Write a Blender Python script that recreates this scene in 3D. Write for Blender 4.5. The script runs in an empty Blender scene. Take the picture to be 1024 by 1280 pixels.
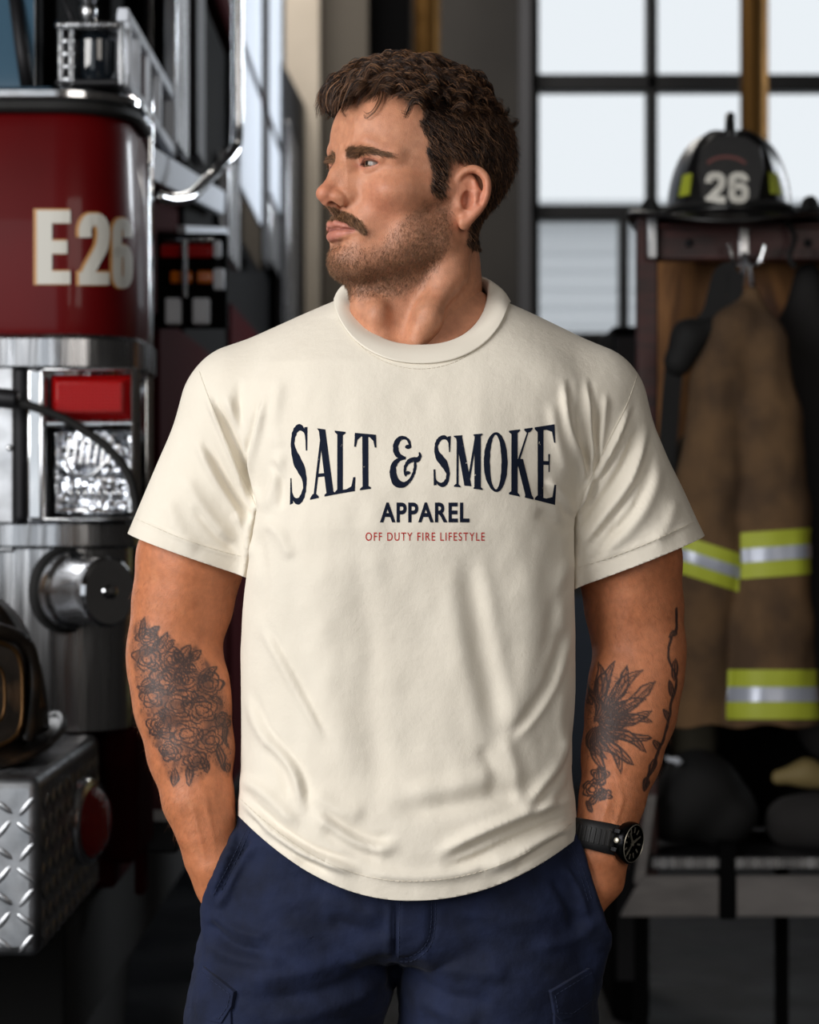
import bpy, bmesh, math, random
import numpy as np
from mathutils import Vector, Matrix, noise as mnoise
from mathutils.bvhtree import BVHTree

F = 2938.0      # focal length in pixels of the 1280 px tall frame
CZ = 1.337      # camera height in metres
PD = 2.6        # distance of the standing man
S = F / PD
rng = np.random.default_rng(7)
random.seed(7)
C = bpy.context.scene.collection

def P(px, py, d):
    return np.array([(px - 512.0) / F * d, d, CZ - (py - 640.0) / F * d])

def Q(v):
    """picture position of points (n,3)"""
    v = np.atleast_2d(v)
    return np.stack([512 + v[:, 0] / v[:, 1] * F, 640 - (v[:, 2] - CZ) / v[:, 1] * F], 1)

# ------------------------------------------------------------------ scene tree
def tag(o, label=None, cat=None, group=None, kind=None):
    if label: o['label'] = label
    if cat: o['category'] = cat
    if group: o['group'] = group
    if kind: o['kind'] = kind
    return o

def empty(name, loc, label=None, cat=None, group=None, parent=None):
    o = bpy.data.objects.new(name, None)
    C.objects.link(o)
    o.location = loc
    o.empty_display_size = 0.1
    if parent:
        o.parent = parent
        o.location = Vector(loc) - Vector(parent.location)
    return tag(o, label, cat, group)

def finish(name, me, mat, parent=None, smooth=True):
    o = bpy.data.objects.new(name, me)
    C.objects.link(o)
    if mat is not None and len(me.materials) == 0:
        me.materials.append(mat)
    if smooth:
        me.polygons.foreach_set('use_smooth', np.ones(len(me.polygons), bool))
    if parent is not None:
        o.parent = parent
        # meshes are written in world coordinates; undo the chain of parent moves
        acc = Vector((0, 0, 0)); q = parent
        while q is not None:
            acc += Vector(q.location); q = q.parent
        o.location = -acc
    return o

def np_mesh(name, V, Fc, mat=None, parent=None, smooth=True, attrs=None, uv=None):
    """V (n,3), Fc (m,3|4) int array, or list of such arrays"""
    me = bpy.data.meshes.new(name)
    if not isinstance(Fc, (list, tuple)): Fc = [Fc]
    Fc = [np.asarray(f, dtype=np.int32) for f in Fc if len(f)]
    nl = sum(f.size for f in Fc); nf = sum(len(f) for f in Fc)
    me.vertices.add(len(V)); me.vertices.foreach_set('co', np.asarray(V, np.float32).ravel())
    me.loops.add(nl); me.loops.foreach_set('vertex_index', np.concatenate([f.ravel() for f in Fc]))
    me.polygons.add(nf)
    cnt = np.concatenate([np.full(len(f), f.shape[1], np.int32) for f in Fc])
    st = np.concatenate([[0], np.cumsum(cnt)[:-1]]).astype(np.int32)
    me.polygons.foreach_set('loop_start', st)
    me.update(calc_edges=True)
    me.validate()
    if attrs:
        for k, a in attrs.items():
            a = np.asarray(a, np.float32)
            if a.ndim == 1:
                at = me.attributes.new(k, 'FLOAT', 'POINT'); at.data.foreach_set('value', a)
            else:
                at = me.attributes.new(k, 'FLOAT_COLOR', 'POINT')
                c4 = np.ones((len(a), 4), np.float32); c4[:, :3] = a
                at.data.foreach_set('color', c4.ravel())
    return finish(name, me, mat, parent, smooth)

class MB:
    """collects shapes for one mesh (world coordinates)"""
    def __init__(s): s.V = []; s.Fq = []; s.n = 0
    def add(s, V, faces):
        s.V.append(np.asarray(V, float)); s.Fq += [tuple(int(i) + s.n for i in f) for f in faces]; s.n += len(V)
        return s
    def box(s, lo, hi, rot=None, piv=None):
        lo = np.array(lo, float); hi = np.array(hi, float)
        V = np.array([[(lo, hi)[i][0], (lo, hi)[j][1], (lo, hi)[k][2]] for i in (0, 1) for j in (0, 1) for k in (0, 1)])
        if rot is not None:
            c = (lo + hi) / 2 if piv is None else np.array(piv)
            V = (V - c) @ np.array(rot).T + c
        return s.add(V, [(0, 1, 3, 2), (4, 6, 7, 5), (0, 4, 5, 1), (2, 3, 7, 6), (0, 2, 6, 4), (1, 5, 7, 3)])
    def tube(s, pts, r, n=10, cap=True, flat=None):
        pts = np.asarray(pts, float); m = len(pts)
        r = np.broadcast_to(np.asarray(r, float), (m,))
        T = np.gradient(pts, axis=0); T /= np.linalg.norm(T, axis=1)[:, None] + 1e-12
        up = np.array([0, 0, 1.0]) if abs(T[0][2]) < .9 else np.array([1.0, 0, 0])
        if flat is not None: up = np.array(flat, float)
        V = []
        A = np.cross(T[0], up); A /= np.linalg.norm(A)
        for i in range(m):
            A = A - T[i] * (A @ T[i]); A /= np.linalg.norm(A) + 1e-12
            B = np.cross(T[i], A)
            a = np.linspace(0, 2 * math.pi, n, endpoint=False)
            V.append(pts[i] + r[i] * (np.cos(a)[:, None] * A + np.sin(a)[:, None] * B))
        V = np.concatenate(V)
        f = []
        for i in range(m - 1):
            for j in range(n):
                k = (j + 1) % n
                f.append((i * n + j, i * n + k, (i + 1) * n + k, (i + 1) * n + j))
        if cap:
            f.append(tuple(range(n - 1, -1, -1))); f.append(tuple((m - 1) * n + j for j in range(n)))
        return s.add(V, f)
    def lathe(s, prof, c, axis=(0, 0, 1), n=32, sx=1.0, cap=True):
        """prof: list of (radius, height) along axis from c"""
        ax = np.array(axis, float); ax /= np.linalg.norm(ax)
        up = np.array([0, 0, 1.0]) if abs(ax[2]) < .9 else np.array([1.0, 0, 0])
        A = np.cross(up, ax); A /= np.linalg.norm(A); B = np.cross(ax, A)
        a = np.linspace(0, 2 * math.pi, n, endpoint=False)
        V = np.concatenate([np.array(c) + ax * h + r * (sx * np.cos(a)[:, None] * A + np.sin(a)[:, None] * B) for r, h in prof])
        f = []
        for i in range(len(prof) - 1):
            for j in range(n):
                k = (j + 1) % n
                f.append((i * n + j, i * n + k, (i + 1) * n + k, (i + 1) * n + j))
        if cap:
            f.append(tuple(range(n - 1, -1, -1))); f.append(tuple((len(prof) - 1) * n + j for j in range(n)))
        return s.add(V, f)
    def prism(s, poly, d0, d1, to3=None):
        """poly: list of (a,b); extruded between d0 and d1; to3(a,b,d)->xyz"""
        if to3 is None: to3 = lambda a, b, d: (a, d, b)
        n = len(poly)
        V = [to3(a, b, d0) for a, b in poly] + [to3(a, b, d1) for a, b in poly]
        f = [tuple(range(n)), tuple(range(2 * n - 1, n - 1, -1))]
        for i in range(n):
            j = (i + 1) % n
            f.append((i, i + n, j + n, j))
        return s.add(V, f)
    def grid(s, A, closed_u=False, closed_v=False):
        """A (nu,nv,3)"""
        nu, nv = A.shape[:2]
        f = []
        for i in range(nu if closed_u else nu - 1):
            for j in range(nv if closed_v else nv - 1):
                a, b = i, (i + 1) % nu; c, d = j, (j + 1) % nv
                f.append((a * nv + c, a * nv + d, b * nv + d, b * nv + c))
        return s.add(A.reshape(-1, 3), f)
    def build(s, name, mat, parent=None, bevel=0, smooth=False, seg=2, subsurf=0, solid=0, auto=35):
        me = bpy.data.meshes.new(name)
        V = np.concatenate(s.V)
        me.from_pydata(V.tolist(), [], s.Fq)
        bm = bmesh.new(); bm.from_mesh(me)
        bmesh.ops.recalc_face_normals(bm, faces=bm.faces)
        bm.to_mesh(me); bm.free()
        o = finish(name, me, mat, parent, smooth=True)
        if solid:
            m = o.modifiers.new('t', 'SOLIDIFY'); m.thickness = solid; m.offset = 0
        if bevel:
            m = o.modifiers.new('b', 'BEVEL'); m.width = bevel; m.segments = seg; m.limit_method = 'ANGLE'; m.angle_limit = math.radians(auto)
            m.harden_normals = False
        if subsurf:
            m = o.modifiers.new('s', 'SUBSURF'); m.levels = subsurf; m.render_levels = subsurf
        if not smooth:
            # keep hard edges hard, curved ones smooth
            me.update()
            bm = bmesh.new(); bm.from_mesh(me)
            for e in bm.edges:
                if len(e.link_faces) == 2 and e.calc_face_angle(0) > math.radians(auto): e.smooth = False
            bm.to_mesh(me); bm.free()
        return o

def rotx(a): c, s = math.cos(a), math.sin(a); return np.array([[1, 0, 0], [0, c, -s], [0, s, c]])
def roty(a): c, s = math.cos(a), math.sin(a); return np.array([[c, 0, s], [0, 1, 0], [-s, 0, c]])
def rotz(a): c, s = math.cos(a), math.sin(a); return np.array([[c, -s, 0], [s, c, 0], [0, 0, 1]])

def catmull(pts, n=8, closed=False):
    p = np.asarray(pts, float); out = []
    m = len(p)
    for i in range(m if closed else m - 1):
        if closed: a, b, c, d = p[(i - 1) % m], p[i], p[(i + 1) % m], p[(i + 2) % m]
        else: a, b, c, d = p[max(i - 1, 0)], p[i], p[i + 1], p[min(i + 2, m - 1)]
        for t in np.arange(n) / n:
            out.append(.5 * ((2 * b) + (c - a) * t + (2 * a - 5 * b + 4 * c - d) * t * t + (3 * b - a - 3 * c + d) * t ** 3))
    if not closed: out.append(p[-1])
    return np.array(out)

# ------------------------------------------------------------------ implicit modelling
class Field:
    def __init__(s, lo, hi, res):
        s.lo = np.array(lo, float); s.res = res
        s.n = np.ceil((np.array(hi, float) - s.lo) / res).astype(int) + 1
        s.ax = [(s.lo[i] + np.arange(s.n[i]) * res).astype(np.float32) for i in range(3)]
        s.v = np.full(s.n, 1.0, np.float32)
    def sub(s, lo, hi):
        i0 = np.maximum(np.floor((np.array(lo) - s.lo) / s.res).astype(int), 0)
        i1 = np.minimum(np.ceil((np.array(hi) - s.lo) / s.res).astype(int) + 1, s.n)
        if np.any(i1 <= i0): return None
        sl = tuple(slice(a, b) for a, b in zip(i0, i1))
        X = s.ax[0][sl[0]][:, None, None]; Y = s.ax[1][sl[1]][None, :, None]; Z = s.ax[2][sl[2]][None, None, :]
        return sl, X, Y, Z
    def op(s, lo, hi, fn, mode='u', k=0.01):
        pad = k + 3 * s.res
        r = s.sub(np.array(lo) - pad, np.array(hi) + pad)
        if r is None: return s
        sl, X, Y, Z = r
        d = fn(X, Y, Z).astype(np.float32)
        a = s.v[sl]
        if mode == 'u': s.v[sl] = smin(a, d, k)
        elif mode == 's': s.v[sl] = -smin(-a, d, k)
        elif mode == 'd': s.v[sl] = a - d
        return s
    def ell(s, c, r, rot=None, mode='u', k=0.01):
        c = np.array(c, float); r = np.broadcast_to(np.array(r, float), (3,))
        R = np.eye(3) if rot is None else np.array(rot)
        e = np.max(r) if rot is not None else r
        def fn(X, Y, Z):
            dx, dy, dz = X - c[0], Y - c[1], Z - c[2]
            a = (R[0, 0] * dx + R[1, 0] * dy + R[2, 0] * dz); b = (R[0, 1] * dx + R[1, 1] * dy + R[2, 1] * dz); g = (R[0, 2] * dx + R[1, 2] * dy + R[2, 2] * dz)
            k0 = np.sqrt((a / r[0]) ** 2 + (b / r[1]) ** 2 + (g / r[2]) ** 2)
            k1 = np.sqrt((a / r[0] ** 2) ** 2 + (b / r[1] ** 2) ** 2 + (g / r[2] ** 2) ** 2) + 1e-9
            return k0 * (k0 - 1) / k1
        return s.op(c - e, c + e, fn, mode, k)
    def cone(s, a, b, ra, rb=None, mode='u', k=0.01, sq=None):
        """round cone, optional squash sq=(dir, factor)"""
        a = np.array(a, float); b = np.array(b, float); rb = ra if rb is None else rb
        ba = b - a; L2 = ba @ ba + 1e-12
        rm = max(ra, rb) * (1.0 if sq is None else max(1, sq[1]))
        lo = np.minimum(a, b) - rm; hi = np.maximum(a, b) + rm
        def fn(X, Y, Z):
            dx, dy, dz = X - a[0], Y - a[1], Z - a[2]
            t = np.clip((dx * ba[0] + dy * ba[1] + dz * ba[2]) / L2, 0, 1)
            ex, ey, ez = dx - t * ba[0], dy - t * ba[1], dz - t * ba[2]
            if sq is not None:
                u = np.array(sq[0], float); u /= np.linalg.norm(u)
                q = (ex * u[0] + ey * u[1] + ez * u[2]) * (1 / sq[1] - 1)
                ex, ey, ez = ex + q * u[0], ey + q * u[1], ez + q * u[2]
            return np.sqrt(ex * ex + ey * ey + ez * ez) - (ra + (rb - ra) * t)
        return s.op(lo, hi, fn, mode, k)
    def chain(s, pts, rs, k=0.01, mode='u', sq=None):
        for i in range(len(pts) - 1): s.cone(pts[i], pts[i + 1], rs[i], rs[i + 1], mode, k, sq)
        return s
    def puff(s, c, h, sg, rot=None):
        """gaussian push of height h (m), widths sg (3)"""
        c = np.array(c, float); sg = np.broadcast_to(np.array(sg, float), (3,))
        R = np.eye(3) if rot is None else np.array(rot)
        e = (np.max(sg) if rot is not None else sg) * 2.6
        def fn(X, Y, Z):
            dx, dy, dz = X - c[0], Y - c[1], Z - c[2]
            a = (R[0, 0] * dx + R[1, 0] * dy + R[2, 0] * dz) / sg[0]; b = (R[0, 1] * dx + R[1, 1] * dy + R[2, 1] * dz) / sg[1]; g = (R[0, 2] * dx + R[1, 2] * dy + R[2, 2] * dz) / sg[2]
            return h * np.exp(-(a * a + b * b + g * g))
        return s.op(c - e, c + e, fn, 'd', 0)
    def line(s, pts, h, w):
        """push along a polyline, gaussian section"""
        pts = np.asarray(pts, float); ww = np.max(w); lo = pts.min(0) - ww * 2.6; hi = pts.max(0) + ww * 2.6
        hs = np.broadcast_to(np.array(h, float), (len(pts),)); ws = np.broadcast_to(np.array(w, float), (len(pts),))
        def fn(X, Y, Z):
            best = None
            for i in range(len(pts) - 1):
                a, b = pts[i], pts[i + 1]; ba = b - a; L2 = ba @ ba + 1e-12
                dx, dy, dz = X - a[0], Y - a[1], Z - a[2]
                t = np.clip((dx * ba[0] + dy * ba[1] + dz * ba[2]) / L2, 0, 1)
                d2 = (dx - t * ba[0]) ** 2 + (dy - t * ba[1]) ** 2 + (dz - t * ba[2]) ** 2
                w_ = ws[i] + (ws[i + 1] - ws[i]) * t; h_ = hs[i] + (hs[i + 1] - hs[i]) * t
                g = np.exp(-d2 / w_ ** 2)
                if best is None: best, bh = g, h_
                else:
                    m = g > best; bh = np.where(m, h_, bh); best = np.maximum(best, g)
            return bh * best
        return s.op(lo, hi, fn, 'd', 0)
    def mesh(s):
        return surface_nets(s.v, s.lo, s.res)

def smin(a, b, k):
    if k <= 0: return np.minimum(a, b)
    h = np.maximum(k - np.abs(a - b), 0) / k
    return np.minimum(a, b) - h * h * (k * .25)

def surface_nets(v, lo, res):
    ins = v < 0
    nx, ny, nz = v.shape
    # cells with a sign change
    c = ins[:-1, :-1, :-1].astype(np.int8)
    tot = np.zeros_like(c, dtype=np.int8)
    for i in (0, 1):
        for j in (0, 1):
            for k in (0, 1):
                tot += ins[i:nx - 1 + i, j:ny - 1 + j, k:nz - 1 + k]
    act = (tot > 0) & (tot < 8)
    idx = np.full(act.shape, -1, np.int64)
    cell = np.argwhere(act)
    idx[act] = np.arange(len(cell))
    corner = {}
    for i in (0, 1):
        for j in (0, 1):
            for k in (0, 1):
                corner[(i, j, k)] = v[cell[:, 0] + i, cell[:, 1] + j, cell[:, 2] + k].astype(np.float64)
    acc = np.zeros((len(cell), 3)); cnt = np.zeros(len(cell))
    for p in corner:
        for ax in range(3):
            if p[ax] == 1: continue
            q = list(p); q[ax] = 1; q = tuple(q)
            a, b = corner[p], corner[q]
            m = (a < 0) != (b < 0)
            t = np.where(m, a / np.where(m, a - b, 1), 0)
            pt = np.tile(np.array(p, float), (len(cell), 1)); pt[:, ax] += t
            acc[m] += pt[m]; cnt[m] += 1
    V = (cell + acc / cnt[:, None]) * res + lo
    quads = []
    for ax in range(3):
        a = [slice(None)] * 3; b = [slice(None)] * 3
        a[ax] = slice(0, -1); b[ax] = slice(1, None)
        s0 = ins[tuple(a)]; s1 = ins[tuple(b)]
        e = np.argwhere(s0 != s1)
        o1, o2 = [(1, 2), (2, 0), (0, 1)][ax]
        e = e[(e[:, o1] > 0) & (e[:, o2] > 0) & (e[:, o1] < v.shape[o1] - 1) & (e[:, o2] < v.shape[o2] - 1)]
        if not len(e): continue
        sg = s0[e[:, 0], e[:, 1], e[:, 2]]
        def g(d1, d2):
            q = e.copy(); q[:, o1] -= d1; q[:, o2] -= d2
            return idx[q[:, 0], q[:, 1], q[:, 2]]
        f = np.stack([g(1, 1), g(0, 1), g(0, 0), g(1, 0)], 1)
        f[~sg] = f[~sg][:, ::-1]
        quads.append(f)
    Fq = np.concatenate(quads)
    Fq = Fq[(Fq >= 0).all(1)]
    return V, Fq

def smooth_mesh(V, Fq, it=3, lam=.5, mu=-.52, mask=None):
    E = np.concatenate([Fq[:, [i, (i + 1) % Fq.shape[1]]] for i in range(Fq.shape[1])])
    E = np.unique(np.sort(E, 1), axis=0)
    deg = np.bincount(E.ravel(), minlength=len(V)).astype(float)[:, None]
    deg[deg == 0] = 1
    V = V.copy()
    for _ in range(it):
        for l in (lam, mu):
            A = np.zeros_like(V)
            for c in range(3):
                A[:, c] = np.bincount(E[:, 0], V[E[:, 1], c], len(V)) + np.bincount(E[:, 1], V[E[:, 0], c], len(V))
            dv = (A / deg - V) * l
            if mask is not None: dv *= mask[:, None]
            V += dv
    return V

def normals(V, Fq):
    n = np.cross(V[Fq[:, 2]] - V[Fq[:, 0]], V[Fq[:, -1]] - V[Fq[:, 1]])
    N = np.zeros_like(V)
    for i in range(Fq.shape[1]):
        for c in range(3): N[:, c] += np.bincount(Fq[:, i], n[:, c], len(V))
    return N / (np.linalg.norm(N, axis=1)[:, None] + 1e-12)

def tri(Fq):
    return np.concatenate([Fq[:, [0, 1, 2]], Fq[:, [0, 2, 3]]]) if Fq.shape[1] == 4 else Fq

def clip_mesh(V, T, g):
    """keep g>0 side of a triangle mesh, exact border"""
    s = g > 0
    c = s[T].sum(1)
    keep = T[c == 3]
    new = []; ed = {}
    V2 = list(); base = len(V)
    def cut(a, b):
        key = (a, b) if a < b else (b, a)
        if key not in ed:
            t = g[a] / (g[a] - g[b]); V2.append(V[a] + (V[b] - V[a]) * t); ed[key] = base + len(V2) - 1
        return ed[key]
    for t in T[(c == 1) | (c == 2)]:
        a, b, d = map(int, t)
        for _ in range(3):
            if s[a] != s[b] and s[a] != s[d]: break
            a, b, d = b, d, a
        p, q = cut(a, b), cut(a, d)
        if s[a]: new.append((a, p, q))
        else: new += [(p, b, d), (p, d, q)]
    if V2: V = np.concatenate([V, np.array(V2)])
    T = np.concatenate([keep, np.array(new, int).reshape(-1, 3)])
    return compact(V, T)

def compact(V, T, *arr):
    u = np.unique(T); m = np.full(len(V), -1); m[u] = np.arange(len(u))
    r = [V[u], m[T]] + [a[u] for a in arr]
    return r if len(arr) else (r[0], r[1])

def subdivide_tri(V, T, sel):
    """1->4 split of selected triangles only where all wanted; neighbours fixed by 1->2/3 split"""
    E = {}
    Vn = [];
    def mid(a, b):
        k = (a, b) if a < b else (b, a)
        return E.get(k)
    for t in T[sel]:
        for i in range(3):
            a, b = int(t[i]), int(t[(i + 1) % 3]); k = (a, b) if a < b else (b, a)
            if k not in E:
                E[k] = len(V) + len(Vn); Vn.append((V[a] + V[b]) / 2)
    out = []
    for t in T:
        a, b, c = map(int, t); ab, bc, ca = mid(a, b), mid(b, c), mid(c, a)
        n = (ab is not None) + (bc is not None) + (ca is not None)
        if n == 0: out.append((a, b, c))
        elif n == 3: out += [(a, ab, ca), (ab, b, bc), (ca, bc, c), (ab, bc, ca)]
        else:
            poly = [a] + ([ab] if ab is not None else []) + [b] + ([bc] if bc is not None else []) + [c] + ([ca] if ca is not None else [])
            # rotate so a midpoint is first
            mids = [x for x in (ab, bc, ca) if x is not None]
            i = poly.index(mids[0]); poly = poly[i:] + poly[:i]
            for j in range(1, len(poly) - 1): out.append((poly[0], poly[j], poly[j + 1]))
    return np.concatenate([V, np.array(Vn)]), np.array(out)

def seg_dist2d(p, pts):
    """distance of points p (n,2) to polyline; also arclength parameter 0..1"""
    best = np.full(len(p), 1e9); par = np.zeros(len(p))
    L = np.concatenate([[0], np.cumsum(np.linalg.norm(np.diff(pts, axis=0), axis=1))]); tot = L[-1] + 1e-9
    for i in range(len(pts) - 1):
        a, b = pts[i], pts[i + 1]; ba = b - a; l2 = ba @ ba + 1e-12
        t = np.clip(((p - a) @ ba) / l2, 0, 1)
        d = np.linalg.norm(p - a - t[:, None] * ba, axis=1)
        m = d < best; best[m] = d[m]; par[m] = ((L[i] + t * (L[i + 1] - L[i])) / tot)[m]
    return best, par

def inpoly(p, poly):
    poly = np.asarray(poly, float); x, y = p[:, 0], p[:, 1]; r = np.zeros(len(p), bool)
    n = len(poly)
    for i in range(n):
        x1, y1 = poly[i]; x2, y2 = poly[(i + 1) % n]
        c = ((y1 > y) != (y2 > y)) & (x < (x2 - x1) * (y - y1) / (y2 - y1 + 1e-12) + x1)
        r ^= c
    return r

def sstep(a, b, x):
    t = np.clip((x - a) / (b - a), 0, 1); return t * t * (3 - 2 * t)

def vnoise(p, f, seed=0):
    """cheap smooth 3D value noise, vectorised, -1..1"""
    q = np.asarray(p) * f + 1000.0; i = np.floor(q).astype(np.int64); t = q - i; t = t * t * (3 - 2 * t)
    def h(a, b, c):
        n = (a * 73856093) ^ (b * 19349663) ^ (c * 83492791) ^ (seed * 2654435761)
        n = (n ^ (n >> 13)) * 1274126177; n &= 0x7fffffff
        return (n % 65536) / 32768.0 - 1
    r = 0
    for dx in (0, 1):
        for dy in (0, 1):
            for dz in (0, 1):
                w = (t[:, 0] if dx else 1 - t[:, 0]) * (t[:, 1] if dy else 1 - t[:, 1]) * (t[:, 2] if dz else 1 - t[:, 2])
                r = r + w * h(i[:, 0] + dx, i[:, 1] + dy, i[:, 2] + dz)
    return r

def strands_mesh(name, paths, radii, mat, parent=None, sides=3, attrs=None):
    """paths (n,k,3), radii (n,k): many thin tapered tubes as one mesh"""
    n, k, _ = paths.shape
    T = np.gradient(paths, axis=1); T /= np.linalg.norm(T, axis=2)[..., None] + 1e-12
    up = rng.normal(size=(n, 1, 3)); A = np.cross(T, np.broadcast_to(up, T.shape)); A /= np.linalg.norm(A, axis=2)[..., None] + 1e-12
    B = np.cross(T, A)
    ang = np.arange(sides) * 2 * math.pi / sides
    V = paths[:, :, None, :] + radii[:, :, None, None] * (np.cos(ang)[None, None, :, None] * A[:, :, None, :] + np.sin(ang)[None, None, :, None] * B[:, :, None, :])
    V = V.reshape(-1, 3)
    i = np.arange(n)[:, None, None]; j = np.arange(k - 1)[None, :, None]; s_ = np.arange(sides)[None, None, :]; s2 = (s_ + 1) % sides
    b = i * k * sides
    Fq = np.stack([b + j * sides + s_, b + j * sides + s2, b + (j + 1) * sides + s2, b + (j + 1) * sides + s_], -1).reshape(-1, 4)
    tone = np.repeat(rng.random(n), k * sides)
    return np_mesh(name, V, Fq, mat, parent, True, {'tone': tone})

# ------------------------------------------------------------------ materials
def srgb(r, g=None, b=None):
    if g is None: r, g, b = [int(r[i:i + 2], 16) for i in (0, 2, 4)]
    f = lambda c: (c / 255 / 12.92) if c / 255 <= .04045 else ((c / 255 + .055) / 1.055) ** 2.4
    return (f(r), f(g), f(b))

def mat(name, col=(.5, .5, .5), rough=.5, metal=0.0, **kw):
    m = bpy.data.materials.new(name); m.use_nodes = True
    nt = m.node_tree; b = nt.nodes['Principled BSDF']
    b.inputs['Base Color'].default_value = (*col, 1); b.inputs['Roughness'].default_value = rough; b.inputs['Metallic'].default_value = metal
    for k, v in kw.items():
        kk = {'coat': 'Coat Weight', 'coat_rough': 'Coat Roughness', 'spec': 'Specular IOR Level', 'trans': 'Transmission Weight', 'ior': 'IOR', 'sheen': 'Sheen Weight',
              'sss': 'Subsurface Weight', 'emis': 'Emission Color', 'estr': 'Emission Strength', 'alpha': 'Alpha', 'aniso': 'Anisotropic'}.get(k)
        if kk:
            b.inputs[kk].default_value = (*v, 1) if isinstance(v, tuple) and len(v) == 3 and kk != 'Subsurface Radius' else v
    return m

def N(m, t, **kw):
    n = m.node_tree.nodes.new(t)
    for k, v in kw.items():
        if k.startswith('i_'):
            key = k[2:].replace('_', ' ')
            n.inputs[int(key) if key.isdigit() else key].default_value = v
        else: setattr(n, k, v)
    return n
def L(m, a, b): m.node_tree.links.new(a, b)
def bsdf(m): return m.node_tree.nodes['Principled BSDF']

def add_noise_color(m, c2, scale=5, lo=.4, hi=.6, detail=4, coords='Object', stretch=None, dist=0.0):
    b = bsdf(m); c1 = tuple(b.inputs['Base Color'].default_value)
    tc = N(m, 'ShaderNodeTexCoord'); src = tc.outputs[coords]
    if stretch:
        mp = N(m, 'ShaderNodeMapping'); mp.inputs['Scale'].default_value = stretch; L(m, src, mp.inputs[0]); src = mp.outputs[0]
    nz = N(m, 'ShaderNodeTexNoise', i_Scale=scale, i_Detail=detail, i_Distortion=dist); L(m, src, nz.inputs['Vector'])
    r = N(m, 'ShaderNodeValToRGB'); r.color_ramp.elements[0].position = lo; r.color_ramp.elements[1].position = hi
    r.color_ramp.elements[0].color = c1; r.color_ramp.elements[1].color = (*c2, 1)
    L(m, nz.outputs['Fac'], r.inputs[0]); L(m, r.outputs[0], b.inputs['Base Color'])
    return r

def add_bump(m, scale=50, strength=.2, dist=.002, detail=4, stretch=None, tex='noise', coords='Object'):
    b = bsdf(m); tc = N(m, 'ShaderNodeTexCoord'); src = tc.outputs[coords]
    if stretch:
        mp = N(m, 'ShaderNodeMapping'); mp.inputs['Scale'].default_value = stretch; L(m, src, mp.inputs[0]); src = mp.outputs[0]
    if tex == 'noise': nz = N(m, 'ShaderNodeTexNoise', i_Scale=scale, i_Detail=detail); o = nz.outputs['Fac']
    else: nz = N(m, 'ShaderNodeTexVoronoi', i_Scale=scale); o = nz.outputs['Distance']
    L(m, src, nz.inputs['Vector'])
    bp = N(m, 'ShaderNodeBump', i_Strength=strength, i_Distance=dist); L(m, o, bp.inputs['Height'])
    prev = b.inputs['Normal'].links[0].from_socket if b.inputs['Normal'].links else None
    if prev: L(m, prev, bp.inputs['Normal'])
    L(m, bp.outputs[0], b.inputs['Normal'])
    return m

def rough_noise(m, scale, lo, hi, detail=4, stretch=None):
    b = bsdf(m); tc = N(m, 'ShaderNodeTexCoord'); src = tc.outputs['Object']
    if stretch:
        mp = N(m, 'ShaderNodeMapping'); mp.inputs['Scale'].default_value = stretch; L(m, src, mp.inputs[0]); src = mp.outputs[0]
    nz = N(m, 'ShaderNodeTexNoise', i_Scale=scale, i_Detail=detail); L(m, src, nz.inputs['Vector'])
    mr = N(m, 'ShaderNodeMapRange'); mr.inputs['From Min'].default_value = .3; mr.inputs['From Max'].default_value = .7
    mr.inputs['To Min'].default_value = lo; mr.inputs['To Max'].default_value = hi
    L(m, nz.outputs['Fac'], mr.inputs['Value']); L(m, mr.outputs[0], b.inputs['Roughness'])
    return m
# ================================================================== HEAD
HS = 1.05
HR = rotz(math.radians(-58)) @ rotx(math.radians(-5))
HO = P(521, 251, 2.62)
def l2w(p): return np.atleast_2d(p) @ (HR * HS).T + HO
def w2l(p): return (np.atleast_2d(p) - HO) @ HR / HS
def w2l1(p): return w2l(p)[0]
EYE = np.array([.0325, -.0715, .022]); ER = .0124

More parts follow.
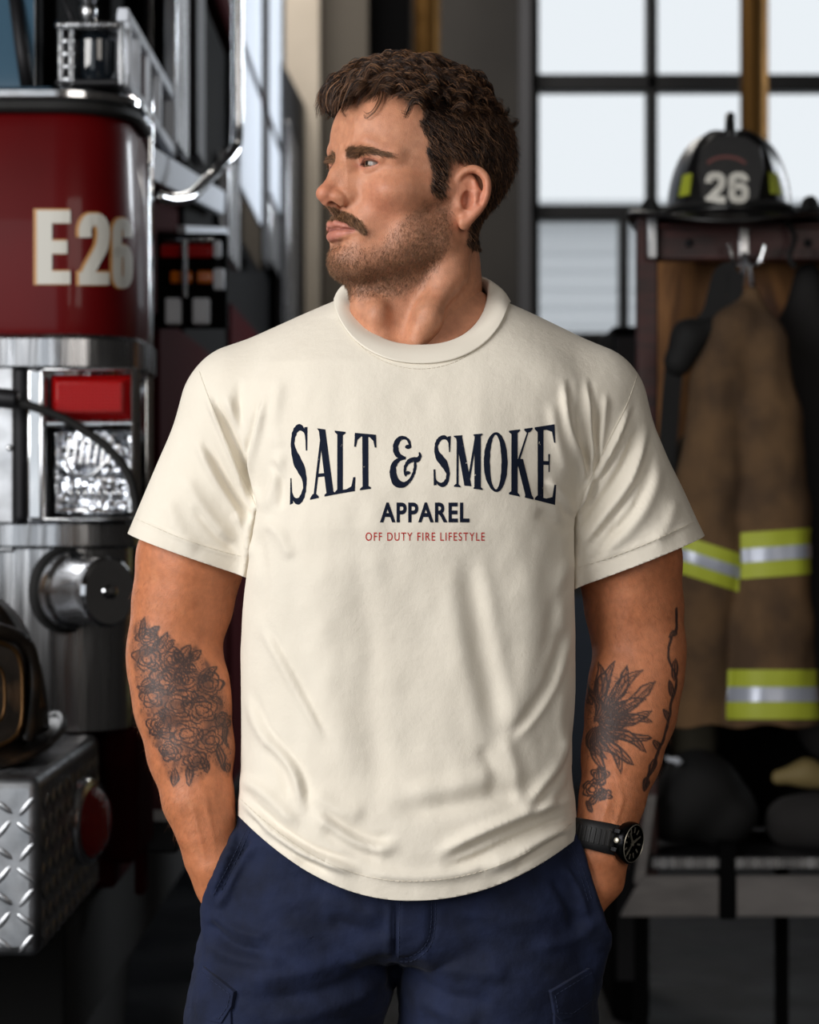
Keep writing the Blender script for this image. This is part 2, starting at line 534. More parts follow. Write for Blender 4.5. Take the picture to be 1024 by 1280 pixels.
def head_field(res):
    f = Field((-.098, -.130, -.185), (.098, .125, .150), res)
    # skull and face masses
    f.ell((0, .004, .058), (.0765, .0960, .082), k=0)
    f.ell((0, .016, .040), (.0755, .074, .068), k=.02)
    f.ell((0, -.038, .056), (.064, .058, .052), k=.025)
    f.ell((0, -.036, -.004), (.058, .050, .066), k=.03)
    f.ell((0, -.024, -.045), (.050, .055, .045), k=.02)
    for s in (1, -1):
        X = lambda x, y, z: (s * x, y, z)
        # jaw
        f.cone(X(.059, .010, -.012), X(.0555, -.002, -.050), .012, .0125, k=.022)
        f.cone(X(.0555, -.002, -.052), X(.021, -.070, -.077), .0135, .0145, k=.02)
        f.ell(X(.045, -.022, -.040), (.017, .032, .030), rotz(s * .25), k=.02)
        # cheek bones
        f.ell(X(.046, -.056, -.006), (.021, .024, .015), rotz(s * .6), k=.022)
        f.cone(X(.056, -.046, -.002), X(.068, -.005, .003), .010, .007, k=.018)
        # brow ridge
        f.cone(X(.010, -.0870, .0345), X(.034, -.0815, .0375), .0085, .0085, k=.012)
        f.cone(X(.034, -.0815, .0375), X(.053, -.063, .032), .0085, .008, k=.012)
    f.ell((0, -.0725, -.045), (.031, .024, .027), k=.02)          # muzzle
    f.ell((0, -.0775, -.0780), (.0225, .0165, .0150), k=.016)       # chin
    f.ell((0, -.0840, -.0755), (.013, .011, .011), k=.012)
    for s in (1, -1):
        X = lambda x, y, z: (s * x, y, z)
        f.ell(X(.031, -.0945, .0235), (.0205, .0145, .0125), mode='s', k=.014)      # sockets
        f.puff(X(.066, -.038, .050), -.0022, (.016, .02, .024))                       # temples
        f.puff(X(.050, -.045, -.038), -.0035, (.014, .018, .018))                    # hollow cheek
        f.puff(X(.036, -.074, -.024), .0012, (.012, .012, .012))
    # nose
    f.cone((0, -.0870, .0330), (0, -.0985, .012), .0072, .0074, k=.012)
    f.cone((0, -.0985, .012), (0, -.1105, -.0085), .0074, .0080, k=.008)
    f.ell((0, -.1120, -.0113), (.0080, .0086, .0076), k=.007)
    for s in (1, -1):
        X = lambda x, y, z: (s * x, y, z)
        f.cone(X(.007, -.089, .015), X(.0115, -.092, -.008), .0075, .0085, k=.012)
        f.ell(X(.0125, -.1000, -.0135), (.0052, .0098, .0062), rotz(s * -.25), k=.006)
        f.cone(X(.0035, -.1085, -.0180), X(.0115, -.098, -.0195), .0035, .0035, k=.004)
    f.cone((0, -.1075, -.0185), (0, -.0975, -.0235), .0038, .0040, k=.005)
    for s in (1, -1):
        X = lambda x, y, z: (s * x, y, z)
        f.ell(X(.0066, -.1045, -.0215), (.0034, .0060, .0042), rotz(s * -.35), mode='s', k=.002)
        # fold round the wing of the nose
        f.line([X(.0150, -.1035, -.006), X(.0190, -.0975, -.012), X(.0180, -.0930, -.0200), X(.0235, -.0890, -.031), X(.0300, -.0840, -.043)],
               [-.0009, -.0016, -.0014, -.0014, -.0005], [.0022, .0022, .0025, .0035, .004])
    # lips
    for s in (1, -1):
        X = lambda x, y, z: (s * x, y, z)
        f.chain([X(0.0012, -.0985, -.0415), X(.0060, -.0985, -.0402), X(.0155, -.0940, -.0432), X(.0270, -.0850, -.0478)], [.0034, .0037, .0030, .0016], k=.004)
        f.chain([X(0, -.0955, -.0520), X(.0080, -.0950, -.0520), X(.0165, -.0915, -.0508), X(.0265, -.0845, -.0488)], [.0048, .0048, .0037, .0018], k=.004)
        f.puff(X(.0315, -.0825, -.0485), .0022, (.006, .006, .008))
    f.line([(-.0290, -.0850, -.0482), (-.016, -.0960, -.0464), (-.007, -.1000, -.0456), (0, -.1010, -.0464), (.007, -.1000, -.0456), (.016, -.0960, -.0464), (.0290, -.0850, -.0482)],
           [-.0018, -.0030, -.0030, -.0026, -.0030, -.0030, -.0018], .0014)
    f.puff((0, -.099, -.033), -.0012, (.003, .006, .006))           # philtrum
    f.line([(-.016, -.086, -.0610), (0, -.0915, -.0615), (.016, -.086, -.0610)], [-.0010, -.0030, -.0010], [.006, .007, .006])  # chin crease
    # brow furrow and forehead lines (frown)
    for s in (1, -1):
        f.line([(s * .0055, -.0945, .0360), (s * .0065, -.0950, .0430), (s * .0060, -.0935, .0530)], [-.0008, -.0017, -.0004], .0021)
        f.puff((s * .0125, -.0945, .0420), .0016, (.0045, .006, .006))
        f.puff((s * .0, -.0945, .0420), .0010, (.0030, .006, .006))
    f.line([(-.040, -.075, .068), (-.02, -.088, .067), (0, -.092, .0645), (.02, -.088, .067), (.040, -.075, .068)], [-.0002, -.0006, -.0007, -.0006, -.0002], .0018)
    f.line([(-.036, -.075, .080), (0, -.088, .079), (.036, -.075, .080)], [-.0001, -.0005, -.0001], .0018)
    # lids: ball over the eye, opened by an almond
    for s in (1, -1):
        c = EYE * np.array([s, 1, 1])
        f.ell(c + (0, -.0002, .0006), (ER + .0026, ER + .0018, ER + .0012), k=.006)
        f.chain([c + np.array((s * a, b, g)) for a, b, g in ((-.014, -.0080, .0060), (-.006, -.0115, .0100), (.005, -.0118, .0100), (.016, -.0055, .0045))], [.0026, .0034, .0036, .0030], k=.006)
        # bag under the eye
        f.line([c + np.array((s * a, b, g)) for a, b, g in ((-.012, -.009, -.008), (0, -.0105, -.0115), (.012, -.006, -.0085))], [-.0005, -.0009, -.0005], .0022)
        # lid crease
        f.line([c + np.array((s * a, b, g)) for a, b, g in ((-.0105, -.0118, .0062), (-.003, -.0145, .0082), (.006, -.0125, .0076), (.0155, -.0075, .0022))], [-.0010, -.0013, -.0013, -.0008], .0012)
        def almond(X, Y, Z, c=c, s=s):
            x = (X - c[0]) * s; z = Z - c[2]
            t = np.clip((x + .0135) / .0285, 0, 1)
            sn = np.maximum(np.sin(np.pi * t), 0)
            top = .0031 * sn ** .75 + .0002 - .0012 * t
            bot = -.0032 * sn ** .85 - .0002 - .0004 * t
            dz = np.maximum(z - top - .0000, bot - z)
            dx = np.maximum(-.0135 - x, x - .0150)
            dy = (Y - (c[1] - .002))
            return np.maximum(np.maximum(dz, dx), dy) + 0 * X
        f.op(c + (-.017, -.03, -.008), c + (.017, 0, .008), almond, 's', .0012)
        # crow's feet
        for (dz0, dz1) in ((-.004, -.013), (-.001, -.006), (.002, .002)):
            f.line([c + np.array((s * .019, .004, dz0)), c + np.array((s * .030, .018, dz1))], [-.0006, -.0001], .0012)
    # ears
    for s in (1, -1):
        def E_(u, v, w):   # u back, v up, w out of the head
            a = math.radians(22)
            u, v, w = u * .97, v * .96, w * 1.1 + max(u, 0) * .08; v -= .002
            return np.array([s * (.0705 + w + u * math.sin(a)), .004 + u * math.cos(a) - v * .10, -.004 + v])
        f.ell(E_(.010, .004, .000), (.0085, .0160, .0250), rotz(-s * .38), k=.005)
        outer = [E_(-.002, .010, .001), E_(.000, .022, .004), E_(.008, .0315, .006), E_(.018, .0325, .0075), E_(.0255, .025, .009), E_(.0270, .012, .009), E_(.0235, -.002, .008), E_(.0165, -.013, .007), E_(.009, -.023, .005)]
        outer = catmull(outer, 3)
        f.chain(outer, np.linspace(.0030, .0040, len(outer)), k=.0035)
        f.ell(E_(.0065, -.0245, .0035), (.0050, .0070, .0078), k=.004)               # lobe
        f.chain([E_(.0165, .020, .0045), E_(.0185, .010, .0055), E_(.016, -.001, .0060), E_(.0095, -.0105, .0060)], [.0020, .0030, .0030, .0028], k=.004)
        f.chain([E_(-.001, -.001, .005), E_(.000, -.008, .0055)], [.0034, .0034], k=.004)  # tragus
        f.ell(E_(.0075, -.001, .0075), (.0085, .0055, .0095), mode='s', k=.003)
        f.line([E_(.005, .022, .008), E_(.014, .027, .010), E_(.0215, .020, .011), E_(.0225, .008, .011), E_(.019, -.004, .010)], -.0020, .0024)
        f.puff(E_(.010, .016, .007), -.0022, (.006, .005, .005))
    # neck, laid out in the body's own frame
    g = lambda px, py, d: w2l1(P(px, py, d))
    f.cone(g(530, 285, 2.648), g(524, 340, 2.640), .0570 / HS, .0640 / HS, k=.022)
    f.cone(g(524, 340, 2.64), g(528, 440, 2.640), .0640 / HS, .0740 / HS, k=.022)
    f.cone(g(482, 345, 2.60), g(487, 430, 2.60), .026 / HS, .030 / HS, k=.03)
    f.chain([g(580, 282, 2.590), g(564, 340, 2.575), g(537, 395, 2.556), g(510, 440, 2.550)], [.0125, .0125, .0105, .0095], k=.020)
    f.chain([g(453, 340, 2.60), g(457, 385, 2.585), g(478, 440, 2.562)], [.010, .010, .009], k=.020)
    f.ell(g(472, 392, 2.562), (.008, .007, .010), k=.020)           # larynx
    f.puff(g(505, 392, 2.548), -.0020, .012)
    f.puff(g(515, 425, 2.548), -.0040, .010)
    f.puff(g(560, 395, 2.560), -.0030, .012)
    return f

# picture-space outlines (read on the near side of the head, mirrored to the far side)
HAIR = [(470, 40), (404, 60), (399, 95), (432, 112), (470, 106), (505, 112), (528, 128), (531, 142), (525, 156), (537, 172), (534, 190), (541, 212), (539, 238), (549, 245), (557, 243), (560, 225), (566, 214), (580, 206), (598, 204), (609, 214), (610, 232), (603, 246), (596, 264), (587, 284), (584, 306), (640, 312), (700, 160), (640, 30)]

def near_px(Lp):
    M = Lp.copy(); M[:, 0] = np.abs(M[:, 0])
    return Q(l2w(M))

def soft_poly(p, poly, w):
    pp = np.array(list(poly) + [poly[0]], float)
    d, _ = seg_dist2d(p, pp); ins = inpoly(p, poly)
    return sstep(-w, w, np.where(ins, d, -d))

def build_head(res=.0013):
    V, Fq = head_field(res).mesh()
    V = smooth_mesh(V, Fq, 3)
    T = tri(Fq)
    # open the bottom so it sinks into the chest
    W = l2w(V)
    V2, T2 = clip_mesh(V, T, Q(W)[:, 1] * -1 + 470)
    return V2, T2

def head_attrs(V):
    """skin colour on local coordinates"""
    n = len(V); px = near_px(V)
    x = np.abs(V[:, 0]); y = V[:, 1]; z = V[:, 2]
    base = np.array(srgb(194, 135, 104)); col = np.tile(base, (n, 1))
    def mix(m, c, a=1.0):
        m = np.clip(m * a, 0, 1)[:, None]; col[:] = col * (1 - m) + np.array(c) * m
    nz = vnoise(V, 90, 1) * .5 + vnoise(V, 220, 2) * .3 + vnoise(V, 600, 3) * .2
    # ruddy cheeks, nose, ears
    g = lambda c, s: np.exp(-(((V * [1, 1, 1] - 0)[:, 0] ** 2 * 0 + (x - c[0]) ** 2 + (y - c[1]) ** 2 + (z - c[2]) ** 2) / s ** 2))
    red = srgb(186, 106, 84)
    mix(g((.045, -.065, -.012), .022), red, .45); mix(g((0, -.112, -.012), .015), red, .5); mix(g((.078, .03, -.004), .03), srgb(205, 120, 100), .5)
    mix(g((.058, -.03, .0), .02), srgb(165, 100, 76), .1)  # shade on the side of the face painted into the skin colour
    mix(g((.030, -.083, .008), .010), srgb(205, 158, 134), .5)
    mix(g((.022, -.085, .026), .008), srgb(150, 98, 78), .4)
    mix(sstep(.1, .7, nz), srgb(176, 112, 86), .35); mix(sstep(.1, .7, -nz), srgb(210, 158, 130), .25)
    # beard shadow
    beard_poly = [(398, 300), (412, 305), (440, 306), (460, 312), (478, 306), (492, 286), (508, 270), (530, 254), (552, 246), (562, 252), (566, 285), (556, 320), (530, 352), (505, 372), (440, 372), (380, 350)]
    b = soft_poly(px, beard_poly, 7) * (y < .035)
    sp = .5 + .5 * vnoise(V, 1400, 5)
    bm = b * (.55 + .45 * sstep(.2, .8, sp)) * (.85 + .3 * vnoise(V, 60, 9))
    mous = soft_poly(px, [(390, 262), (405, 257), (420, 261), (436, 267), (452, 279), (458, 290), (454, 294), (446, 288), (430, 279), (404, 273), (392, 286)], 3) * (y < -.07)
    soul = soft_poly(px, [(400, 297), (428, 298), (426, 308), (402, 308)], 3) * (y < -.07)
    mix(bm, srgb(100, 72, 56), .52); mix(np.maximum(mous, soul * .6), srgb(88, 62, 48), .75)
    nb = soft_poly(px, [(440, 345), (560, 300), (590, 300), (560, 400), (450, 395)], 14) * .35
    mix(nb * (.5 + .5 * sp), srgb(120, 84, 64), .6)
    # lips
    up = (z < -.0375 + .10 * np.abs(x - .006) * 0 - .17 * np.maximum(x - .006, 0)) & (z > -.0465)
    zt = -.0372 - .16 * np.maximum(x - .005, 0) - .12 * np.maximum(.005 - x, 0)
    zb = -.0572 + .33 * np.maximum(x - .006, 0)
    lip = sstep(-.0008, .0008, zt - z) * sstep(-.0012, .0012, z - zb) * sstep(.0290, .0265, x) * (y < -.08)
    mix(lip, srgb(180, 112, 100), .75); mix(lip * np.exp(-((z + .0462) / .0012) ** 2), srgb(110, 52, 46), .8)
    # eye rims
    e = np.sqrt(((x - EYE[0]) / .017) ** 2 + ((z - EYE[2]) / .0062) ** 2)
    mix(sstep(1.15, .85, e) * (y < -.06), srgb(172, 104, 90), .5)
    lash = np.exp(-((z - EYE[2] - .0038 * np.abs(np.sin(np.pi * np.clip((x - EYE[0] + .0135) / .0285, 0, 1))) ** .75 - .0002) / .0009) ** 2) * (np.abs(x - EYE[0] - .001) < .0150) * (y < -.06)
    mix(lash, srgb(50, 32, 26), .85)
    # brows
    brow = brow_mask(V); mix(brow, srgb(70, 48, 38), .55)
    # scalp
    ear = (x > .0735) & (y > -.012) & (y < .036) & (z > -.045) & (z < .036) & (x > .0735 + .0 * y)
    h = soft_poly(px, HAIR, 5) * (y > -.100) * ~ear
    mix(h, srgb(38, 27, 22), .95)
    nost = np.exp(-(((x - .0066) / .003) ** 2 + ((y + .1045) / .006) ** 2 + ((z + .019) / .0035) ** 2))
    mix(nost, srgb(60, 26, 20), .8)
    return col, b, h

def brow_mask(V):
    x = np.abs(V[:, 0]); z = V[:, 2]
    c = .0322 + .0022 * np.sin(np.clip((x - .010) / .045, 0, 1.05) * math.pi * .80) - .0030 * sstep(.036, .058, x)
    w = .0042 - .0026 * sstep(.026, .058, x)
    return sstep(1.25, .75, np.abs(z - c) / w) * sstep(.0085, .0125, x) * sstep(.061, .053, x) * (V[:, 1] < -.045)
# ================================================================== HAIR (all in head-local metres)
def sample_surface(V, T, w, n):
    """random points on triangles weighted by area * vertex weight"""
    a, b, c = V[T[:, 0]], V[T[:, 1]], V[T[:, 2]]
    ar = np.linalg.norm(np.cross(b - a, c - a), axis=1) * w[T].mean(1)
    cs = np.cumsum(ar); i = np.searchsorted(cs, rng.random(n) * cs[-1])
    u = rng.random(n); v = rng.random(n); m = u + v > 1; u[m] = 1 - u[m]; v[m] = 1 - v[m]
    p = a[i] + u[:, None] * (b[i] - a[i]) + v[:, None] * (c[i] - a[i])
    Nn = normals(V, T); nn = Nn[T[i]].mean(1)
    return p, nn / (np.linalg.norm(nn, axis=1)[:, None] + 1e-9), i

def unit(v): return v / (np.linalg.norm(v, axis=-1, keepdims=True) + 1e-9)

def grow(p, nn, flow, length, k=9, lift=.5, curl=0, wave=.02, jit=.15, droop=0.0):
    """paths: leave along lift*normal + flow, bend towards flow, wavy"""
    n = len(p); t = np.linspace(0, 1, k)[None, :, None]
    flow = unit(flow - nn * np.sum(flow * nn, 1, keepdims=True) * .9 + rng.normal(size=flow.shape) * jit)
    lift = np.broadcast_to(np.asarray(lift, float), (n,))[:, None, None]; Ln = np.broadcast_to(np.asarray(length, float), (n,))[:, None, None]
    F3 = flow[:, None, :]; N3 = nn[:, None, :]
    path = p[:, None, :] + Ln * (F3 * (t * .95) + N3 * lift * (t - t * t * .75))
    path[:, :, 2] -= (Ln * droop * t * t)[:, :, 0]
    if np.any(np.asarray(curl) > 0):
        cu = np.broadcast_to(np.asarray(curl, float), (n,))[:, None, None]
        ph = vnoise(p, 28, 11)[:, None, None] * 6.0 + rng.normal(size=(n, 1, 1)) * .25
        side = np.cross(flow, nn)[:, None, :]
        th = ph + t * Ln / wave * 2 * math.pi
        env = np.minimum(t * 2.2, 1)
        path = path + cu * env * (side * (np.sin(th) - np.sin(ph) * (1 - env)) + N3 * .7 * np.cos(th))
    return path

def build_hair(V, T, hmask, person):
    hm = mat('hair_brown', srgb(74, 50, 36), .42)
    b = bsdf(hm); at = N(hm, 'ShaderNodeAttribute', attribute_name='tone'); r = N(hm, 'ShaderNodeValToRGB')
    r.color_ramp.elements[0].color = (*srgb(26, 17, 13), 1); r.color_ramp.elements[1].color = (*srgb(150, 108, 76), 1)
    e = r.color_ramp.elements.new(.6); e.color = (*srgb(54, 36, 27), 1)
    L(hm, at.outputs['Fac'], r.inputs[0]); L(hm, r.outputs[0], b.inputs['Base Color'])
    b.inputs['Specular IOR Level'].default_value = .35
    Nn = normals(V, T); px = near_px(V)
    # how thick the hair stands: tall on the crown and fringe, short on the sides
    top = sstep(.075, .118, V[:, 2] + .10 * np.clip(-V[:, 1], -.03, .2) * .5) 
    front = sstep(.02, -.05, V[:, 1])
    thick = (.004 + .006 * sstep(.0, .07, V[:, 2]) + .008 * top + .007 * top * front) * hmask
    lump = 1 + .35 * vnoise(V, 45, 21) + .25 * vnoise(V, 95, 22)
    sel = hmask > .88
    Tm = T[sel[T].all(1)]
    U = V + Nn * (thick * .40 * lump)[:, None]
    Uc, Tc = compact(U, Tm)
    cap = np_mesh('hair', l2w(Uc), Tc, mat('hair_underlayer', srgb(30, 20, 16), .9, spec=.08), person)
    add_bump(cap.data.materials[0], 420, .5, .001, stretch=(1, 1, .35))
    # --- short hair of sides and back
    w = sstep(.12, .6, hmask) * (1 - .75 * top)
    p, nn, _ = sample_surface(V, T, w, 34000)
    zt = sstep(-.01, .09, p[:, 2]); back = sstep(-.02, .05, p[:, 1])
    flow = np.stack([np.sign(p[:, 0]) * .05 * np.ones(len(p)), .55 + .35 * (1 - back) + .25 * vnoise(p, 50, 31), -1.0 * np.ones(len(p))], 1)
    ln = .005 + .013 * zt + rng.random(len(p)) * .004
    path1 = grow(p, nn, flow, ln, 7, lift=.42 + .25 * rng.random(len(p)), curl=.0013 * zt, wave=.016, jit=.22)
    rad1 = np.linspace(1, .25, 7)[None, :] * (.00022 + .00018 * rng.random((len(p), 1)))
    o1 = strands_mesh('short_hair', l2w(path1.reshape(-1, 3)).reshape(path1.shape), rad1, hm, cap)
    # --- long wavy top, gathered in locks
    w = hmask * top * (1 - .8 * sstep(.02, .07, V[:, 1]))
    nl = 760
    c, cn, _ = sample_surface(V, T, w, nl)
    fr = sstep(.03, -.055, c[:, 1])
    flow = np.stack([c[:, 0] * 2.0 + .25 * vnoise(c, 30, 5), -.9 - .4 * fr + .3 * vnoise(c, 35, 6), .22 * fr + .4 * vnoise(c, 40, 8)], 1)
    per = 34; n = nl * per
    P0 = np.repeat(c, per, 0); N0 = np.repeat(cn, per, 0); Fl = np.repeat(unit(flow), per, 0)
    k = 12; t = np.linspace(0, 1, k)[None, :, None]
    Ln = np.repeat(.023 + .008 * fr + .014 * rng.random(nl), per) * (.8 + .3 * rng.random(n))
    ph = np.repeat(rng.random(nl) * 6.28, per); wv = np.repeat(.020 + .014 * rng.random(nl), per); amp = np.repeat(.0022 + .0028 * rng.random(nl) + .0012 * fr, per)
    lift = np.repeat(.75 + .5 * rng.random(nl) + .55 * fr, per)
    off = unit(rng.normal(size=(n, 3))) * (rng.random((n, 1)) ** .5) * .0056
    off -= N0 * np.sum(off * N0, 1, keepdims=True)
    side = np.cross(Fl, N0)
    Fl = unit(Fl - N0 * np.sum(Fl * N0, 1, keepdims=True))
    L3 = Ln[:, None, None]; th = ph[:, None, None] + t * L3 / wv[:, None, None] * 6.283; env = np.minimum(t * 2, 1)
    droop = np.repeat(.28 + .34 * fr * (c[:, 1] < -.055), per)[:, None]
    path = P0[:, None] + off[:, None] * (1 - .55 * t) + L3 * (Fl[:, None] * t * .95 + N0[:, None] * lift[:, None, None] * (t - .72 * t * t))
    path[:, :, 2] -= droop * (L3 * t ** 2)[:, :, 0] * .9
    path += amp[:, None, None] * env * (side[:, None] * np.sin(th) * 1.3 + N0[:, None] * np.cos(th)) + rng.normal(size=(n, 1, 3)) * .0007 * t
    rad2 = np.concatenate([np.linspace(.9, 1, k // 2), np.linspace(1, .2, k - k // 2)])[None, :] * (.00022 + .00022 * rng.random((n, 1)))
    strands_mesh('top_hair', l2w(path.reshape(-1, 3)).reshape(path.shape), rad2, hm, cap)
    # --- a few loose curls over the forehead and flyaways
    loose = []
    def curlpath(pts): loose.append(catmull(pts, 4))
    for pts in (
        [(472, 96), (478, 108), (477, 122), (470, 136), (463, 143), (457, 147), (455, 142)],
        [(470, 98), (475, 112), (473, 126), (466, 138), (459, 142), (455, 139)],
        [(440, 104), (434, 116), (430, 128), (427, 138), (431, 146)], [(436, 102), (428, 112), (424, 126), (422, 140)],
        [(430, 104), (420, 116), (414, 130), (416, 142)], [(425, 100), (412, 112), (408, 128), (411, 140)], [(420, 98), (404, 108), (400, 122), (405, 134)]):
        for _ in range(3):
            q = np.array(pts, float) + rng.normal(size=2) * .8
            d = 2.548 - .012 * (q[:, 0] < 445)
            fx = np.array([P(a, b_, dd) for (a, b_), dd in zip(q, d)]); curlpath(fx)
    kk = min(len(a) for a in loose)
    lp = np.array([a[np.linspace(0, len(a) - 1, 17).astype(int)] for a in loose])
    # settle the loose curls just off the skin
    tree = BVHTree.FromPolygons(l2w(V).tolist(), T.tolist())
    for a in lp:
        for j in range(len(a)):
            o = Vector((0, 0, CZ)); dr = (Vector(a[j]) - o).normalized()
            h = tree.ray_cast(o, dr)
            if h[0] is not None: a[j] = np.array(h[0] - dr * (.0035 + .006 * (1 - j / 16)))
    strands_mesh('loose_curl', lp, np.linspace(1, .35, 17)[None, :] * np.full((len(lp), 1), .00045), hm, cap, 5)
    # --- eyebrows, moustache, stubble
    fm = mat('facial_hair', srgb(70, 47, 36), .5); fb = bsdf(fm); at = N(fm, 'ShaderNodeAttribute', attribute_name='tone'); r2 = N(fm, 'ShaderNodeValToRGB')
    r2.color_ramp.elements[0].color = (*srgb(56, 38, 29), 1); r2.color_ramp.elements[1].color = (*srgb(168, 124, 88), 1)
    L(fm, at.outputs['Fac'], r2.inputs[0]); L(fm, r2.outputs[0], fb.inputs['Base Color'])
    p, nn, _ = sample_surface(V, T, brow_mask(V), 1700)
    sx = np.sign(p[:, 0]); ax = np.abs(p[:, 0])
    flow = np.stack([sx * (.9 + 20 * ax), .5 * np.ones(len(p)), .8 - 38 * np.maximum(ax - .012, 0)], 1)
    pa = grow(p, nn, flow, .0075 + .003 * rng.random(len(p)), 6, lift=.35, jit=.25)
    strands_mesh('eyebrows', l2w(pa.reshape(-1, 3)).reshape(pa.shape), np.linspace(1, .3, 6)[None] * np.full((len(p), 1), .00023), fm, person)
    mous = soft_poly(px, [(388, 262), (405, 257), (420, 261), (436, 267), (450, 276), (456, 287), (453, 291), (444, 284), (430, 276), (404, 269), (392, 280)], 2) * (V[:, 1] < -.07) * (V[:, 2] < -.022)
    p, nn, _ = sample_surface(V, T, mous, 2600)
    sx = np.sign(p[:, 0]); ax = np.abs(p[:, 0])
    flow = np.stack([sx * (.15 + 42 * ax), .10 * np.ones(len(p)), -1.0 * np.ones(len(p))], 1)
    pa = grow(p, nn, flow, .0046 + .0028 * rng.random(len(p)), 6, lift=.38, jit=.25)
    strands_mesh('moustache', l2w(pa.reshape(-1, 3)).reshape(pa.shape), np.linspace(1, .3, 6)[None] * np.full((len(p), 1), .00024), fm, person)
    return cap, fm

def build_beard(V, T, bmask, fm, person):
    px = near_px(V)
    soul = soft_poly(px, [(402, 298), (424, 299), (420, 309), (404, 309)], 3) * (V[:, 1] < -.07)
    lipz = sstep(-.0600, -.0585, -(V[:, 2] + .1170)) 
    nl = (V[:, 2] > -.0585) & (np.abs(V[:, 0]) < .027) & (V[:, 1] < -.07)
    w = np.maximum(bmask, soul) * (~nl) * (V[:, 1] < .03)
    w = w * (.4 + .8 * soft_poly(px, [(400, 312), (470, 330), (560, 262), (566, 300), (530, 352), (440, 372), (395, 350)], 10))
    p, nn, _ = sample_surface(V, T, w, 20000)
    flow = np.stack([np.sign(p[:, 0]) * .15 * np.ones(len(p)), -.25 * np.ones(len(p)), -1.0 * np.ones(len(p))], 1)
    pa = grow(p, nn, flow, .0022 + .0020 * rng.random(len(p)), 4, lift=.55, jit=.45)
    strands_mesh('beard_stubble', l2w(pa.reshape(-1, 3)).reshape(pa.shape), np.linspace(1, .4, 4)[None] * np.full((len(p), 1), .00011), fm, person)

def build_eyes(person):
    em = mat('eyeball', (.8, .8, .8), .22, spec=.5)
    at = N(em, 'ShaderNodeAttribute', attribute_name='col'); L(em, at.outputs['Color'], bsdf(em).inputs['Base Color'])
    gaze = unit(np.array([.06, -1, .02]))
    for s in (1, -1):
        c = EYE * np.array([s, 1, 1]); nu, nv = 96, 64
        th = np.linspace(0, math.pi, nv); ph = np.linspace(0, 2 * math.pi, nu, endpoint=False)
        d = np.stack([np.sin(th)[None, :] * np.cos(ph)[:, None], -np.cos(th)[None, :] + 0 * ph[:, None], np.sin(th)[None, :] * np.sin(ph)[:, None]], -1)
        ang = np.arccos(np.clip(d @ gaze, -1, 1)) * ER
        r = ER + .0008 * np.exp(-(ang / .005) ** 2)
        A = c + d * r[..., None]
        a = ang.reshape(-1)
        col = np.tile(np.array(srgb(122, 106, 98)), (len(a), 1))
        ir = sstep(.0064, .0058, a)[:, None]; stripe = (.5 + .5 * vnoise(d.reshape(-1, 3), 60, 3))[:, None]
        col = col * (1 - ir) + ir * (np.array(srgb(74, 52, 38)) * (1 - stripe) + np.array(srgb(112, 92, 72)) * stripe)
        rim = (np.exp(-((a - .0060) / .0006) ** 2) * .7)[:, None]; col = col * (1 - rim) + rim * np.array(srgb(40, 30, 26))
        pu = sstep(.0026, .0022, a)[:, None]; col = col * (1 - pu) + pu * .004
        mb = MB().grid(A, closed_u=True)
        np_mesh('eyeball', l2w(mb.V[0]), np.array(mb.Fq), em, person, True, {'col': col})
        # upper lashes
        t = np.linspace(.06, .98, 46); x = -.0135 + .0285 * t; z = .0038 * np.sin(np.pi * t) ** .75
        y = -np.sqrt(np.maximum((ER + .0016) ** 2 - x ** 2 - z ** 2, 1e-6))
        p = c + np.stack([s * x, y, z], 1)
        nn = unit(p - c); fl = np.stack([s * (.2 + x * 40), -.4 + 0 * x, .35 + 0 * x], 1)
        pa = grow(p, nn, fl, .0058, 6, lift=1.0, jit=.15)
        strands_mesh('eyelashes', l2w(pa.reshape(-1, 3)).reshape(pa.shape), np.linspace(1, .2, 6)[None] * np.full((len(p), 1), .00022), mat('lash', srgb(24, 16, 13), .5), person)
# ================================================================== SKIN
def skin_material():
    m = mat('skin', (.5, .3, .2), .47); b = bsdf(m)
    at = N(m, 'ShaderNodeAttribute', attribute_name='col')
    tc = N(m, 'ShaderNodeTexCoord')
    n1 = N(m, 'ShaderNodeTexNoise', i_Scale=120.0, i_Detail=5.0); L(m, tc.outputs['Object'], n1.inputs['Vector'])
    mx = N(m, 'ShaderNodeMix', data_type='RGBA', blend_type='OVERLAY'); mx.inputs['Factor'].default_value = .30
    L(m, at.outputs['Color'], mx.inputs['A']); L(m, n1.outputs['Fac'], mx.inputs['B'])
    L(m, mx.outputs['Result'], b.inputs['Base Color'])
    b.inputs['Subsurface Weight'].default_value = .12
    b.inputs['Subsurface Radius'].default_value = (1.0, .35, .2); b.inputs['Subsurface Scale'].default_value = .006
    b.inputs['Specular IOR Level'].default_value = .38
    vo = N(m, 'ShaderNodeTexVoronoi', i_Scale=900.0); L(m, tc.outputs['Object'], vo.inputs['Vector'])
    n2 = N(m, 'ShaderNodeTexNoise', i_Scale=260.0, i_Detail=4.0); L(m, tc.outputs['Object'], n2.inputs['Vector'])
    b1 = N(m, 'ShaderNodeBump', i_Strength=.28, i_Distance=.0008); L(m, vo.outputs['Distance'], b1.inputs['Height'])
    b2 = N(m, 'ShaderNodeBump', i_Strength=.24, i_Distance=.0010); L(m, n2.outputs['Fac'], b2.inputs['Height']); L(m, b1.outputs[0], b2.inputs['Normal'])
    L(m, b2.outputs[0], b.inputs['Normal'])
    mr = N(m, 'ShaderNodeMapRange'); mr.inputs['To Min'].default_value = .36; mr.inputs['To Max'].default_value = .62
    L(m, n2.outputs['Fac'], mr.inputs['Value']); L(m, mr.outputs[0], b.inputs['Roughness'])
    return m
skin = skin_material()
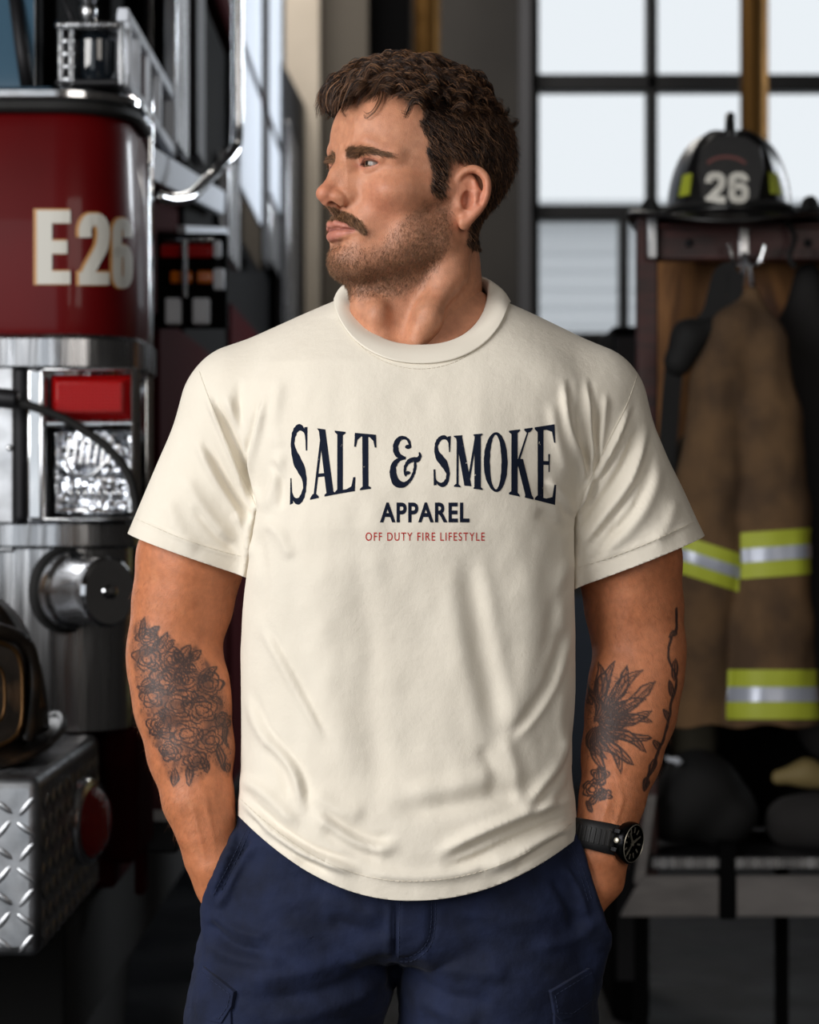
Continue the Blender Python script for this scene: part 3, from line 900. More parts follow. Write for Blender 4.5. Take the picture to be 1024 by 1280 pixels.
# ================================================================== BODY
r_ = lambda px: px / S
ARM_L = [(304, 525, 2.635, 56), (266, 600, 2.64, 60), (238, 700, 2.645, 65), (228, 755, 2.645, 60.5), (219, 800, 2.64, 54.5), (220, 835, 2.633, 56.5), (227, 880, 2.622, 57), (238, 940, 2.61, 51.5), (248, 1000, 2.595, 42.5), (259, 1040, 2.588, 35), (270, 1080, 2.58, 31)]
ARM_R = [(732, 525, 2.635, 56), (764, 600, 2.64, 61), (786, 700, 2.645, 64), (793, 760, 2.645, 59), (798, 805, 2.64, 54), (797, 845, 2.633, 53.5), (789, 890, 2.622, 53), (777, 945, 2.61, 47.5), (765, 1000, 2.595, 38.5), (757, 1035, 2.588, 33.5), (751, 1068, 2.583, 29.5)]

def arm_mesh(A, side):
    pts = [P(a, b, d) for a, b, d, r in A]; rs = [r_(r) * d / PD for a, b, d, r in A]
    lo = np.min(pts, 0) - .085; hi = np.max(pts, 0) + .085; lo[2] -= .13
    f = Field(lo, hi, .0014)
    f.chain(pts, rs, k=.013)
    s = side
    e = lambda x, y, d: P(x, y, d)
    cx = lambda i: A[i][0]
    # forearm muscles and the crease inside the elbow
    if s < 0:
        f.cone(e(197, 815, 2.625), e(215, 900, 2.605), .020, .016, k=.03)
        f.cone(e(258, 850, 2.610), e(262, 930, 2.598), .016, .012, k=.03)
        f.line([e(283, 792, 2.60), e(262, 806, 2.590), e(238, 812, 2.588)], [-.0030, -.0022, -.0004], .006)
        f.line([e(248, 775, 2.588), e(258, 800, 2.586), e(262, 830, 2.585)], [.0004, .0025, .0004], .006)
        f.line([e(255, 985, 2.558), e(262, 1020, 2.553), e(270, 1060, 2.550)], [.0004, .0018, .0012], .0040)
        f.line([e(235, 985, 2.560), e(246, 1030, 2.555), e(256, 1070, 2.552)], [.0002, .0016, .0010], .0028)
        f.line([e(250, 880, 2.575), e(245, 940, 2.566), e(252, 1000, 2.558)], [.0002, .0010, .0010], .0026)
        f.puff(e(226, 1050, 2.57), .0015, .008)
        hand = [(270, 1080, 2.580, 31, 20), (283, 1115, 2.578, 33, 18), (296, 1160, 2.575, 33, 15)]
        fdir = [(283, 1175), (296, 1185), (310, 1185), (322, 1178)]; th = [(292, 1105), (322, 1130), (334, 1150)]
    else:
        f.cone(e(822, 815, 2.625), e(808, 900, 2.605), .019, .015, k=.03)
        f.cone(e(762, 850, 2.610), e(760, 920, 2.598), .015, .012, k=.03)
        f.line([e(742, 800, 2.60), e(760, 812, 2.590), e(785, 815, 2.588)], [-.0028, -.0020, -.0004], .006)
        f.line([e(778, 775, 2.588), e(766, 800, 2.586), e(760, 830, 2.585)], [.0004, .0028, .0004], .006)
        f.line([e(765, 985, 2.560), e(758, 1010, 2.556), e(752, 1035, 2.552)], [.0004, .0018, .0010], .0040)
        f.line([e(770, 960, 2.564), e(778, 1000, 2.560), e(770, 1030, 2.556)], [.0002, .0012, .0010], .0028)
        f.line([e(752, 1070, 2.553), e(748, 1095, 2.552), e(742, 1115, 2.552)], [.0002, .0012, .0010], .0026)
        hand = [(751, 1068, 2.583, 29.5, 20), (743, 1105, 2.580, 32, 18), (720, 1155, 2.582, 30, 14)]
        fdir = [(732, 1168), (720, 1182), (708, 1184), (697, 1176)]; th = [(732, 1100), (702, 1128), (690, 1150)]
    f.puff(e(cx(3), 740, 2.578), .004, (.022, .03, .035))
    # back of the hand goes into the pocket; fingers continue out of sight
    for i in range(2):
        a, b = hand[i], hand[i + 1]
        f.cone(P(*a[:3]), P(*b[:3]), r_(a[4] + 3), r_(b[4] + 2), k=.015, sq=((1, .25 * s, 0), 1.55))
    root = hand[2]
    for q, (fx, fy) in enumerate(fdir):
        rt = P(root[0] + (fx - root[0]) * .6, root[1] - 4, root[2])
        k1 = P(fx, fy + 6, root[2] - .004); k2 = P(fx + (fx - root[0]) * .15, fy + 30 - abs(q - 1.3) * 4, root[2] - .010); k3 = P(fx, fy + 48 - abs(q - 1.3) * 8, root[2] - .004)
        f.chain([rt, k1, k2, k3], [.0085, .0082, .0075, .0065], k=.003)
    f.chain([P(th[0][0], th[0][1], 2.575), P(th[1][0], th[1][1], 2.565), P(th[2][0], th[2][1], 2.562)], [.011, .0095, .0080], k=.006)
    V, Fq = f.mesh(); V = smooth_mesh(V, Fq, 3)
    return V, tri(Fq)

def torso_mesh():
    f = Field((-.27, 2.44, .72), (.29, 2.80, 1.66), .006)
    for y, xl, xr, d0, d1 in ((470, 330, 720, 2.57, 2.70), (560, 325, 718, 2.53, 2.72), (700, 330, 712, 2.53, 2.72), (900, 335, 700, 2.54, 2.70), (1060, 330, 700, 2.54, 2.70)):
        a = P((xl + xr) / 2, y, PD); hw = (xr - xl) / 2 / S
        f.ell((a[0], (d0 + d1) / 2, a[2]), (hw, (d1 - d0) / 2, .10), k=.05)
    f.cone(P(528, 390, 2.64), P(525, 480, 2.63), .060, .075, k=.03)
    for a, b in (((475, 455), (310, 520)), ((575, 455), (728, 520))):
        f.cone(P(*a, 2.64), P(*b, 2.64), .036, .044, k=.04)
    # trunk down to the hips and legs, hidden by the clothes
    f.cone(P(430, 1090, 2.61), P(580, 1090, 2.61), .080, .08, k=.05)
    V, Fq = f.mesh()
    return V, tri(Fq)

def arm_color(V, Nn, side):
    n = len(V); col = np.tile(np.array(srgb(188, 118, 80)), (n, 1)); q = Q(V)
    def mix(m, c): m = np.clip(m, 0, 1)[:, None]; col[:] = col * (1 - m) + np.array(c) * m
    nz = vnoise(V, 60, 1) * .5 + vnoise(V, 160, 2) * .3 + vnoise(V, 420, 3) * .2
    mix(sstep(.1, .7, nz) * .4, srgb(164, 94, 60)); mix(sstep(.1, .7, -nz) * .3, srgb(204, 138, 98))
    return col

def tattoo(V, Nn, side):
    """ink drawn as line work on the forearm, read from the front"""
    q = Q(V); n = len(V); ink = np.zeros(n)
    q = q + np.stack([2.6 * vnoise(V, 55, 90) + 1.3 * vnoise(V, 130, 91), 2.6 * vnoise(V, 55, 92) + 1.3 * vnoise(V, 130, 93)], 1); r2 = np.random.default_rng(5 if side < 0 else 9)
    front = sstep(.15, -.25, Nn[:, 1])
    def stroke(pts, w, a=1.0, taper=True):
        pts = np.asarray(pts, float)
        lo = pts.min(0) - 6; hi = pts.max(0) + 6
        m = np.where((q[:, 0] > lo[0]) & (q[:, 0] < hi[0]) & (q[:, 1] > lo[1]) & (q[:, 1] < hi[1]))[0]
        if not len(m): return
        d, t = seg_dist2d(q[m], pts)
        ww = w * (np.sin(np.pi * np.clip(t, .03, .97)) ** .5 if taper else 1)
        ink[m] = np.maximum(ink[m], a * sstep(ww + .9, np.maximum(ww - .5, 0), d))
    def shade(poly, a, hatch=None):
        m = soft_poly(q, poly, 1.5)
        if hatch is not None:
            th, per = hatch; c = (q[:, 0] * math.cos(th) + q[:, 1] * math.sin(th)) / per * 6.283
            m = m * sstep(-.5, .7, np.sin(c + 2 * vnoise(V, 80, 4)))
        np.maximum(ink, m * a, out=ink)
    def leaf(x0, y0, x1, y1, wd, ribs=4, curve=0.0, fill=.35):
        a = np.array([x0, y0], float); b = np.array([x1, y1], float); d = b - a; Ln = np.linalg.norm(d); d /= Ln; nn = np.array([-d[1], d[0]])
        t = np.linspace(0, 1, 9)
        mid = a + d * (t * Ln)[:, None] + nn * (curve * np.sin(np.pi * t) * Ln)[:, None]
        w = wd * np.sin(np.pi * np.clip(t, 0, 1)) ** .7 * (1 - .25 * t)
        up = mid + nn * w[:, None]; dn = mid - nn * w[:, None]
        shade(list(map(tuple, up)) + list(map(tuple, dn[::-1])), fill)
        stroke(up, 1.25); stroke(dn, 1.25); stroke(mid, .8)
        for i in range(ribs):
            k = 1 + int(i * 7 / max(ribs, 1)); s = 1 if i % 2 else -1
            stroke([mid[k], mid[min(k + 1, 8)] + nn * s * w[k] * .9], .6, .8)
        # shaded half
        shade(list(map(tuple, up)) + list(map(tuple, mid[::-1])), .75, (0.6, 3.2))
    def rose(cx, cy, R):
        for k in range(3):
            rr = R * (1 - .30 * k); a0 = r2.random() * 6; npt = 5 - k; da = 6.283 / npt
            for j in range(npt):
                a = np.linspace(a0 + j * da, a0 + j * da + da * 1.15, 8); w = rr * (.82 + .34 * np.sin((a - a[0]) / (da * 1.15) * 3.14))
                stroke(np.stack([cx + w * np.cos(a), cy + w * .85 * np.sin(a)], 1), 1.15)
                if r2.random() < .6:
                    a2 = a[2:6]; shade([(cx + w[2] * math.cos(t), cy + w[2] * .85 * math.sin(t)) for t in a2] + [(cx + rr * .72 * math.cos(t), cy + rr * .62 * math.sin(t)) for t in a2[::-1]], .8, (a0, 2.8))
    if side < 0:
        region = [(168, 775), (186, 772), (190, 790), (204, 800), (208, 788), (220, 806), (236, 812), (246, 806), (262, 830), (278, 860), (287, 890), (290, 950), (284, 972), (262, 950), (258, 966), (238, 984), (230, 960), (220, 986), (206, 965), (190, 930), (176, 890), (168, 840), (163, 800)]
        ins = lambda x, y: inpoly(np.array([[x, y]]), region)[0]
        # shaded ground with ragged gaps
        nz = vnoise(V, 95, 31) + .6 * vnoise(V, 210, 32)
        m = soft_poly(q, region, 3)
        np.maximum(ink, m * (.32 + .46 * sstep(-.1, .6, nz)), out=ink)
        ln = np.abs(((nz + .4 * vnoise(V, 420, 33)) * 3.1) % 1 - .5) * 2
        np.maximum(ink, m * .85 * sstep(.34, .10, ln), out=ink)
        for cx, cy, R in ((183, 795, 12), (184, 822, 15), (214, 825, 15), (205, 850, 18), (235, 850, 17), (262, 855, 15), (190, 870, 14), (222, 880, 19), (252, 888, 18), (200, 905, 15), (232, 918, 18), (262, 925, 16), (212, 940, 13), (243, 950, 14), (278, 900, 11)):
            rose(cx, cy, R)
        for i in range(46):
            x = 170 + r2.random() * 115; y = 785 + r2.random() * 190
            if not ins(x, y): continue
            a = r2.random() * 6.28; l_ = 12 + r2.random() * 12
            if ins(x + l_ * math.cos(a), y + l_ * math.sin(a)): leaf(x, y, x + l_ * math.cos(a), y + l_ * math.sin(a), 3.2 + r2.random() * 2.2, 3, .12, .35)
        for x0, y0, x1, y1, w in ((175, 800, 182, 773, 4), (186, 790, 200, 783, 3), (196, 812, 208, 790, 5), (206, 812, 220, 803, 5), (225, 830, 240, 806, 6), (240, 825, 252, 812, 5), (256, 850, 270, 832, 5), (218, 960, 217, 986, 5), (236, 955, 236, 983, 5), (252, 945, 258, 966, 5), (272, 930, 280, 965, 4), (282, 900, 284, 935, 3)):
            leaf(x0, y0, x1, y1, w, 3)
    else:
        cx, cy = 745, 905
        # fan of long pointed petals
        for i, (ang, l0, l1, w) in enumerate([(-100, 30, 62, 5), (-88, 34, 78, 6), (-74, 30, 82, 6), (-62, 26, 84, 6), (-50, 24, 90, 7), (-38, 24, 90, 7), (-26, 20, 68, 6), (-14, 20, 70, 6), (-2, 20, 68, 6), (12, 18, 70, 6), (26, 16, 66, 6), (42, 14, 60, 6), (60, 12, 56, 6), (78, 12, 50, 6)]):
            a = math.radians(ang); ca, sa = math.cos(a), math.sin(a)
            leaf(cx + l0 * ca * .7, cy + l0 * sa * .8, cx + l1 * ca * 1.04, cy + l1 * sa * (1.0 if sa < 0 else 1.25), w * 1.1, 4, .10 * (1 if i % 2 else -1), .30)
        for i in range(17):
            a = math.radians(-115 + 12.5 * i); l0 = 4; l1 = 30 + r2.random() * 18
            leaf(cx + l0 * math.cos(a), cy + l0 * math.sin(a), cx + l1 * math.cos(a + .25), cy + l1 * math.sin(a + .25), 4.5, 3, .2, .6)
        nz = vnoise(V, 110, 41) + .5 * vnoise(V, 260, 42)
        m = soft_poly(q, [(735, 850), (760, 842), (788, 850), (790, 880), (775, 930), (755, 945), (735, 950), (728, 900)], 8)
        ln = np.abs(((nz) * 3.3) % 1 - .5) * 2
        np.maximum(ink, m * .75 * sstep(.34, .12, ln), out=ink); np.maximum(ink, m * .35 * sstep(0, .5, nz), out=ink)
        # lower blossom above the watch
        for a_, b_, R in ((741, 985, 12), (750, 970, 10), (757, 992, 9)): rose(a_, b_, R)
        for x0, y0, x1, y1, w in ((735, 1005, 748, 992, 4), (748, 1002, 762, 985, 4), (738, 1015, 733, 1000, 3), (755, 975, 748, 958, 4)): leaf(x0, y0, x1, y1, w, 3)
        # thin vine up the outer edge
        stroke(catmull([(845, 760), (846, 785), (838, 800), (836, 822), (845, 845), (842, 870), (834, 905), (826, 935), (815, 965), (807, 985)], 6), 1.6, taper=False)
        for x0, y0, x1, y1, w in ((846, 790, 836, 798, 3), (842, 850, 846, 822, 4), (836, 900, 830, 885, 3), (826, 940, 818, 925, 4), (820, 950, 812, 972, 4), (812, 970, 806, 988, 3), (840, 870, 836, 850, 3)): leaf(x0, y0, x1, y1, w, 2)
    return ink * front

def build_body(person):
    HV, HT = build_head(.0012)
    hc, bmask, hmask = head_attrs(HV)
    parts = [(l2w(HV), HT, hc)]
    for A, s in ((ARM_L, -1), (ARM_R, 1)):
        V, T = arm_mesh(A, s); Nn = normals(V, T)
        c = arm_color(V, Nn, s); k = tattoo(V, Nn, s)[:, None] * .94
        c = c * (1 - k) + np.array(srgb(40, 37, 40)) * k
        parts.append((V, T, c))
        q = Q(V)
        w = sstep(700, 760, q[:, 1]) * sstep(1100, 1040, q[:, 1])
        p, nn, _ = sample_surface(V, T, w * sstep(-.05, -.4, Nn[:, 1]), 1700)
        fl = np.stack([.5 * s * np.ones(len(p)), .1 + 0 * p[:, 0], -1 + 0 * p[:, 0]], 1)
        pa = grow(p, nn, fl, .007 + .006 * rng.random(len(p)), 5, lift=.30, jit=.30)
        strands_mesh('arm_hair', pa, np.linspace(1, .3, 5)[None] * np.full((len(p), 1), .00006), mat('arm_hair', srgb(128, 86, 60), .5), person)
    V, T = torso_mesh(); parts.append((V, T, np.tile(np.array(srgb(196, 138, 108)), (len(V), 1))))
    off = 0; Vs = []; Ts = []; Cs = []
    for V, T, c in parts: Vs.append(V); Ts.append(T + off); Cs.append(c); off += len(V)
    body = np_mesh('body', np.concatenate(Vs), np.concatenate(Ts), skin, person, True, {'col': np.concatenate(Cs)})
    cap, fm = build_hair(HV, HT, hmask, person)
    build_beard(HV, HT, bmask, fm, person)
    build_eyes(person)
    return body
# ================================================================== T-SHIRT
TORSO = np.array([  # picture row, left, right, front depth, back depth
    (400, 320, 725, 2.560, 2.690), (430, 305, 738, 2.541, 2.695), (455, 298, 744, 2.524, 2.700), (480, 292, 752, 2.514, 2.715), (520, 292, 750, 2.502, 2.735), (560, 302, 740, 2.493, 2.742), (610, 313, 724, 2.486, 2.745),
    (660, 308, 720, 2.486, 2.742), (720, 302, 722, 2.492, 2.740), (800, 301, 724, 2.499, 2.735), (860, 301, 723, 2.500, 2.732), (920, 301, 717, 2.498, 2.730),
    (960, 301, 716, 2.493, 2.730), (1000, 298, 720, 2.484, 2.730), (1045, 296, 722, 2.478, 2.730), (1180, 300, 716, 2.474, 2.725)], float)

def px_plane(px1, px2, d=PD):
    """unit normal (in x,z) to the picture line px1->px2 pointing right of travel, with a point"""
    a, b = P(*px1, d), P(*px2, d); t = b - a; t[1] = 0; t /= np.linalg.norm(t)
    return a, np.array([-t[2], 0, t[0]])

FOLDS = [  # points, width px, height mm (+ out), kind r=round, s=step
    # left sleeve and armpit
    ([(259, 488), (278, 535), (298, 585), (316, 632)], 7, 3.2, 's'), ([(271, 505), (296, 560), (313, 612), (321, 640)], 5, -3.0, 'r'), ([(282, 490), (300, 540), (312, 590)], 6, 2.6, 'r'),
    ([(246, 545), (270, 595), (300, 640), (318, 662)], 10, 3.0, 's'), ([(228, 590), (256, 640), (292, 680)], 11, 2.4, 'r'), ([(206, 620), (226, 665), (250, 690)], 12, 1.8, 'r'),
    ([(262, 560), (288, 615), (314, 652)], 5, -2.4, 'r'), ([(240, 630), (270, 668), (300, 690)], 6, -1.8, 'r'), ([(292, 640), (308, 668), (312, 700)], 6, 2.4, 'r'),
    ([(326, 640), (312, 592), (322, 535), (331, 490)], 8, 4.0, 's'), ([(330, 642), (345, 600), (352, 560)], 9, 2.5, 'r'), ([(322, 628), (303, 570), (298, 500), (300, 470)], 7, -2.5, 'r'),
    ([(328, 650), (350, 668), (366, 700)], 10, 2.0, 'r'), ([(322, 660), (330, 720), (326, 780)], 9, -1.8, 'r'), ([(350, 470), (344, 520), (348, 570)], 10, 1.6, 'r'), ([(338, 575), (352, 600), (350, 640)], 6, -2.0, 'r'),
    # right sleeve and armpit
    ([(707, 470), (712, 530), (730, 585), (728, 620)], 8, 3.4, 's'), ([(734, 470), (738, 527), (742, 585), (726, 640)], 7, 3.8, 's'), ([(758, 488), (752, 540), (746, 580)], 6, 2.6, 'r'),
    ([(722, 500), (728, 550), (736, 600)], 5, -2.4, 'r'), ([(746, 500), (746, 560), (738, 610)], 5, -2.6, 'r'), ([(690, 500), (696, 550), (712, 600)], 8, 1.6, 'r'),
    ([(791, 504), (769, 559), (738, 612), (722, 648)], 7, 3.4, 's'), ([(800, 530), (775, 590), (742, 640), (722, 668)], 6, -3.0, 'r'), ([(812, 530), (792, 600), (752, 655), (724, 690)], 9, 3.4, 's'),
    ([(826, 575), (810, 630), (778, 672), (740, 700)], 10, 2.6, 'r'), ([(818, 560), (796, 630), (760, 676)], 5, -2.2, 'r'), ([(846, 620), (836, 655), (815, 682)], 10, 1.6, 'r'), ([(775, 650), (750, 690), (735, 712)], 6, -1.8, 'r'),
    ([(719, 650), (704, 625), (680, 600)], 9, 2.6, 's'), ([(716, 668), (690, 650), (668, 640)], 9, -1.8, 'r'), ([(716, 690), (700, 740), (705, 800)], 10, 2.4, 'r'), ([(714, 720), (690, 770), (684, 820)], 9, -2.0, 'r'),
    # chest and belly drape
    ([(458, 700), (462, 800), (464, 900), (478, 1000)], 20, -2.6, 'r'), ([(400, 690), (404, 800), (420, 900), (436, 980)], 22, 2.4, 'r'), ([(585, 690), (606, 800), (622, 880), (630, 925)], 20, -3.0, 's'),
    ([(560, 700), (572, 800), (590, 880), (610, 950)], 20, 2.4, 'r'), ([(660, 700), (664, 800), (650, 880), (632, 930)], 22, 3.0, 'r'), ([(711, 780), (690, 850), (662, 895), (636, 925)], 9, -3.0, 's'),
    ([(325, 775), (355, 830), (392, 898), (410, 930)], 8, 2.2, 's'), ([(308, 860), (330, 915), (370, 965), (382, 1020)], 9, 3.6, 's'), ([(330, 930), (352, 960), (362, 1000)], 8, -2.4, 'r'),
    ([(626, 915), (640, 950), (648, 985), (655, 1018)], 11, 3.0, 'r'), ([(600, 930), (618, 968), (612, 1000)], 10, -2.2, 'r'), ([(712, 905), (704, 950), (680, 985), (652, 1020)], 9, 3.0, 's'),
    ([(720, 945), (712, 985), (690, 1008)], 6, -2.6, 'r'), ([(706, 860), (700, 900), (708, 950)], 7, 2.0, 'r'),
    ([(163, 645), (235, 675), (308, 699)], 3.0, .7, 's'), ([(874, 651), (800, 683), (716, 712)], 3.0, .7, 's'),
    # swags above the hem
    ([(298, 990), (322, 1018), (350, 1043), (395, 1070), (455, 1088)], 9, 4.6, 's'), ([(300, 1004), (330, 1040), (372, 1072), (420, 1092)], 6, -4.0, 'r'), ([(296, 972), (330, 990), (362, 1022), (378, 1030)], 8, 3.4, 'r'),
    ([(390, 1010), (430, 1042), (470, 1058), (500, 1048)], 11, 3.4, 's'), ([(400, 1032), (440, 1060), (480, 1072)], 8, -2.6, 'r'), ([(385, 990), (420, 1012), (460, 1018)], 12, 2.0, 'r'),
    ([(720, 1000), (690, 1010), (640, 1028), (590, 1050), (545, 1072)], 10, 4.8, 's'), ([(722, 1018), (690, 1030), (640, 1050), (592, 1074), (552, 1086)], 6, -4.2, 'r'), ([(722, 1030), (682, 1048), (640, 1072), (600, 1090)], 7, 3.6, 'r'),
    ([(482, 1014), (550, 1010), (639, 990), (690, 968)], 13, -3.0, 'r'), ([(500, 990), (560, 984), (630, 965)], 14, 2.0, 'r'), ([(450, 1088), (510, 1096), (570, 1092), (620, 1078)], 8, 2.6, 'r'),
    ([(712, 1040), (672, 1064), (640, 1086)], 5, -3.0, 'r'), ([(318, 1030), (352, 1062), (380, 1082)], 5, 2.6, 'r'),
]

def fold_push(q):
    out = np.zeros(len(q))
    for pts, w, h, kind in FOLDS:
        if pts[0][1] < 715 and 4 < w <= 12: w *= .82; h *= .84
        pts = catmull(np.array(pts, float), 5)
        lo = pts.min(0) - 3 * w; hi = pts.max(0) + 3 * w
        m = np.where((q[:, 0] > lo[0]) & (q[:, 0] < hi[0]) & (q[:, 1] > lo[1]) & (q[:, 1] < hi[1]))[0]
        if not len(m): continue
        d, t = seg_dist2d(q[m], pts)
        ends = np.minimum(sstep(-.02, .22, t), sstep(1.02, .78, t))
        # fade past the ends
        v = np.exp(-(d / w) ** 2)
        if kind == 's':
            # signed side
            i = np.clip((t * (len(pts) - 1)).astype(int), 0, len(pts) - 2)
            tv = pts[i + 1] - pts[i]; pv = q[m] - pts[i]
            sd = np.sign(tv[:, 0] * pv[:, 1] - tv[:, 1] * pv[:, 0]) * d
            v = np.exp(-((sd - .35 * w) / (w * .8)) ** 2) - .55 * np.exp(-((sd + .75 * w) / (w * .6)) ** 2)
        out[m] += h * v * ends
    return out * .001

def hem_row(px):
    u = (px - 512) / 212.0
    return np.where(u < 0, 1126 - 104 * np.abs(u) ** 2.05, 1126 - 80 * np.abs(u) ** 2.15)

def shirt_material():
    m = mat('cream_cotton', srgb(232, 225, 212), .88, sheen=.10); b = bsdf(m)
    tc = N(m, 'ShaderNodeTexCoord')
    n1 = N(m, 'ShaderNodeTexNoise', i_Scale=14.0, i_Detail=3.0); L(m, tc.outputs['Object'], n1.inputs['Vector'])
    r = N(m, 'ShaderNodeValToRGB'); r.color_ramp.elements[0].color = (*srgb(225, 217, 202), 1); r.color_ramp.elements[1].color = (*srgb(234, 227, 213), 1)
    L(m, n1.outputs['Fac'], r.inputs[0]); L(m, r.outputs[0], b.inputs['Base Color'])
    n2 = N(m, 'ShaderNodeTexNoise', i_Scale=90.0, i_Detail=6.0, i_Roughness=.6); L(m, tc.outputs['Object'], n2.inputs['Vector'])
    n3 = N(m, 'ShaderNodeTexNoise', i_Scale=1500.0, i_Detail=2.0); L(m, tc.outputs['Object'], n3.inputs['Vector'])
    b1 = N(m, 'ShaderNodeBump', i_Strength=.42, i_Distance=.0018); L(m, n2.outputs['Fac'], b1.inputs['Height'])
    b2 = N(m, 'ShaderNodeBump', i_Strength=.5, i_Distance=.0005); L(m, n3.outputs['Fac'], b2.inputs['Height']); L(m, b1.outputs[0], b2.inputs['Normal'])
    L(m, b2.outputs[0], b.inputs['Normal'])
    return m

CUFF_L = ((158, 668), (305, 720)); CUFF_R = ((880, 672), (722, 734))
GAP_L = ((330, 636), (304, 735)); GAP_R = ((717, 638), (722, 750))

def build_shirt(person):
    f = Field((-.36, 2.44, .86), (.36, 2.80, 1.63), .0025)
    zt = (CZ - (TORSO[:, 0] - 640) / S)[::-1]
    def prof(z, c): return np.interp(z, zt, TORSO[::-1, c])
    top = P(0, 440, PD)[2]; bot = P(0, 1165, PD)[2]
    def torso(X, Y, Z):
        z = Z.ravel()
        xl = (prof(z, 1) - 512) / S; xr = (prof(z, 2) - 512) / S; yf = prof(z, 3); yb = prof(z, 4)
        sh = lambda a: a[None, None, :]
        cx, hw, cy, hd = sh((xl + xr) / 2), sh((xr - xl) / 2), sh((yf + yb) / 2), sh((yb - yf) / 2)
        u = np.abs(X - cx) / hw; v = np.abs(Y - cy) / hd
        k = (u ** 2.5 + v ** 2.5) ** (1 / 2.5)
        d = (k - 1) * .5 * (hd + hw * .4)
        # shoulders slope down from the neck
        xt = np.abs(X - .012)
        zs = P(0, 346, PD)[2] - .25 * xt - 1.1 * xt ** 2 - 2.6 * np.maximum(2.63 - Y, 0) ** 2 - 1.8 * np.maximum(Y - 2.63, 0) ** 2
        return smax(smax(d, Z - zs, .035), bot - Z, .002)
    f.op((-.36, 2.44, .86), (.36, 2.80, 1.63), torso, 'u', 0)
    for s in (0, 1):
        a, b = (((462, 420), (300, 486)), ((584, 420), (740, 488)))[s]
        f.cone(P(*a, 2.64), P(*b, 2.64), r_(46), r_(54), k=.04)
        g = (((297, 520), (226, 712)), ((737, 522), (808, 720)))[s]
        f.cone(P(*g[0], 2.635), P(*g[1], 2.640), r_(70), r_(81) if s == 0 else r_(88), k=.03)
    # narrow gap between sleeve and side below the armpit
    for (p1, p2), sg in ((GAP_L, 1), (GAP_R, -1)):
        a, nn = px_plane(p1, p2)
        zc = a[2]
        ty = -.42 * sg * np.sign(nn[0])
        def gap(X, Y, Z, a=a, nn=nn, zc=zc, ty=ty):
            d = np.abs((X - a[0]) * nn[0] + (Z - a[2]) * nn[2] + (Y - 2.575) * ty) - .0021
            return smax(d + 0 * Y, Z - zc, .004)
        f.op((min(P(*p1, PD)[0], P(*p2, PD)[0]) - .11, 2.44, .86), (max(P(*p1, PD)[0], P(*p2, PD)[0]) + .11, 2.80, zc), gap, 's', .004)
    V, Fq = f.mesh(); V = smooth_mesh(V, Fq, 6); T = tri(Fq)
    # drape
    Nn = normals(V, T); q = Q(V)
    front = sstep(.25, -.35, Nn[:, 1])
    push = fold_push(q) * 1.12 * front * (2.25 - .80 * sstep(690, 740, q[:, 1]) + .25 * sstep(930, 990, q[:, 1]))
    push += (.0020 * vnoise(V * [1, 1, .45], 24, 51) + .0011 * vnoise(V * [1, 1, .6], 55, 52)) * sstep(420, 520, q[:, 1])
    V = V + Nn * push[:, None] * np.array([.6, 1, .6])
    V = smooth_mesh(V, T, 2)
    # --- openings
    q = Q(V)
    hemz = (q[:, 1] - hem_row(q[:, 0])) * -1 / S
    back = sstep(2.60, 2.66, V[:, 1]); hemz = hemz * (1 - back) + back * ((V[:, 2] - P(0, 1045, PD)[2]))
    aL, nL = px_plane(*GAP_L); aR, nR = px_plane(*GAP_R)
    zc = P(0, 645, PD)[2]
    sideL = -((V - aL) @ nL + (V[:, 1] - 2.575) * -.42 * np.sign(nL[0])) * np.sign(nL[0])   # positive = sleeve side
    sideR = ((V - aR) @ nR + (V[:, 1] - 2.575) * .42 * np.sign(nR[0])) * np.sign(nR[0])
    def axisdist(cuff, inner):
        a, n_ = px_plane(*cuff); 
        if (inner - a) @ n_ < 0: n_ = -n_
        return (V - a) @ n_
    gL = axisdist(CUFF_L, P(290, 560, PD)); gR = axisdist(CUFF_R, P(740, 560, PD))
    bow = lambda cuff: 0.0
    low = V[:, 2] < zc
    g = hemz.copy()
    inL = (sideL > 0) & (low | (q[:, 0] < 290)); inR = (sideR > 0) & (low | (q[:, 0] > 760))
    g[inL] = gL[inL]; g[inR] = gR[inR]
    g[~inL & ~inR & (q[:, 1] < 990)] = .05
    ncx, ncy = P(528, 0, 2.62)[0], 2.625
    rad = np.sqrt(((V[:, 0] - ncx) / r_(104)) ** 2 + ((V[:, 1] - ncy) / .0975) ** 2)
    nk = (q[:, 1] < 520) & (Nn[:, 2] > -.2)
    r2_ = (np.abs((q[:, 0] - 527) / 105) ** 2.1 + np.abs((q[:, 1] - 363) / 88.0) ** 2.1) ** (1 / 2.1)
    fb = sstep(2.60, 2.64, V[:, 1]); gk = (r2_ - 1) * .09 * (1 - fb) + (rad - 1) * .09 * fb
    g[nk] = np.minimum(g[nk], gk[nk])
    V, T = clip_mesh(V, T, g)
    sm = shirt_material()
    shirt = np_mesh('t_shirt', V, T, sm, person)
    md = shirt.modifiers.new('thickness', 'SOLIDIFY'); md.thickness = .0022; md.offset = -1
    tree = BVHTree.FromPolygons(V.tolist(), T.tolist())
    # --- neck rib
    th = np.linspace(0, 2 * math.pi, 160, endpoint=False)
    rows = []
    outer = []
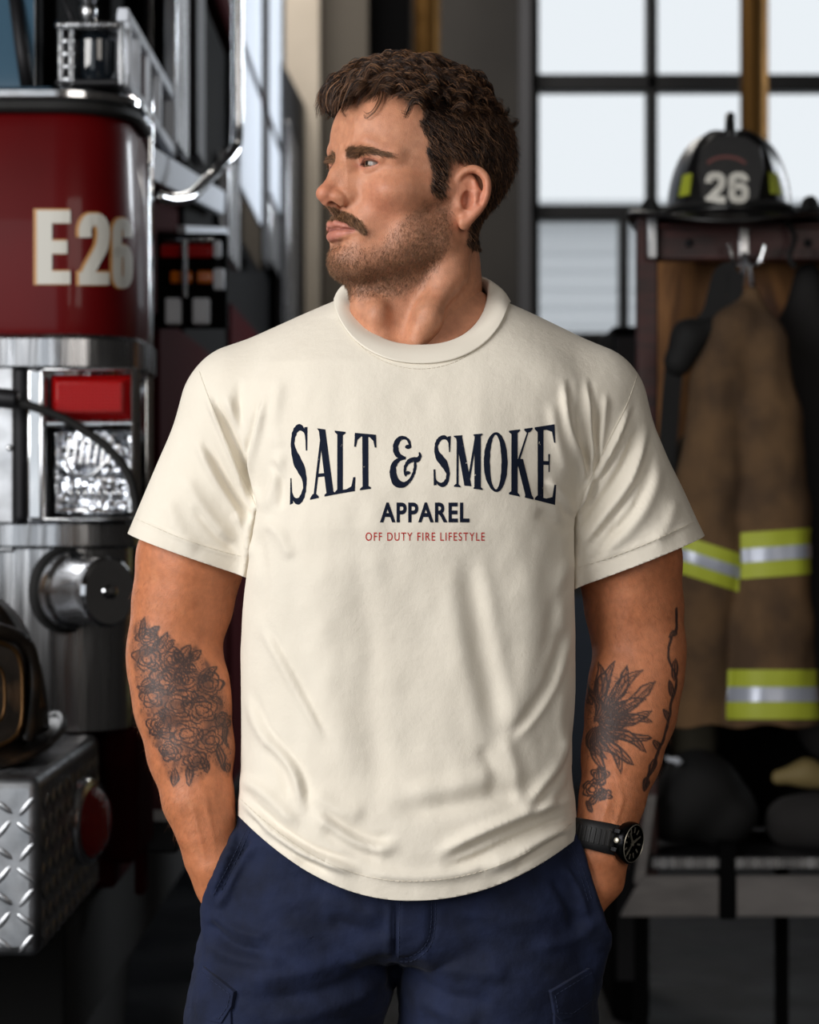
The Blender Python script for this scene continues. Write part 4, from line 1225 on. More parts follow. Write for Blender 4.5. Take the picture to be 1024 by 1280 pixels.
    for a in th:
        x = ncx + r_(107) * math.sin(a); y = ncy - .101 * math.cos(a)
        h = tree.find_nearest(Vector((x, y, P(0, 455 - 95 * (1 - math.cos(a)) * .5, 2.55)[2])))
        x2 = ncx + r_(110) * math.sin(a); y2 = ncy - .104 * math.cos(a)
        hit = tree.ray_cast(Vector((x2, y2, 1.75)), Vector((0, 0, -1)))
        q_ = np.array(hit[0]) if hit[0] is not None else np.array(h[0])
        if math.cos(a) > -.02:
            o_ = Vector((0, 0, CZ)); dr = Vector(P(527 + 110 * math.copysign(abs(math.sin(a)) ** .92, math.sin(a)), 364 + 93 * math.cos(a), 1.0) - np.array([0, 0, CZ])).normalized(); hh = tree.ray_cast(o_, dr)
            if hh[0] is not None and hh[0][1] < 2.70:
                w_ = float(sstep(-.02, .25, math.cos(a))); q_ = q_ * (1 - w_) + np.array(hh[0]) * w_
        outer.append(q_)
    outer = np.array(outer)
    for _ in range(4): outer = (np.roll(outer, 1, 0) + outer * 2 + np.roll(outer, -1, 0)) / 4
    inner = []
    for a in th:
        px = 525 + 88 * math.sin(a); c = math.cos(a); d = 2.625 - .080 * c
        row = 353 + (78 * c ** .9 if c > 0 else 14 * c)
        px = 525 + 88 * math.copysign(abs(math.sin(a)) ** .85, math.sin(a))
        inner.append(P(px, row, d))
    inner = np.array(inner)
    nb = 9
    A = []
    for j in range(nb):
        t = j / (nb - 1)
        p = outer * (1 - t) + inner * t
        out = p - np.array([ncx, ncy, 0]); out[:, 2] = 0; out = unit(out)
        bulge = .0022 * math.sin(math.pi * t) + .0010 * (1 - t)
        A.append(p + out * bulge + np.array([0, 0, 1]) * (.002 * math.sin(math.pi * t) + .0022 * (1 - t)))
    # turned-in lip
    A.append(inner + unit(np.array([[ncx, ncy, 0]]) - inner * [1, 1, 0]) * .0025 - np.array([0, 0, .001]))
    A.append(inner + unit(np.array([[ncx, ncy, 0]]) - inner * [1, 1, 0]) * .0025 - np.array([0, 0, .014]))
    mb = MB().grid(np.array(A), closed_v=True)
    rib = mat('cream_rib_knit', srgb(231, 224, 210), .9, sheen=.10)
    col = mb.build('collar', rib, shirt, smooth=True); 
    md = col.modifiers.new('s', 'SUBSURF'); md.levels = 1; md.render_levels = 1
    md = col.modifiers.new('t', 'SOLIDIFY'); md.thickness = .0016; md.offset = 0
    # --- stitching: rows of small dashes laid on the cloth
    seam = mat('cream_thread', srgb(222, 214, 198), .85)
    def lay(rowpts, dash=5.0, gap=2.5, off=.0006, r=.00036, name='stitching'):
        pts = np.array(rowpts, float); Ls = np.concatenate([[0], np.cumsum(np.linalg.norm(np.diff(pts, axis=0), axis=1))])
        t = 0; paths = []
        while t < Ls[-1] - dash:
            s_ = t + np.linspace(0, dash, 5); x = np.interp(s_, Ls, pts[:, 0]); y = np.interp(s_, Ls, pts[:, 1])
            P3 = []
            for a, b in zip(x, y):
                o = Vector((0, 0, CZ)); dr = Vector(P(a, b, 1.0) - np.array([0, 0, CZ])).normalized()
                h = tree.ray_cast(o, dr)
                if h[0] is None: break
                P3.append(np.array(h[0] - dr * off))
            if len(P3) == 5 and np.ptp(np.array(P3)[:, 1]) < .02: paths.append(P3)
            t += dash + gap
        paths = np.array(paths)
        strands_mesh(name, paths, np.full(paths.shape[:2], r), seam, shirt, 4)
    xs = np.linspace(300, 720, 80)
    lay([(x, hem_row(np.array([x]))[0] - 24) for x in xs])
    off = lambda c, k: [(c[0][0] + (c[1][0] - c[0][0]) * t + k[0], c[0][1] + (c[1][1] - c[0][1]) * t + k[1] + 5 * math.sin(math.pi * t)) for t in np.linspace(.03, .97, 30)]
    lay(off(CUFF_L, (7, -22))); lay(off(CUFF_R, (-8, -22)))
    lay(catmull([(249, 464), (262, 500), (280, 545), (300, 590), (320, 632)], 8), 6, 1.0, .0002, .0005)
    lay(catmull([(797, 468), (784, 505), (764, 545), (742, 590), (722, 640)], 8), 6, 1.0, .0002, .0005)
    cl = [(525 + 104 * math.sin(a), 366 + 95 * math.cos(a)) for a in np.linspace(-1.35, 1.35, 60)]
    lay(cl, 4.0, 2.0, .0005, .0003)
    build_print(shirt, tree)
    return shirt

def smax(a, b, k): return -smin(-a, -b, k)
# ================================================================== LETTERING
def font_tris(text, bold=0.0, spacing=1.0):
    """triangles of a line of the built-in sans, normalised: x from 0..w, cap height 1"""
    cu = bpy.data.curves.new('lettering', 'FONT'); cu.body = text; cu.offset = bold; cu.space_character = spacing; cu.resolution_u = 6
    o = bpy.data.objects.new('lettering', cu); C.objects.link(o)
    dg = bpy.context.evaluated_depsgraph_get(); me = o.evaluated_get(dg).to_mesh()
    bm = bmesh.new(); bm.from_mesh(me); bmesh.ops.triangulate(bm, faces=bm.faces)
    V = np.array([v.co[:2] for v in bm.verts]); T = np.array([[v.index for v in f.verts] for f in bm.faces])
    bm.free(); o.evaluated_get(dg).to_mesh_clear(); bpy.data.objects.remove(o); bpy.data.curves.remove(cu)
    V[:, 0] -= V[:, 0].min(); V[:, 1] -= V[:, 1].min()
    return V / V[:, 1].max(), T

def refine2d(V, T, mx):
    for _ in range(5):
        e = np.stack([np.linalg.norm((V[T[:, i]] - V[T[:, (i + 1) % 3]])[:, :2], axis=1) for i in range(3)], 1).max(1)
        if not (e > mx).any(): break
        V, T = subdivide_tri(V, T, e > mx)
    return V, T

def stroke_poly(pts, ws, n=7):
    """variable-width pen stroke -> (V,T)"""
    q = np.column_stack([np.array(pts, float), np.array(ws, float)])
    c = catmull(q, n) if len(q) > 2 else np.array([q[0] + (q[1] - q[0]) * t for t in np.linspace(0, 1, n)])
    t = np.gradient(c[:, :2], axis=0); t /= np.linalg.norm(t, axis=1)[:, None] + 1e-9; nn = np.stack([-t[:, 1], t[:, 0]], 1)
    a = c[:, :2] + nn * c[:, 2:3] / 2; b = c[:, :2] - nn * c[:, 2:3] / 2; m = len(c)
    V = np.concatenate([a, b]); T = []
    for i in range(m - 1): T += [(i, i + 1, m + i + 1), (i, m + i + 1, m + i)]
    return V, np.array(T)

def poly_vt(p):
    from mathutils.geometry import tessellate_polygon
    t = tessellate_polygon([[Vector((a, b, 0)) for a, b in p]])
    return np.array(p, float), np.array(t)

def dot(x, y, r, n=14):
    a = np.linspace(0, 2 * math.pi, n, endpoint=False)
    return np.concatenate([[[x, y]], np.stack([x + r * np.cos(a), y + r * np.sin(a) * .42], 1)]), np.array([(0, 1 + i, 1 + (i + 1) % n) for i in range(n)])

def serif(x, y, w, h, up):
    """wedge serif, foot at y growing inwards"""
    s = -1 if up else 1
    return poly_vt([(x - w / 2, y), (x + w / 2, y), (x + w / 2, y + s * h * .35), (x + w * .2, y + s * h), (x - w * .2, y + s * h), (x - w / 2, y + s * h * .35)])

def glyph(ch):
    """latin condensed capitals in a 1 x 1 box (y up)"""
    G = []
    K, k = .27, .085   # thick / thin, measured across the narrow box
    st = lambda x0, y0, x1, y1, w: G.append(poly_vt([(x0 - w / 2, y0), (x0 + w / 2, y0), (x1 + w / 2, y1), (x1 - w / 2, y1)]))
    if ch == 'S':
        G.append(stroke_poly([(.90, .74), (.86, .90), (.66, .975), (.42, .96), (.22, .86), (.17, .74), (.26, .61), (.50, .50), (.74, .38), (.83, .25), (.76, .11), (.54, .025), (.30, .04), (.12, .13), (.07, .30)],
                             [.05, .06, .08, .10, .16, .20, .22, .23, .22, .19, .15, .10, .07, .06, .05]))
        G.append(poly_vt([(.80, .99), (.97, 1.0), (.95, .68), (.88, .68), (.86, .88)])); G.append(poly_vt([(.20, .01), (.03, .0), (.03, .33), (.11, .33), (.14, .12)]))
    elif ch == 'A':
        st(.20, .03, .50, 1.0, k); st(.80, .03, .48, 1.0, K); G.append(poly_vt([(.28, .30), (.72, .30), (.70, .35), (.30, .35)]))
        G.append(serif(.19, 0, .34, .07, False)); G.append(serif(.80, 0, .42, .07, False)); G.append(poly_vt([(.30, 1.0), (.60, 1.0), (.58, .93), (.40, .95)]))
    elif ch == 'L':
        st(.30, .02, .30, .98, K); G.append(serif(.30, 1, .50, .07, True)); G.append(serif(.26, 0, .46, .07, False))
        G.append(poly_vt([(.25, 0), (.98, 0), (1.0, .24), (.92, .24), (.82, .09), (.60, .055), (.25, .055)]))
    elif ch == 'T':
        st(.50, .02, .50, .98, K); G.append(serif(.50, 0, .50, .07, False)); G.append(poly_vt([(.02, 1), (.98, 1), (.98, .945), (.02, .945)]))
        G.append(poly_vt([(.02, 1), (.00, .76), (.07, .76), (.13, .88), (.30, .945), (.30, 1)])); G.append(poly_vt([(.98, 1), (1.0, .76), (.93, .76), (.87, .88), (.70, .945), (.70, 1)]))
    elif ch == 'M':
        st(.14, .03, .14, .97, k * .9); st(.50, .04, .18, 1.0, K * .85); st(.50, .04, .80, 1.0, k); st(.84, .03, .84, .97, K * .82)
        G.append(serif(.13, 0, .22, .06, False)); G.append(serif(.85, 0, .32, .06, False)); G.append(serif(.16, 1, .30, .06, True)); G.append(serif(.85, 1, .30, .06, True))
    elif ch == 'O':
        n = 48; a = np.linspace(0, 2 * math.pi, n, endpoint=False)
        o = np.stack([.5 + .49 * np.cos(a), .5 + .50 * np.sin(a)], 1); i_ = np.stack([.5 + .235 * np.cos(a), .5 + .455 * np.sin(a)], 1)
        T = []
        for j in range(n): j2 = (j + 1) % n; T += [(j, j2, n + j2), (j, n + j2, n + j)]
        G.append((np.concatenate([o, i_]), np.array(T)))
    elif ch == 'K':
        st(.24, .02, .24, .98, K); G.append(serif(.24, 0, .46, .07, False)); G.append(serif(.24, 1, .46, .07, True))
        st(.30, .40, .82, .97, k); st(.84, .03, .46, .56, K); G.append(serif(.82, 1, .34, .06, True)); G.append(serif(.86, 0, .36, .07, False))
    elif ch == 'E':
        st(.28, .02, .28, .98, K); G.append(serif(.24, 0, .44, .07, False)); G.append(serif(.24, 1, .44, .07, True))
        G.append(poly_vt([(.25, 0), (.95, 0), (1.0, .25), (.92, .25), (.82, .09), (.55, .055), (.25, .055)])); G.append(poly_vt([(.25, 1), (.93, 1), (.97, .77), (.89, .77), (.80, .91), (.55, .945), (.25, .945)]))
        G.append(poly_vt([(.3, .49), (.66, .49), (.66, .54), (.3, .54)])); G.append(poly_vt([(.64, .40), (.71, .40), (.71, .63), (.64, .63)]))
    elif ch == '&':
        G.append(stroke_poly([(.52, .56), (.30, .53), (.13, .42), (.09, .27), (.18, .10), (.42, .02), (.64, .09), (.79, .25), (.84, .40), (.84, .52)],
                             [.05, .08, .17, .22, .20, .12, .09, .09, .10, .07]))
        G.append(stroke_poly([(.52, .56), (.32, .60), (.19, .70), (.20, .84), (.34, .955), (.52, .965), (.64, .89), (.66, .80)], [.05, .11, .18, .17, .10, .06, .08, .10])); G.append(dot(.60, .79, .105))
        G.append(stroke_poly([(.97, .68), (1.0, .60), (.93, .53), (.78, .53), (.62, .49), (.51, .39), (.49, .28), (.54, .20)], [.04, .10, .11, .10, .10, .09, .08, .07])); G.append(dot(.58, .26, .09))
    off = 0; Vs = []; Ts = []
    for i, (V, T) in enumerate(G): Vs.append(np.column_stack([V, np.full(len(V), i)])); Ts.append(T + off); off += len(V)
    return np.concatenate(Vs), np.concatenate(Ts)

def decal(name, V2, T, tree, m, parent, off=.0004, origin=(0, 0, CZ)):
    """picture-space triangles dropped onto a surface"""
    V2 = np.asarray(V2, float)
    if V2.shape[1] == 2: V2 = np.concatenate([V2, np.zeros((len(V2), 1))], 1)
    V2, T = refine2d(V2, T, 5.0)
    o = Vector(origin); W = []; ok = np.ones(len(V2), bool)
    for i, (a, b, ly) in enumerate(V2):
        dr = Vector(P(a, b, 1.0) - np.array([0, 0, CZ])).normalized(); h = tree.ray_cast(o, dr)
        if h[0] is None: ok[i] = False; W.append((0, 0, 0)); continue
        W.append(tuple(h[0] - dr * (off + ly * .00004)))
    T = T[ok[T].all(1)]
    if not len(T): print('NO HIT', name); return None
    W, T = compact(np.array(W), T)
    n = np.cross(W[T[:, 1]] - W[T[:, 0]], W[T[:, 2]] - W[T[:, 0]])
    fl = n[:, 1] > 0; T[fl] = T[fl][:, ::-1]
    return np_mesh(name, W, T, m, parent, True)

def ink_mat(name, c, base=(233, 225, 209), wear=.66):
    m = mat(name, c, .9, spec=.15); b = bsdf(m); tc = N(m, 'ShaderNodeTexCoord')
    n1 = N(m, 'ShaderNodeTexNoise', i_Scale=170.0, i_Detail=5.0, i_Roughness=.65); L(m, tc.outputs['Object'], n1.inputs['Vector'])
    r = N(m, 'ShaderNodeValToRGB'); r.color_ramp.elements[0].position = wear; r.color_ramp.elements[1].position = wear + .03
    r.color_ramp.elements[0].color = (*c, 1); r.color_ramp.elements[1].color = (*srgb(*base), 1)
    L(m, n1.outputs['Fac'], r.inputs[0]); L(m, r.outputs[0], b.inputs['Base Color'])
    return m

def build_print(shirt, tree):
    navy = ink_mat('navy_print', srgb(20, 27, 44), wear=.68); red = ink_mat('red_print', srgb(186, 50, 48), wear=.8)
    spans = [('S', 362, 385), ('A', 387, 419), ('L', 417, 444), ('T', 443, 470.5), ('&', 488, 525), ('S', 541.5, 564), ('M', 567, 603), ('O', 604.5, 635), ('K', 636, 666), ('E', 668, 695.5)]
    Vs, Ts, off = [], [], 0
    for ch, x0, x1 in spans:
        V, T = glyph(ch)
        X = x0 + V[:, 0] * (x1 - x0); u = (X - 528) / 167
        top = 546 - 16 * np.abs(u) ** 1.7; bot = 606.5 + 25 * np.abs(u) ** 1.8
        # ragged letterpress edge
        jit = .35 * np.sin(X * 1.9 + V[:, 1] * 31) + .25 * np.sin(V[:, 1] * 67 + X)
        Vs.append(np.stack([X + jit * .6, bot + (top - bot) * V[:, 1], V[:, 2]], 1)); Ts.append(T + off); off += len(V)
    decal('main_lettering', np.concatenate(Vs), np.concatenate(Ts), tree, navy, shirt)
    def line(text, x0, x1, y0, y1, bold, m, name, sp=1.0):
        V, T = font_tris(text, bold, sp); w = V[:, 0].max()
        decal(name, np.stack([x0 + V[:, 0] / w * (x1 - x0), y1 + (y0 - y1) * V[:, 1]], 1), T, tree, m, shirt)
    line('APPAREL', 475, 587, 628, 653, .030, navy, 'second_lettering', 1.12)
    line('OFF DUTY FIRE LIFESTYLE', 457, 606, 665.5, 676, .004, red, 'small_lettering', 1.25)
# ================================================================== TROUSERS, BOOTS, WATCH
POCK_L = ((300, 1016), (256, 1118)); POCK_R = ((720, 1040), (751, 1130))

def build_trousers(person):
    f = Field((-.31, 2.42, .10), (.29, 2.80, 1.03), .0034)
    def hips(X, Y, Z):
        z = Z.ravel(); row = 640 - (z - CZ) * S
        xl = np.interp(row, [980, 1060, 1130, 1200], [306, 288, 272, 268]); xr = np.interp(row, [980, 1060, 1130, 1200], [712, 726, 738, 740])
        sh = lambda a: a[None, None, :]
        cx, hw = sh(((xl + xr) / 2 - 512) / S), sh((xr - xl) / 2 / S)
        k = ((np.abs(X - cx) / hw) ** 2.6 + (np.abs(Y - 2.612) / .112) ** 2.6) ** (1 / 2.6)
        d = (k - 1) * .11
        zb = P(0, 1198, PD)[2]; zt_ = P(0, 975, PD)[2]
        return smax(smax(d, zb - Z, .05), Z - zt_, .01)
    f.op((-.31, 2.42, .75), (.29, 2.80, 1.05), hips, 'u', 0)
    legL = [(384, 1130, 2.612, 118), (368, 1215, 2.610, 125), (350, 1285, 2.612, 120), (345, 1450, 2.62, 98), (340, 1640, 2.62, 78), (336, 1850, 2.63, 72), (334, 2030, 2.64, 66)]
    legR = [(622, 1130, 2.612, 118), (622, 1215, 2.610, 124.5), (622, 1285, 2.612, 124), (630, 1450, 2.62, 98), (640, 1640, 2.62, 78), (648, 1850, 2.63, 72), (654, 2030, 2.64, 66)]
    for lg in (legL, legR):
        f.chain([P(a, b, d) for a, b, d, r in lg], [r_(r) for a, b, d, r in lg], k=.006)
    # cloth of the slanted pockets standing over the hands
    for (p1, p2), hp, sg in ((POCK_L, [(290, 1085), (300, 1150), (312, 1215)], 1), (POCK_R, [(733, 1085), (724, 1150), (712, 1215)], -1)):
        a, nn = px_plane(p1, p2)
        if (P(500, 1150, PD) - a) @ nn < 0: nn = -nn
        pts = [P(x, y, 2.582) for x, y in hp]
        def pocket(X, Y, Z, pts=pts, a=a, nn=nn):
            d = None
            for i in range(2):
                p0, p1_ = pts[i], pts[i + 1]; ba = p1_ - p0
                t = np.clip(((X - p0[0]) * ba[0] + (Y - p0[1]) * ba[1] + (Z - p0[2]) * ba[2]) / (ba @ ba), 0, 1)
                e = np.sqrt((X - p0[0] - t * ba[0]) ** 2 + ((Y - p0[1] - t * ba[1]) * 1.15) ** 2 + (Z - p0[2] - t * ba[2]) ** 2) - (.0405 if i == 0 else .0405 - .004 * t)
                d = e if d is None else smin(d, e, .01)
            return smax(d, -((X - a[0]) * nn[0] + (Z - a[2]) * nn[2]) + 0 * Y, .004)
        lo = np.min(pts, 0) - .05; hi = np.max(pts, 0) + .05
        f.op(lo, hi, pocket, 'u', .012)
        # shallow recess above the pocket mouth where the wrist goes in
    V, Fq = f.mesh(); V = smooth_mesh(V, Fq, 5); T = tri(Fq)
    Nn = normals(V, T); q = Q(V); front = sstep(.2, -.35, Nn[:, 1])
    fl = [([(300, 1035), (282, 1075), (270, 1110), (268, 1128)], 4, 2.2), ([(322, 1050), (300, 1085), (285, 1115), (270, 1140)], 6, 3.2), ([(312, 1048), (290, 1085), (275, 1120)], 4, -2.6),
          ([(262, 1140), (300, 1165), (340, 1172)], 7, 2.6), ([(258, 1150), (290, 1180), (330, 1190)], 6, -2.2), ([(255, 1175), (300, 1200), (360, 1205)], 8, 2.0), ([(300, 1225), (380, 1215), (460, 1190), (488, 1172)], 12, 2.8),
          ([(320, 1250), (400, 1240), (470, 1212), (492, 1195)], 10, -2.6), ([(330, 1275), (400, 1265), (475, 1232)], 10, 2.4), ([(520, 1205), (580, 1215), (640, 1216)], 11, 2.6), ([(515, 1222), (560, 1245), (620, 1255)], 11, -2.6),
          ([(520, 1240), (560, 1268), (600, 1280)], 11, 2.2), ([(400, 1120), (450, 1140), (482, 1138)], 12, 2.2), ([(410, 1150), (460, 1165), (485, 1160)], 9, -1.8), ([(560, 1130), (620, 1150), (690, 1145)], 12, 1.8),
          ([(700, 1080), (722, 1110), (735, 1150)], 6, 2.4), ([(690, 1095), (710, 1130), (720, 1165)], 6, -2.2), ([(748, 1150), (715, 1175), (670, 1185)], 8, 2.2),
          ([(497, 1124), (494, 1160), (492, 1200)], 2.6, -3.0), ([(495, 1200), (508, 1199), (528, 1188), (541, 1165), (543, 1125)], 3.4, -1.4), ([(488, 1125), (486, 1200)], 6, 1.6), ([(495, 1205), (492, 1240)], 7, -4)]
    out = np.zeros(len(V))
    for pts, w, h in fl:
        pts = catmull(np.array(pts, float), 4); d, t = seg_dist2d(q, pts)
        out += h * np.exp(-(d / w) ** 2) * np.minimum(sstep(-.02, .18, t), sstep(1.02, .82, t))
    # flat front panel left of the fly
    out += 1.6 * sstep(494, 498, q[:, 0]) * sstep(542, 530, q[:, 0]) * sstep(1205, 1190, q[:, 1]) * (q[:, 1] > 1050)
    V = V + Nn * (out * .0020 * front + .0018 * vnoise(V * [1, 1, 1.5], 24, 61) + .0010 * vnoise(V * [1, 1, 2.2], 55, 62))[:, None]
    nm = mat('navy_twill', srgb(26, 35, 63), .82, sheen=.04, spec=.25); b = bsdf(nm)
    add_noise_color(nm, srgb(17, 24, 45), 24, .35, .65)
    tc = N(nm, 'ShaderNodeTexCoord'); wv = N(nm, 'ShaderNodeTexNoise', i_Scale=1400.0, i_Detail=2.0)
    L(nm, tc.outputs['Object'], wv.inputs['Vector']); bp = N(nm, 'ShaderNodeBump', i_Strength=.3, i_Distance=.0005); L(nm, wv.outputs['Fac'], bp.inputs['Height']); L(nm, bp.outputs[0], b.inputs['Normal'])
    add_bump(nm, 70, .5, .003)
    tr = np_mesh('trousers', V, T, nm, person)
    tree = BVHTree.FromPolygons(V.tolist(), T.tolist())
    th = mat('navy_thread', srgb(40, 50, 78), .8)
    def hit(a, b, off):
        o = Vector((0, 0, CZ)); dr = Vector(P(a, b, 1.0) - np.array([0, 0, CZ])).normalized(); h = tree.ray_cast(o, dr)
        return None if h[0] is None else np.array(h[0] - dr * off)
    def lay(rowpts, dash=4.0, gap=2.0, r=.00034, parent=tr, extra=0.0):
        pts = np.array(rowpts, float); Ls = np.concatenate([[0], np.cumsum(np.linalg.norm(np.diff(pts, axis=0), axis=1))]); t = 0; paths = []
        while t < Ls[-1] - dash:
            s_ = t + np.linspace(0, dash, 4); P3 = [hit(a, b, .0006 + extra) for a, b in zip(np.interp(s_, Ls, pts[:, 0]), np.interp(s_, Ls, pts[:, 1]))]
            if all(p is not None for p in P3) and np.ptp(np.array(P3)[:, 1]) < .02: paths.append(P3)
            t += dash + gap
        if paths: paths = np.array(paths); strands_mesh('stitching', paths, np.full(paths.shape[:2], r), th, parent, 4)
    lay(catmull([(311, 1030), (291, 1072), (270, 1112), (266, 1122)], 6)); lay(catmull([(315, 1033), (296, 1074), (276, 1114)], 6))
    lay(catmull([(712, 1052), (730, 1090), (741, 1128)], 6)); lay(catmull([(707, 1056), (725, 1092), (736, 1128)], 6))
    lay([(500, 1122), (498, 1200)]); lay(catmull([(500, 1198), (514, 1196), (530, 1184), (538, 1164), (540, 1126)], 6)); lay(catmull([(500, 1202), (516, 1201), (534, 1188), (543, 1166), (545, 1126)], 6))
    lay([(486, 1230), (484, 1280)])
    # cargo pockets: a pouch and a flap stand off each thigh
    def patch(name, poly, thick, parent):
        V2, T2 = poly_vt(poly); V2, T2 = refine2d(V2, T2, 7.0)
        fr = np.array([hit(a, b, thick) if hit(a, b, thick) is not None else (0, 0, 0) for a, b in V2])
        bad = fr[:, 1] < 1; T2 = T2[~bad[T2].any(1)]; fr, T2 = compact(fr, T2)
        n = np.cross(fr[T2[:, 1]] - fr[T2[:, 0]], fr[T2[:, 2]] - fr[T2[:, 0]]); fl_ = n[:, 1] > 0; T2[fl_] = T2[fl_][:, ::-1]
        o = np_mesh(name, fr, T2, nm, parent); m = o.modifiers.new('t', 'SOLIDIFY'); m.thickness = thick * 1.5; m.offset = -1
        m = o.modifiers.new('b', 'BEVEL'); m.width = .0012; m.segments = 2; m.limit_method = 'ANGLE'
        return o
    pl = patch('cargo_pocket', [(246, 1232), (288, 1262), (290, 1330), (235, 1330), (236, 1262)], .004, tr)
    fp = patch('pocket_flap', [(253, 1208), (292, 1240), (289, 1258), (276, 1279), (262, 1276), (236, 1258), (240, 1232)], .007, tr)
    lay([(250, 1214), (287, 1243), (284, 1258), (273, 1274), (262, 1271)], extra=.0075)
    pr = patch('cargo_pocket', [(693, 1262), (742, 1232), (744, 1330), (694, 1330)], .004, tr)
    fp = patch('pocket_flap', [(689, 1240), (738, 1210), (745, 1228), (745, 1250), (716, 1272), (702, 1276), (694, 1268)], .007, tr)
    lay([(740, 1216), (694, 1244), (698, 1266), (716, 1267), (742, 1248)], extra=.0075)
    # boots on the floor, below the picture's edge
    bl = mat('black_leather', srgb(26, 25, 26), .4)
    for x, y in ((334, 2.62), (654, 2.62)):
        cx = P(x, 2100, 2.63)[0]
        g = Field((cx - .08, 2.33, -.005), (cx + .08, 2.77, .26), .006)
        g.cone((cx, 2.65, .22), (cx, 2.66, .09), .052, .050, k=.02); g.cone((cx, 2.67, .05), (cx, 2.46, .045), .042, .040, k=.03)
        def sole(X, Y, Z, cx=cx): return np.maximum(np.sqrt(((X - cx) / .050) ** 2 + ((Y - 2.56) / .155) ** 2) - 1, -1) * .05 + np.maximum(Z - .03, .0 - Z) * 4 * (np.maximum(Z - .03, .0 - Z) > 0)
        g.op((cx - .06, 2.38, .0), (cx + .06, 2.74, .03), sole, 'u', .01)
        g.op((cx - .1, 2.3, -.1), (cx + .1, 2.8, 0), lambda X, Y, Z: Z + 0 * X + 0 * Y, 's', 0.0)
        Vb, Fb = g.mesh(); np_mesh('boot', smooth_mesh(Vb, Fb, 3), Fb, bl, person)
    return tr

def build_watch(person):
    blk = mat('black_rubber', srgb(22, 22, 24), .55); add_bump(blk, 300, .2, .0004)
    case = mat('black_steel', srgb(20, 20, 22), .25, .9)
    grey = mat('gunmetal', srgb(170, 164, 150), .35, .7)
    glass = mat('watch_glass', (.02, .02, .02), .05, coat=1.0)
    # wrist frame
    c = P(750, 1045, 2.586); ax = unit(P(749, 1085, 2.585) - P(762, 1005, 2.592))
    ax = unit(ax + np.array([-.04, 0, -.0])); 
    n = unit(np.array([.80, -.58, -.10]) - ax * (np.array([.80, -.58, -.10]) @ ax)); side = np.cross(ax, n)
    R1, R2 = .0318, .0300
    root = None
    A = []
    th = np.linspace(0, 2 * math.pi, 72, endpoint=False)
    prof = [(-.0155, 0), (-.0150, .0022), (-.006, .0030), (.006, .0030), (.0150, .0022), (.0155, 0), (.0150, -.0010), (-.0150, -.0010)]
    for t in th:
        d = n * math.cos(t) + side * math.sin(t); rr = R1 if True else R2
        wdt = 1.0 + .10 * math.cos(t)
        A.append([c + d * (rr + h) + ax * (w * wdt) for w, h in prof])
    band = MB().grid(np.array(A), closed_u=True, closed_v=True)
    strap = band.build('watch_strap', blk, person, smooth=True)
    # raised bars on the strap
    for s in (1, -1):
        mb = MB()
        for t in np.arange(.75, 2.2, .16):
            d = n * math.cos(t * s) + side * math.sin(t * s); tt = -n * math.sin(t * s) * s + side * math.cos(t * s) * s
            p0 = c + d * (R1 + .0030)
            M = np.stack([tt, ax, d], 1)
            Vb = np.array([[i, j, k] for i in (-.0013, .0013) for j in (-.0085, .0085) for k in (-.0008, .0010)]) @ M.T + p0
            mb.add(Vb, [(0, 1, 3, 2), (4, 6, 7, 5), (0, 4, 5, 1), (2, 3, 7, 6), (0, 2, 6, 4), (1, 5, 7, 3)])
        mb.build('strap_ridges', blk, strap, bevel=.0004)
    o = c + n * (R1 + .001)
    up = -ax
    cs = MB().lathe([(.0180, -.003), (.0225, -.001), (.0232, .003), (.0232, .0075), (.0222, .0098), (.0200, .0108), (.0192, .0102), (.0190, .0088)], o, n, 56).build('watch_case', case, person)
    lg = MB()
    for s in (1, -1):
        M = np.stack([side, ax, n], 1)
        for q in (1, -1):
            lo = np.array([s * .0105 - .002, q * .022 - .005, -.002]); 
            Vb = np.array([[s * .0100 + i, 0 + j, k] for i in (-.0028, .0028) for j in ((.015 * q), (.0245 * q)) for k in (-.003, .005)]) 
            Vb = Vb[:, [1, 0, 2]] @ M.T + o
            lg.add(Vb, [(0, 1, 3, 2), (4, 6, 7, 5), (0, 4, 5, 1), (2, 3, 7, 6), (0, 2, 6, 4), (1, 5, 7, 3)])
    lg.build('lug', case, cs, bevel=.0008)
    MB().lathe([(.0002, .0080), (.0192, .0080)], o, n, 48, cap=False).build('dial', glass, cs)
    # hour marks, hands, crown, pusher
    hm_ = MB()
    def bar(ang, r0, r1, w, h):
        d = side * math.sin(ang) + up * math.cos(ang); t_ = np.cross(n, d)
        V = []
        for rr in (r0, r1):
            for k in (-w, w):
                for z in (.0082, .0082 + h): V.append(o + d * rr + t_ * k + n * z)
        hm_.add(np.array(V), [(0, 1, 3, 2), (4, 6, 7, 5), (0, 4, 5, 1), (2, 3, 7, 6), (0, 2, 6, 4), (1, 5, 7, 3)])
    for k in range(12): bar(k * math.pi / 6, .0115, .0175, .0010, .0008)
    hm_.build('hour_marks', grey, cs)
    hm_ = MB(); bar(-1.0, -.003, .0100, .0013, .0014); bar(.75, -.003, .0145, .0010, .0018); bar(2.6, -.004, .0150, .00025, .0020); hm_.build('watch_hands', grey, cs)
    for (a, b, r1) in ((0.0, 0.0, .0055), (-.0085, .003, .0032), (.0085, .003, .0032)):
        mm = MB(); 
        a_ = np.linspace(0, 6.2832, 24); MB
    MB().lathe([(.0030, 0), (.0032, .002), (.0030, .005), (.0018, .0055)], o + side * .0225 + n * .004, side, 16).build('crown', grey, cs)
    MB().lathe([(.0192, .0082), (.0200, .0104), (.0206, .0112), (.0212, .0106)], o, n, 56, cap=False).build('bezel_ring', grey, cs)
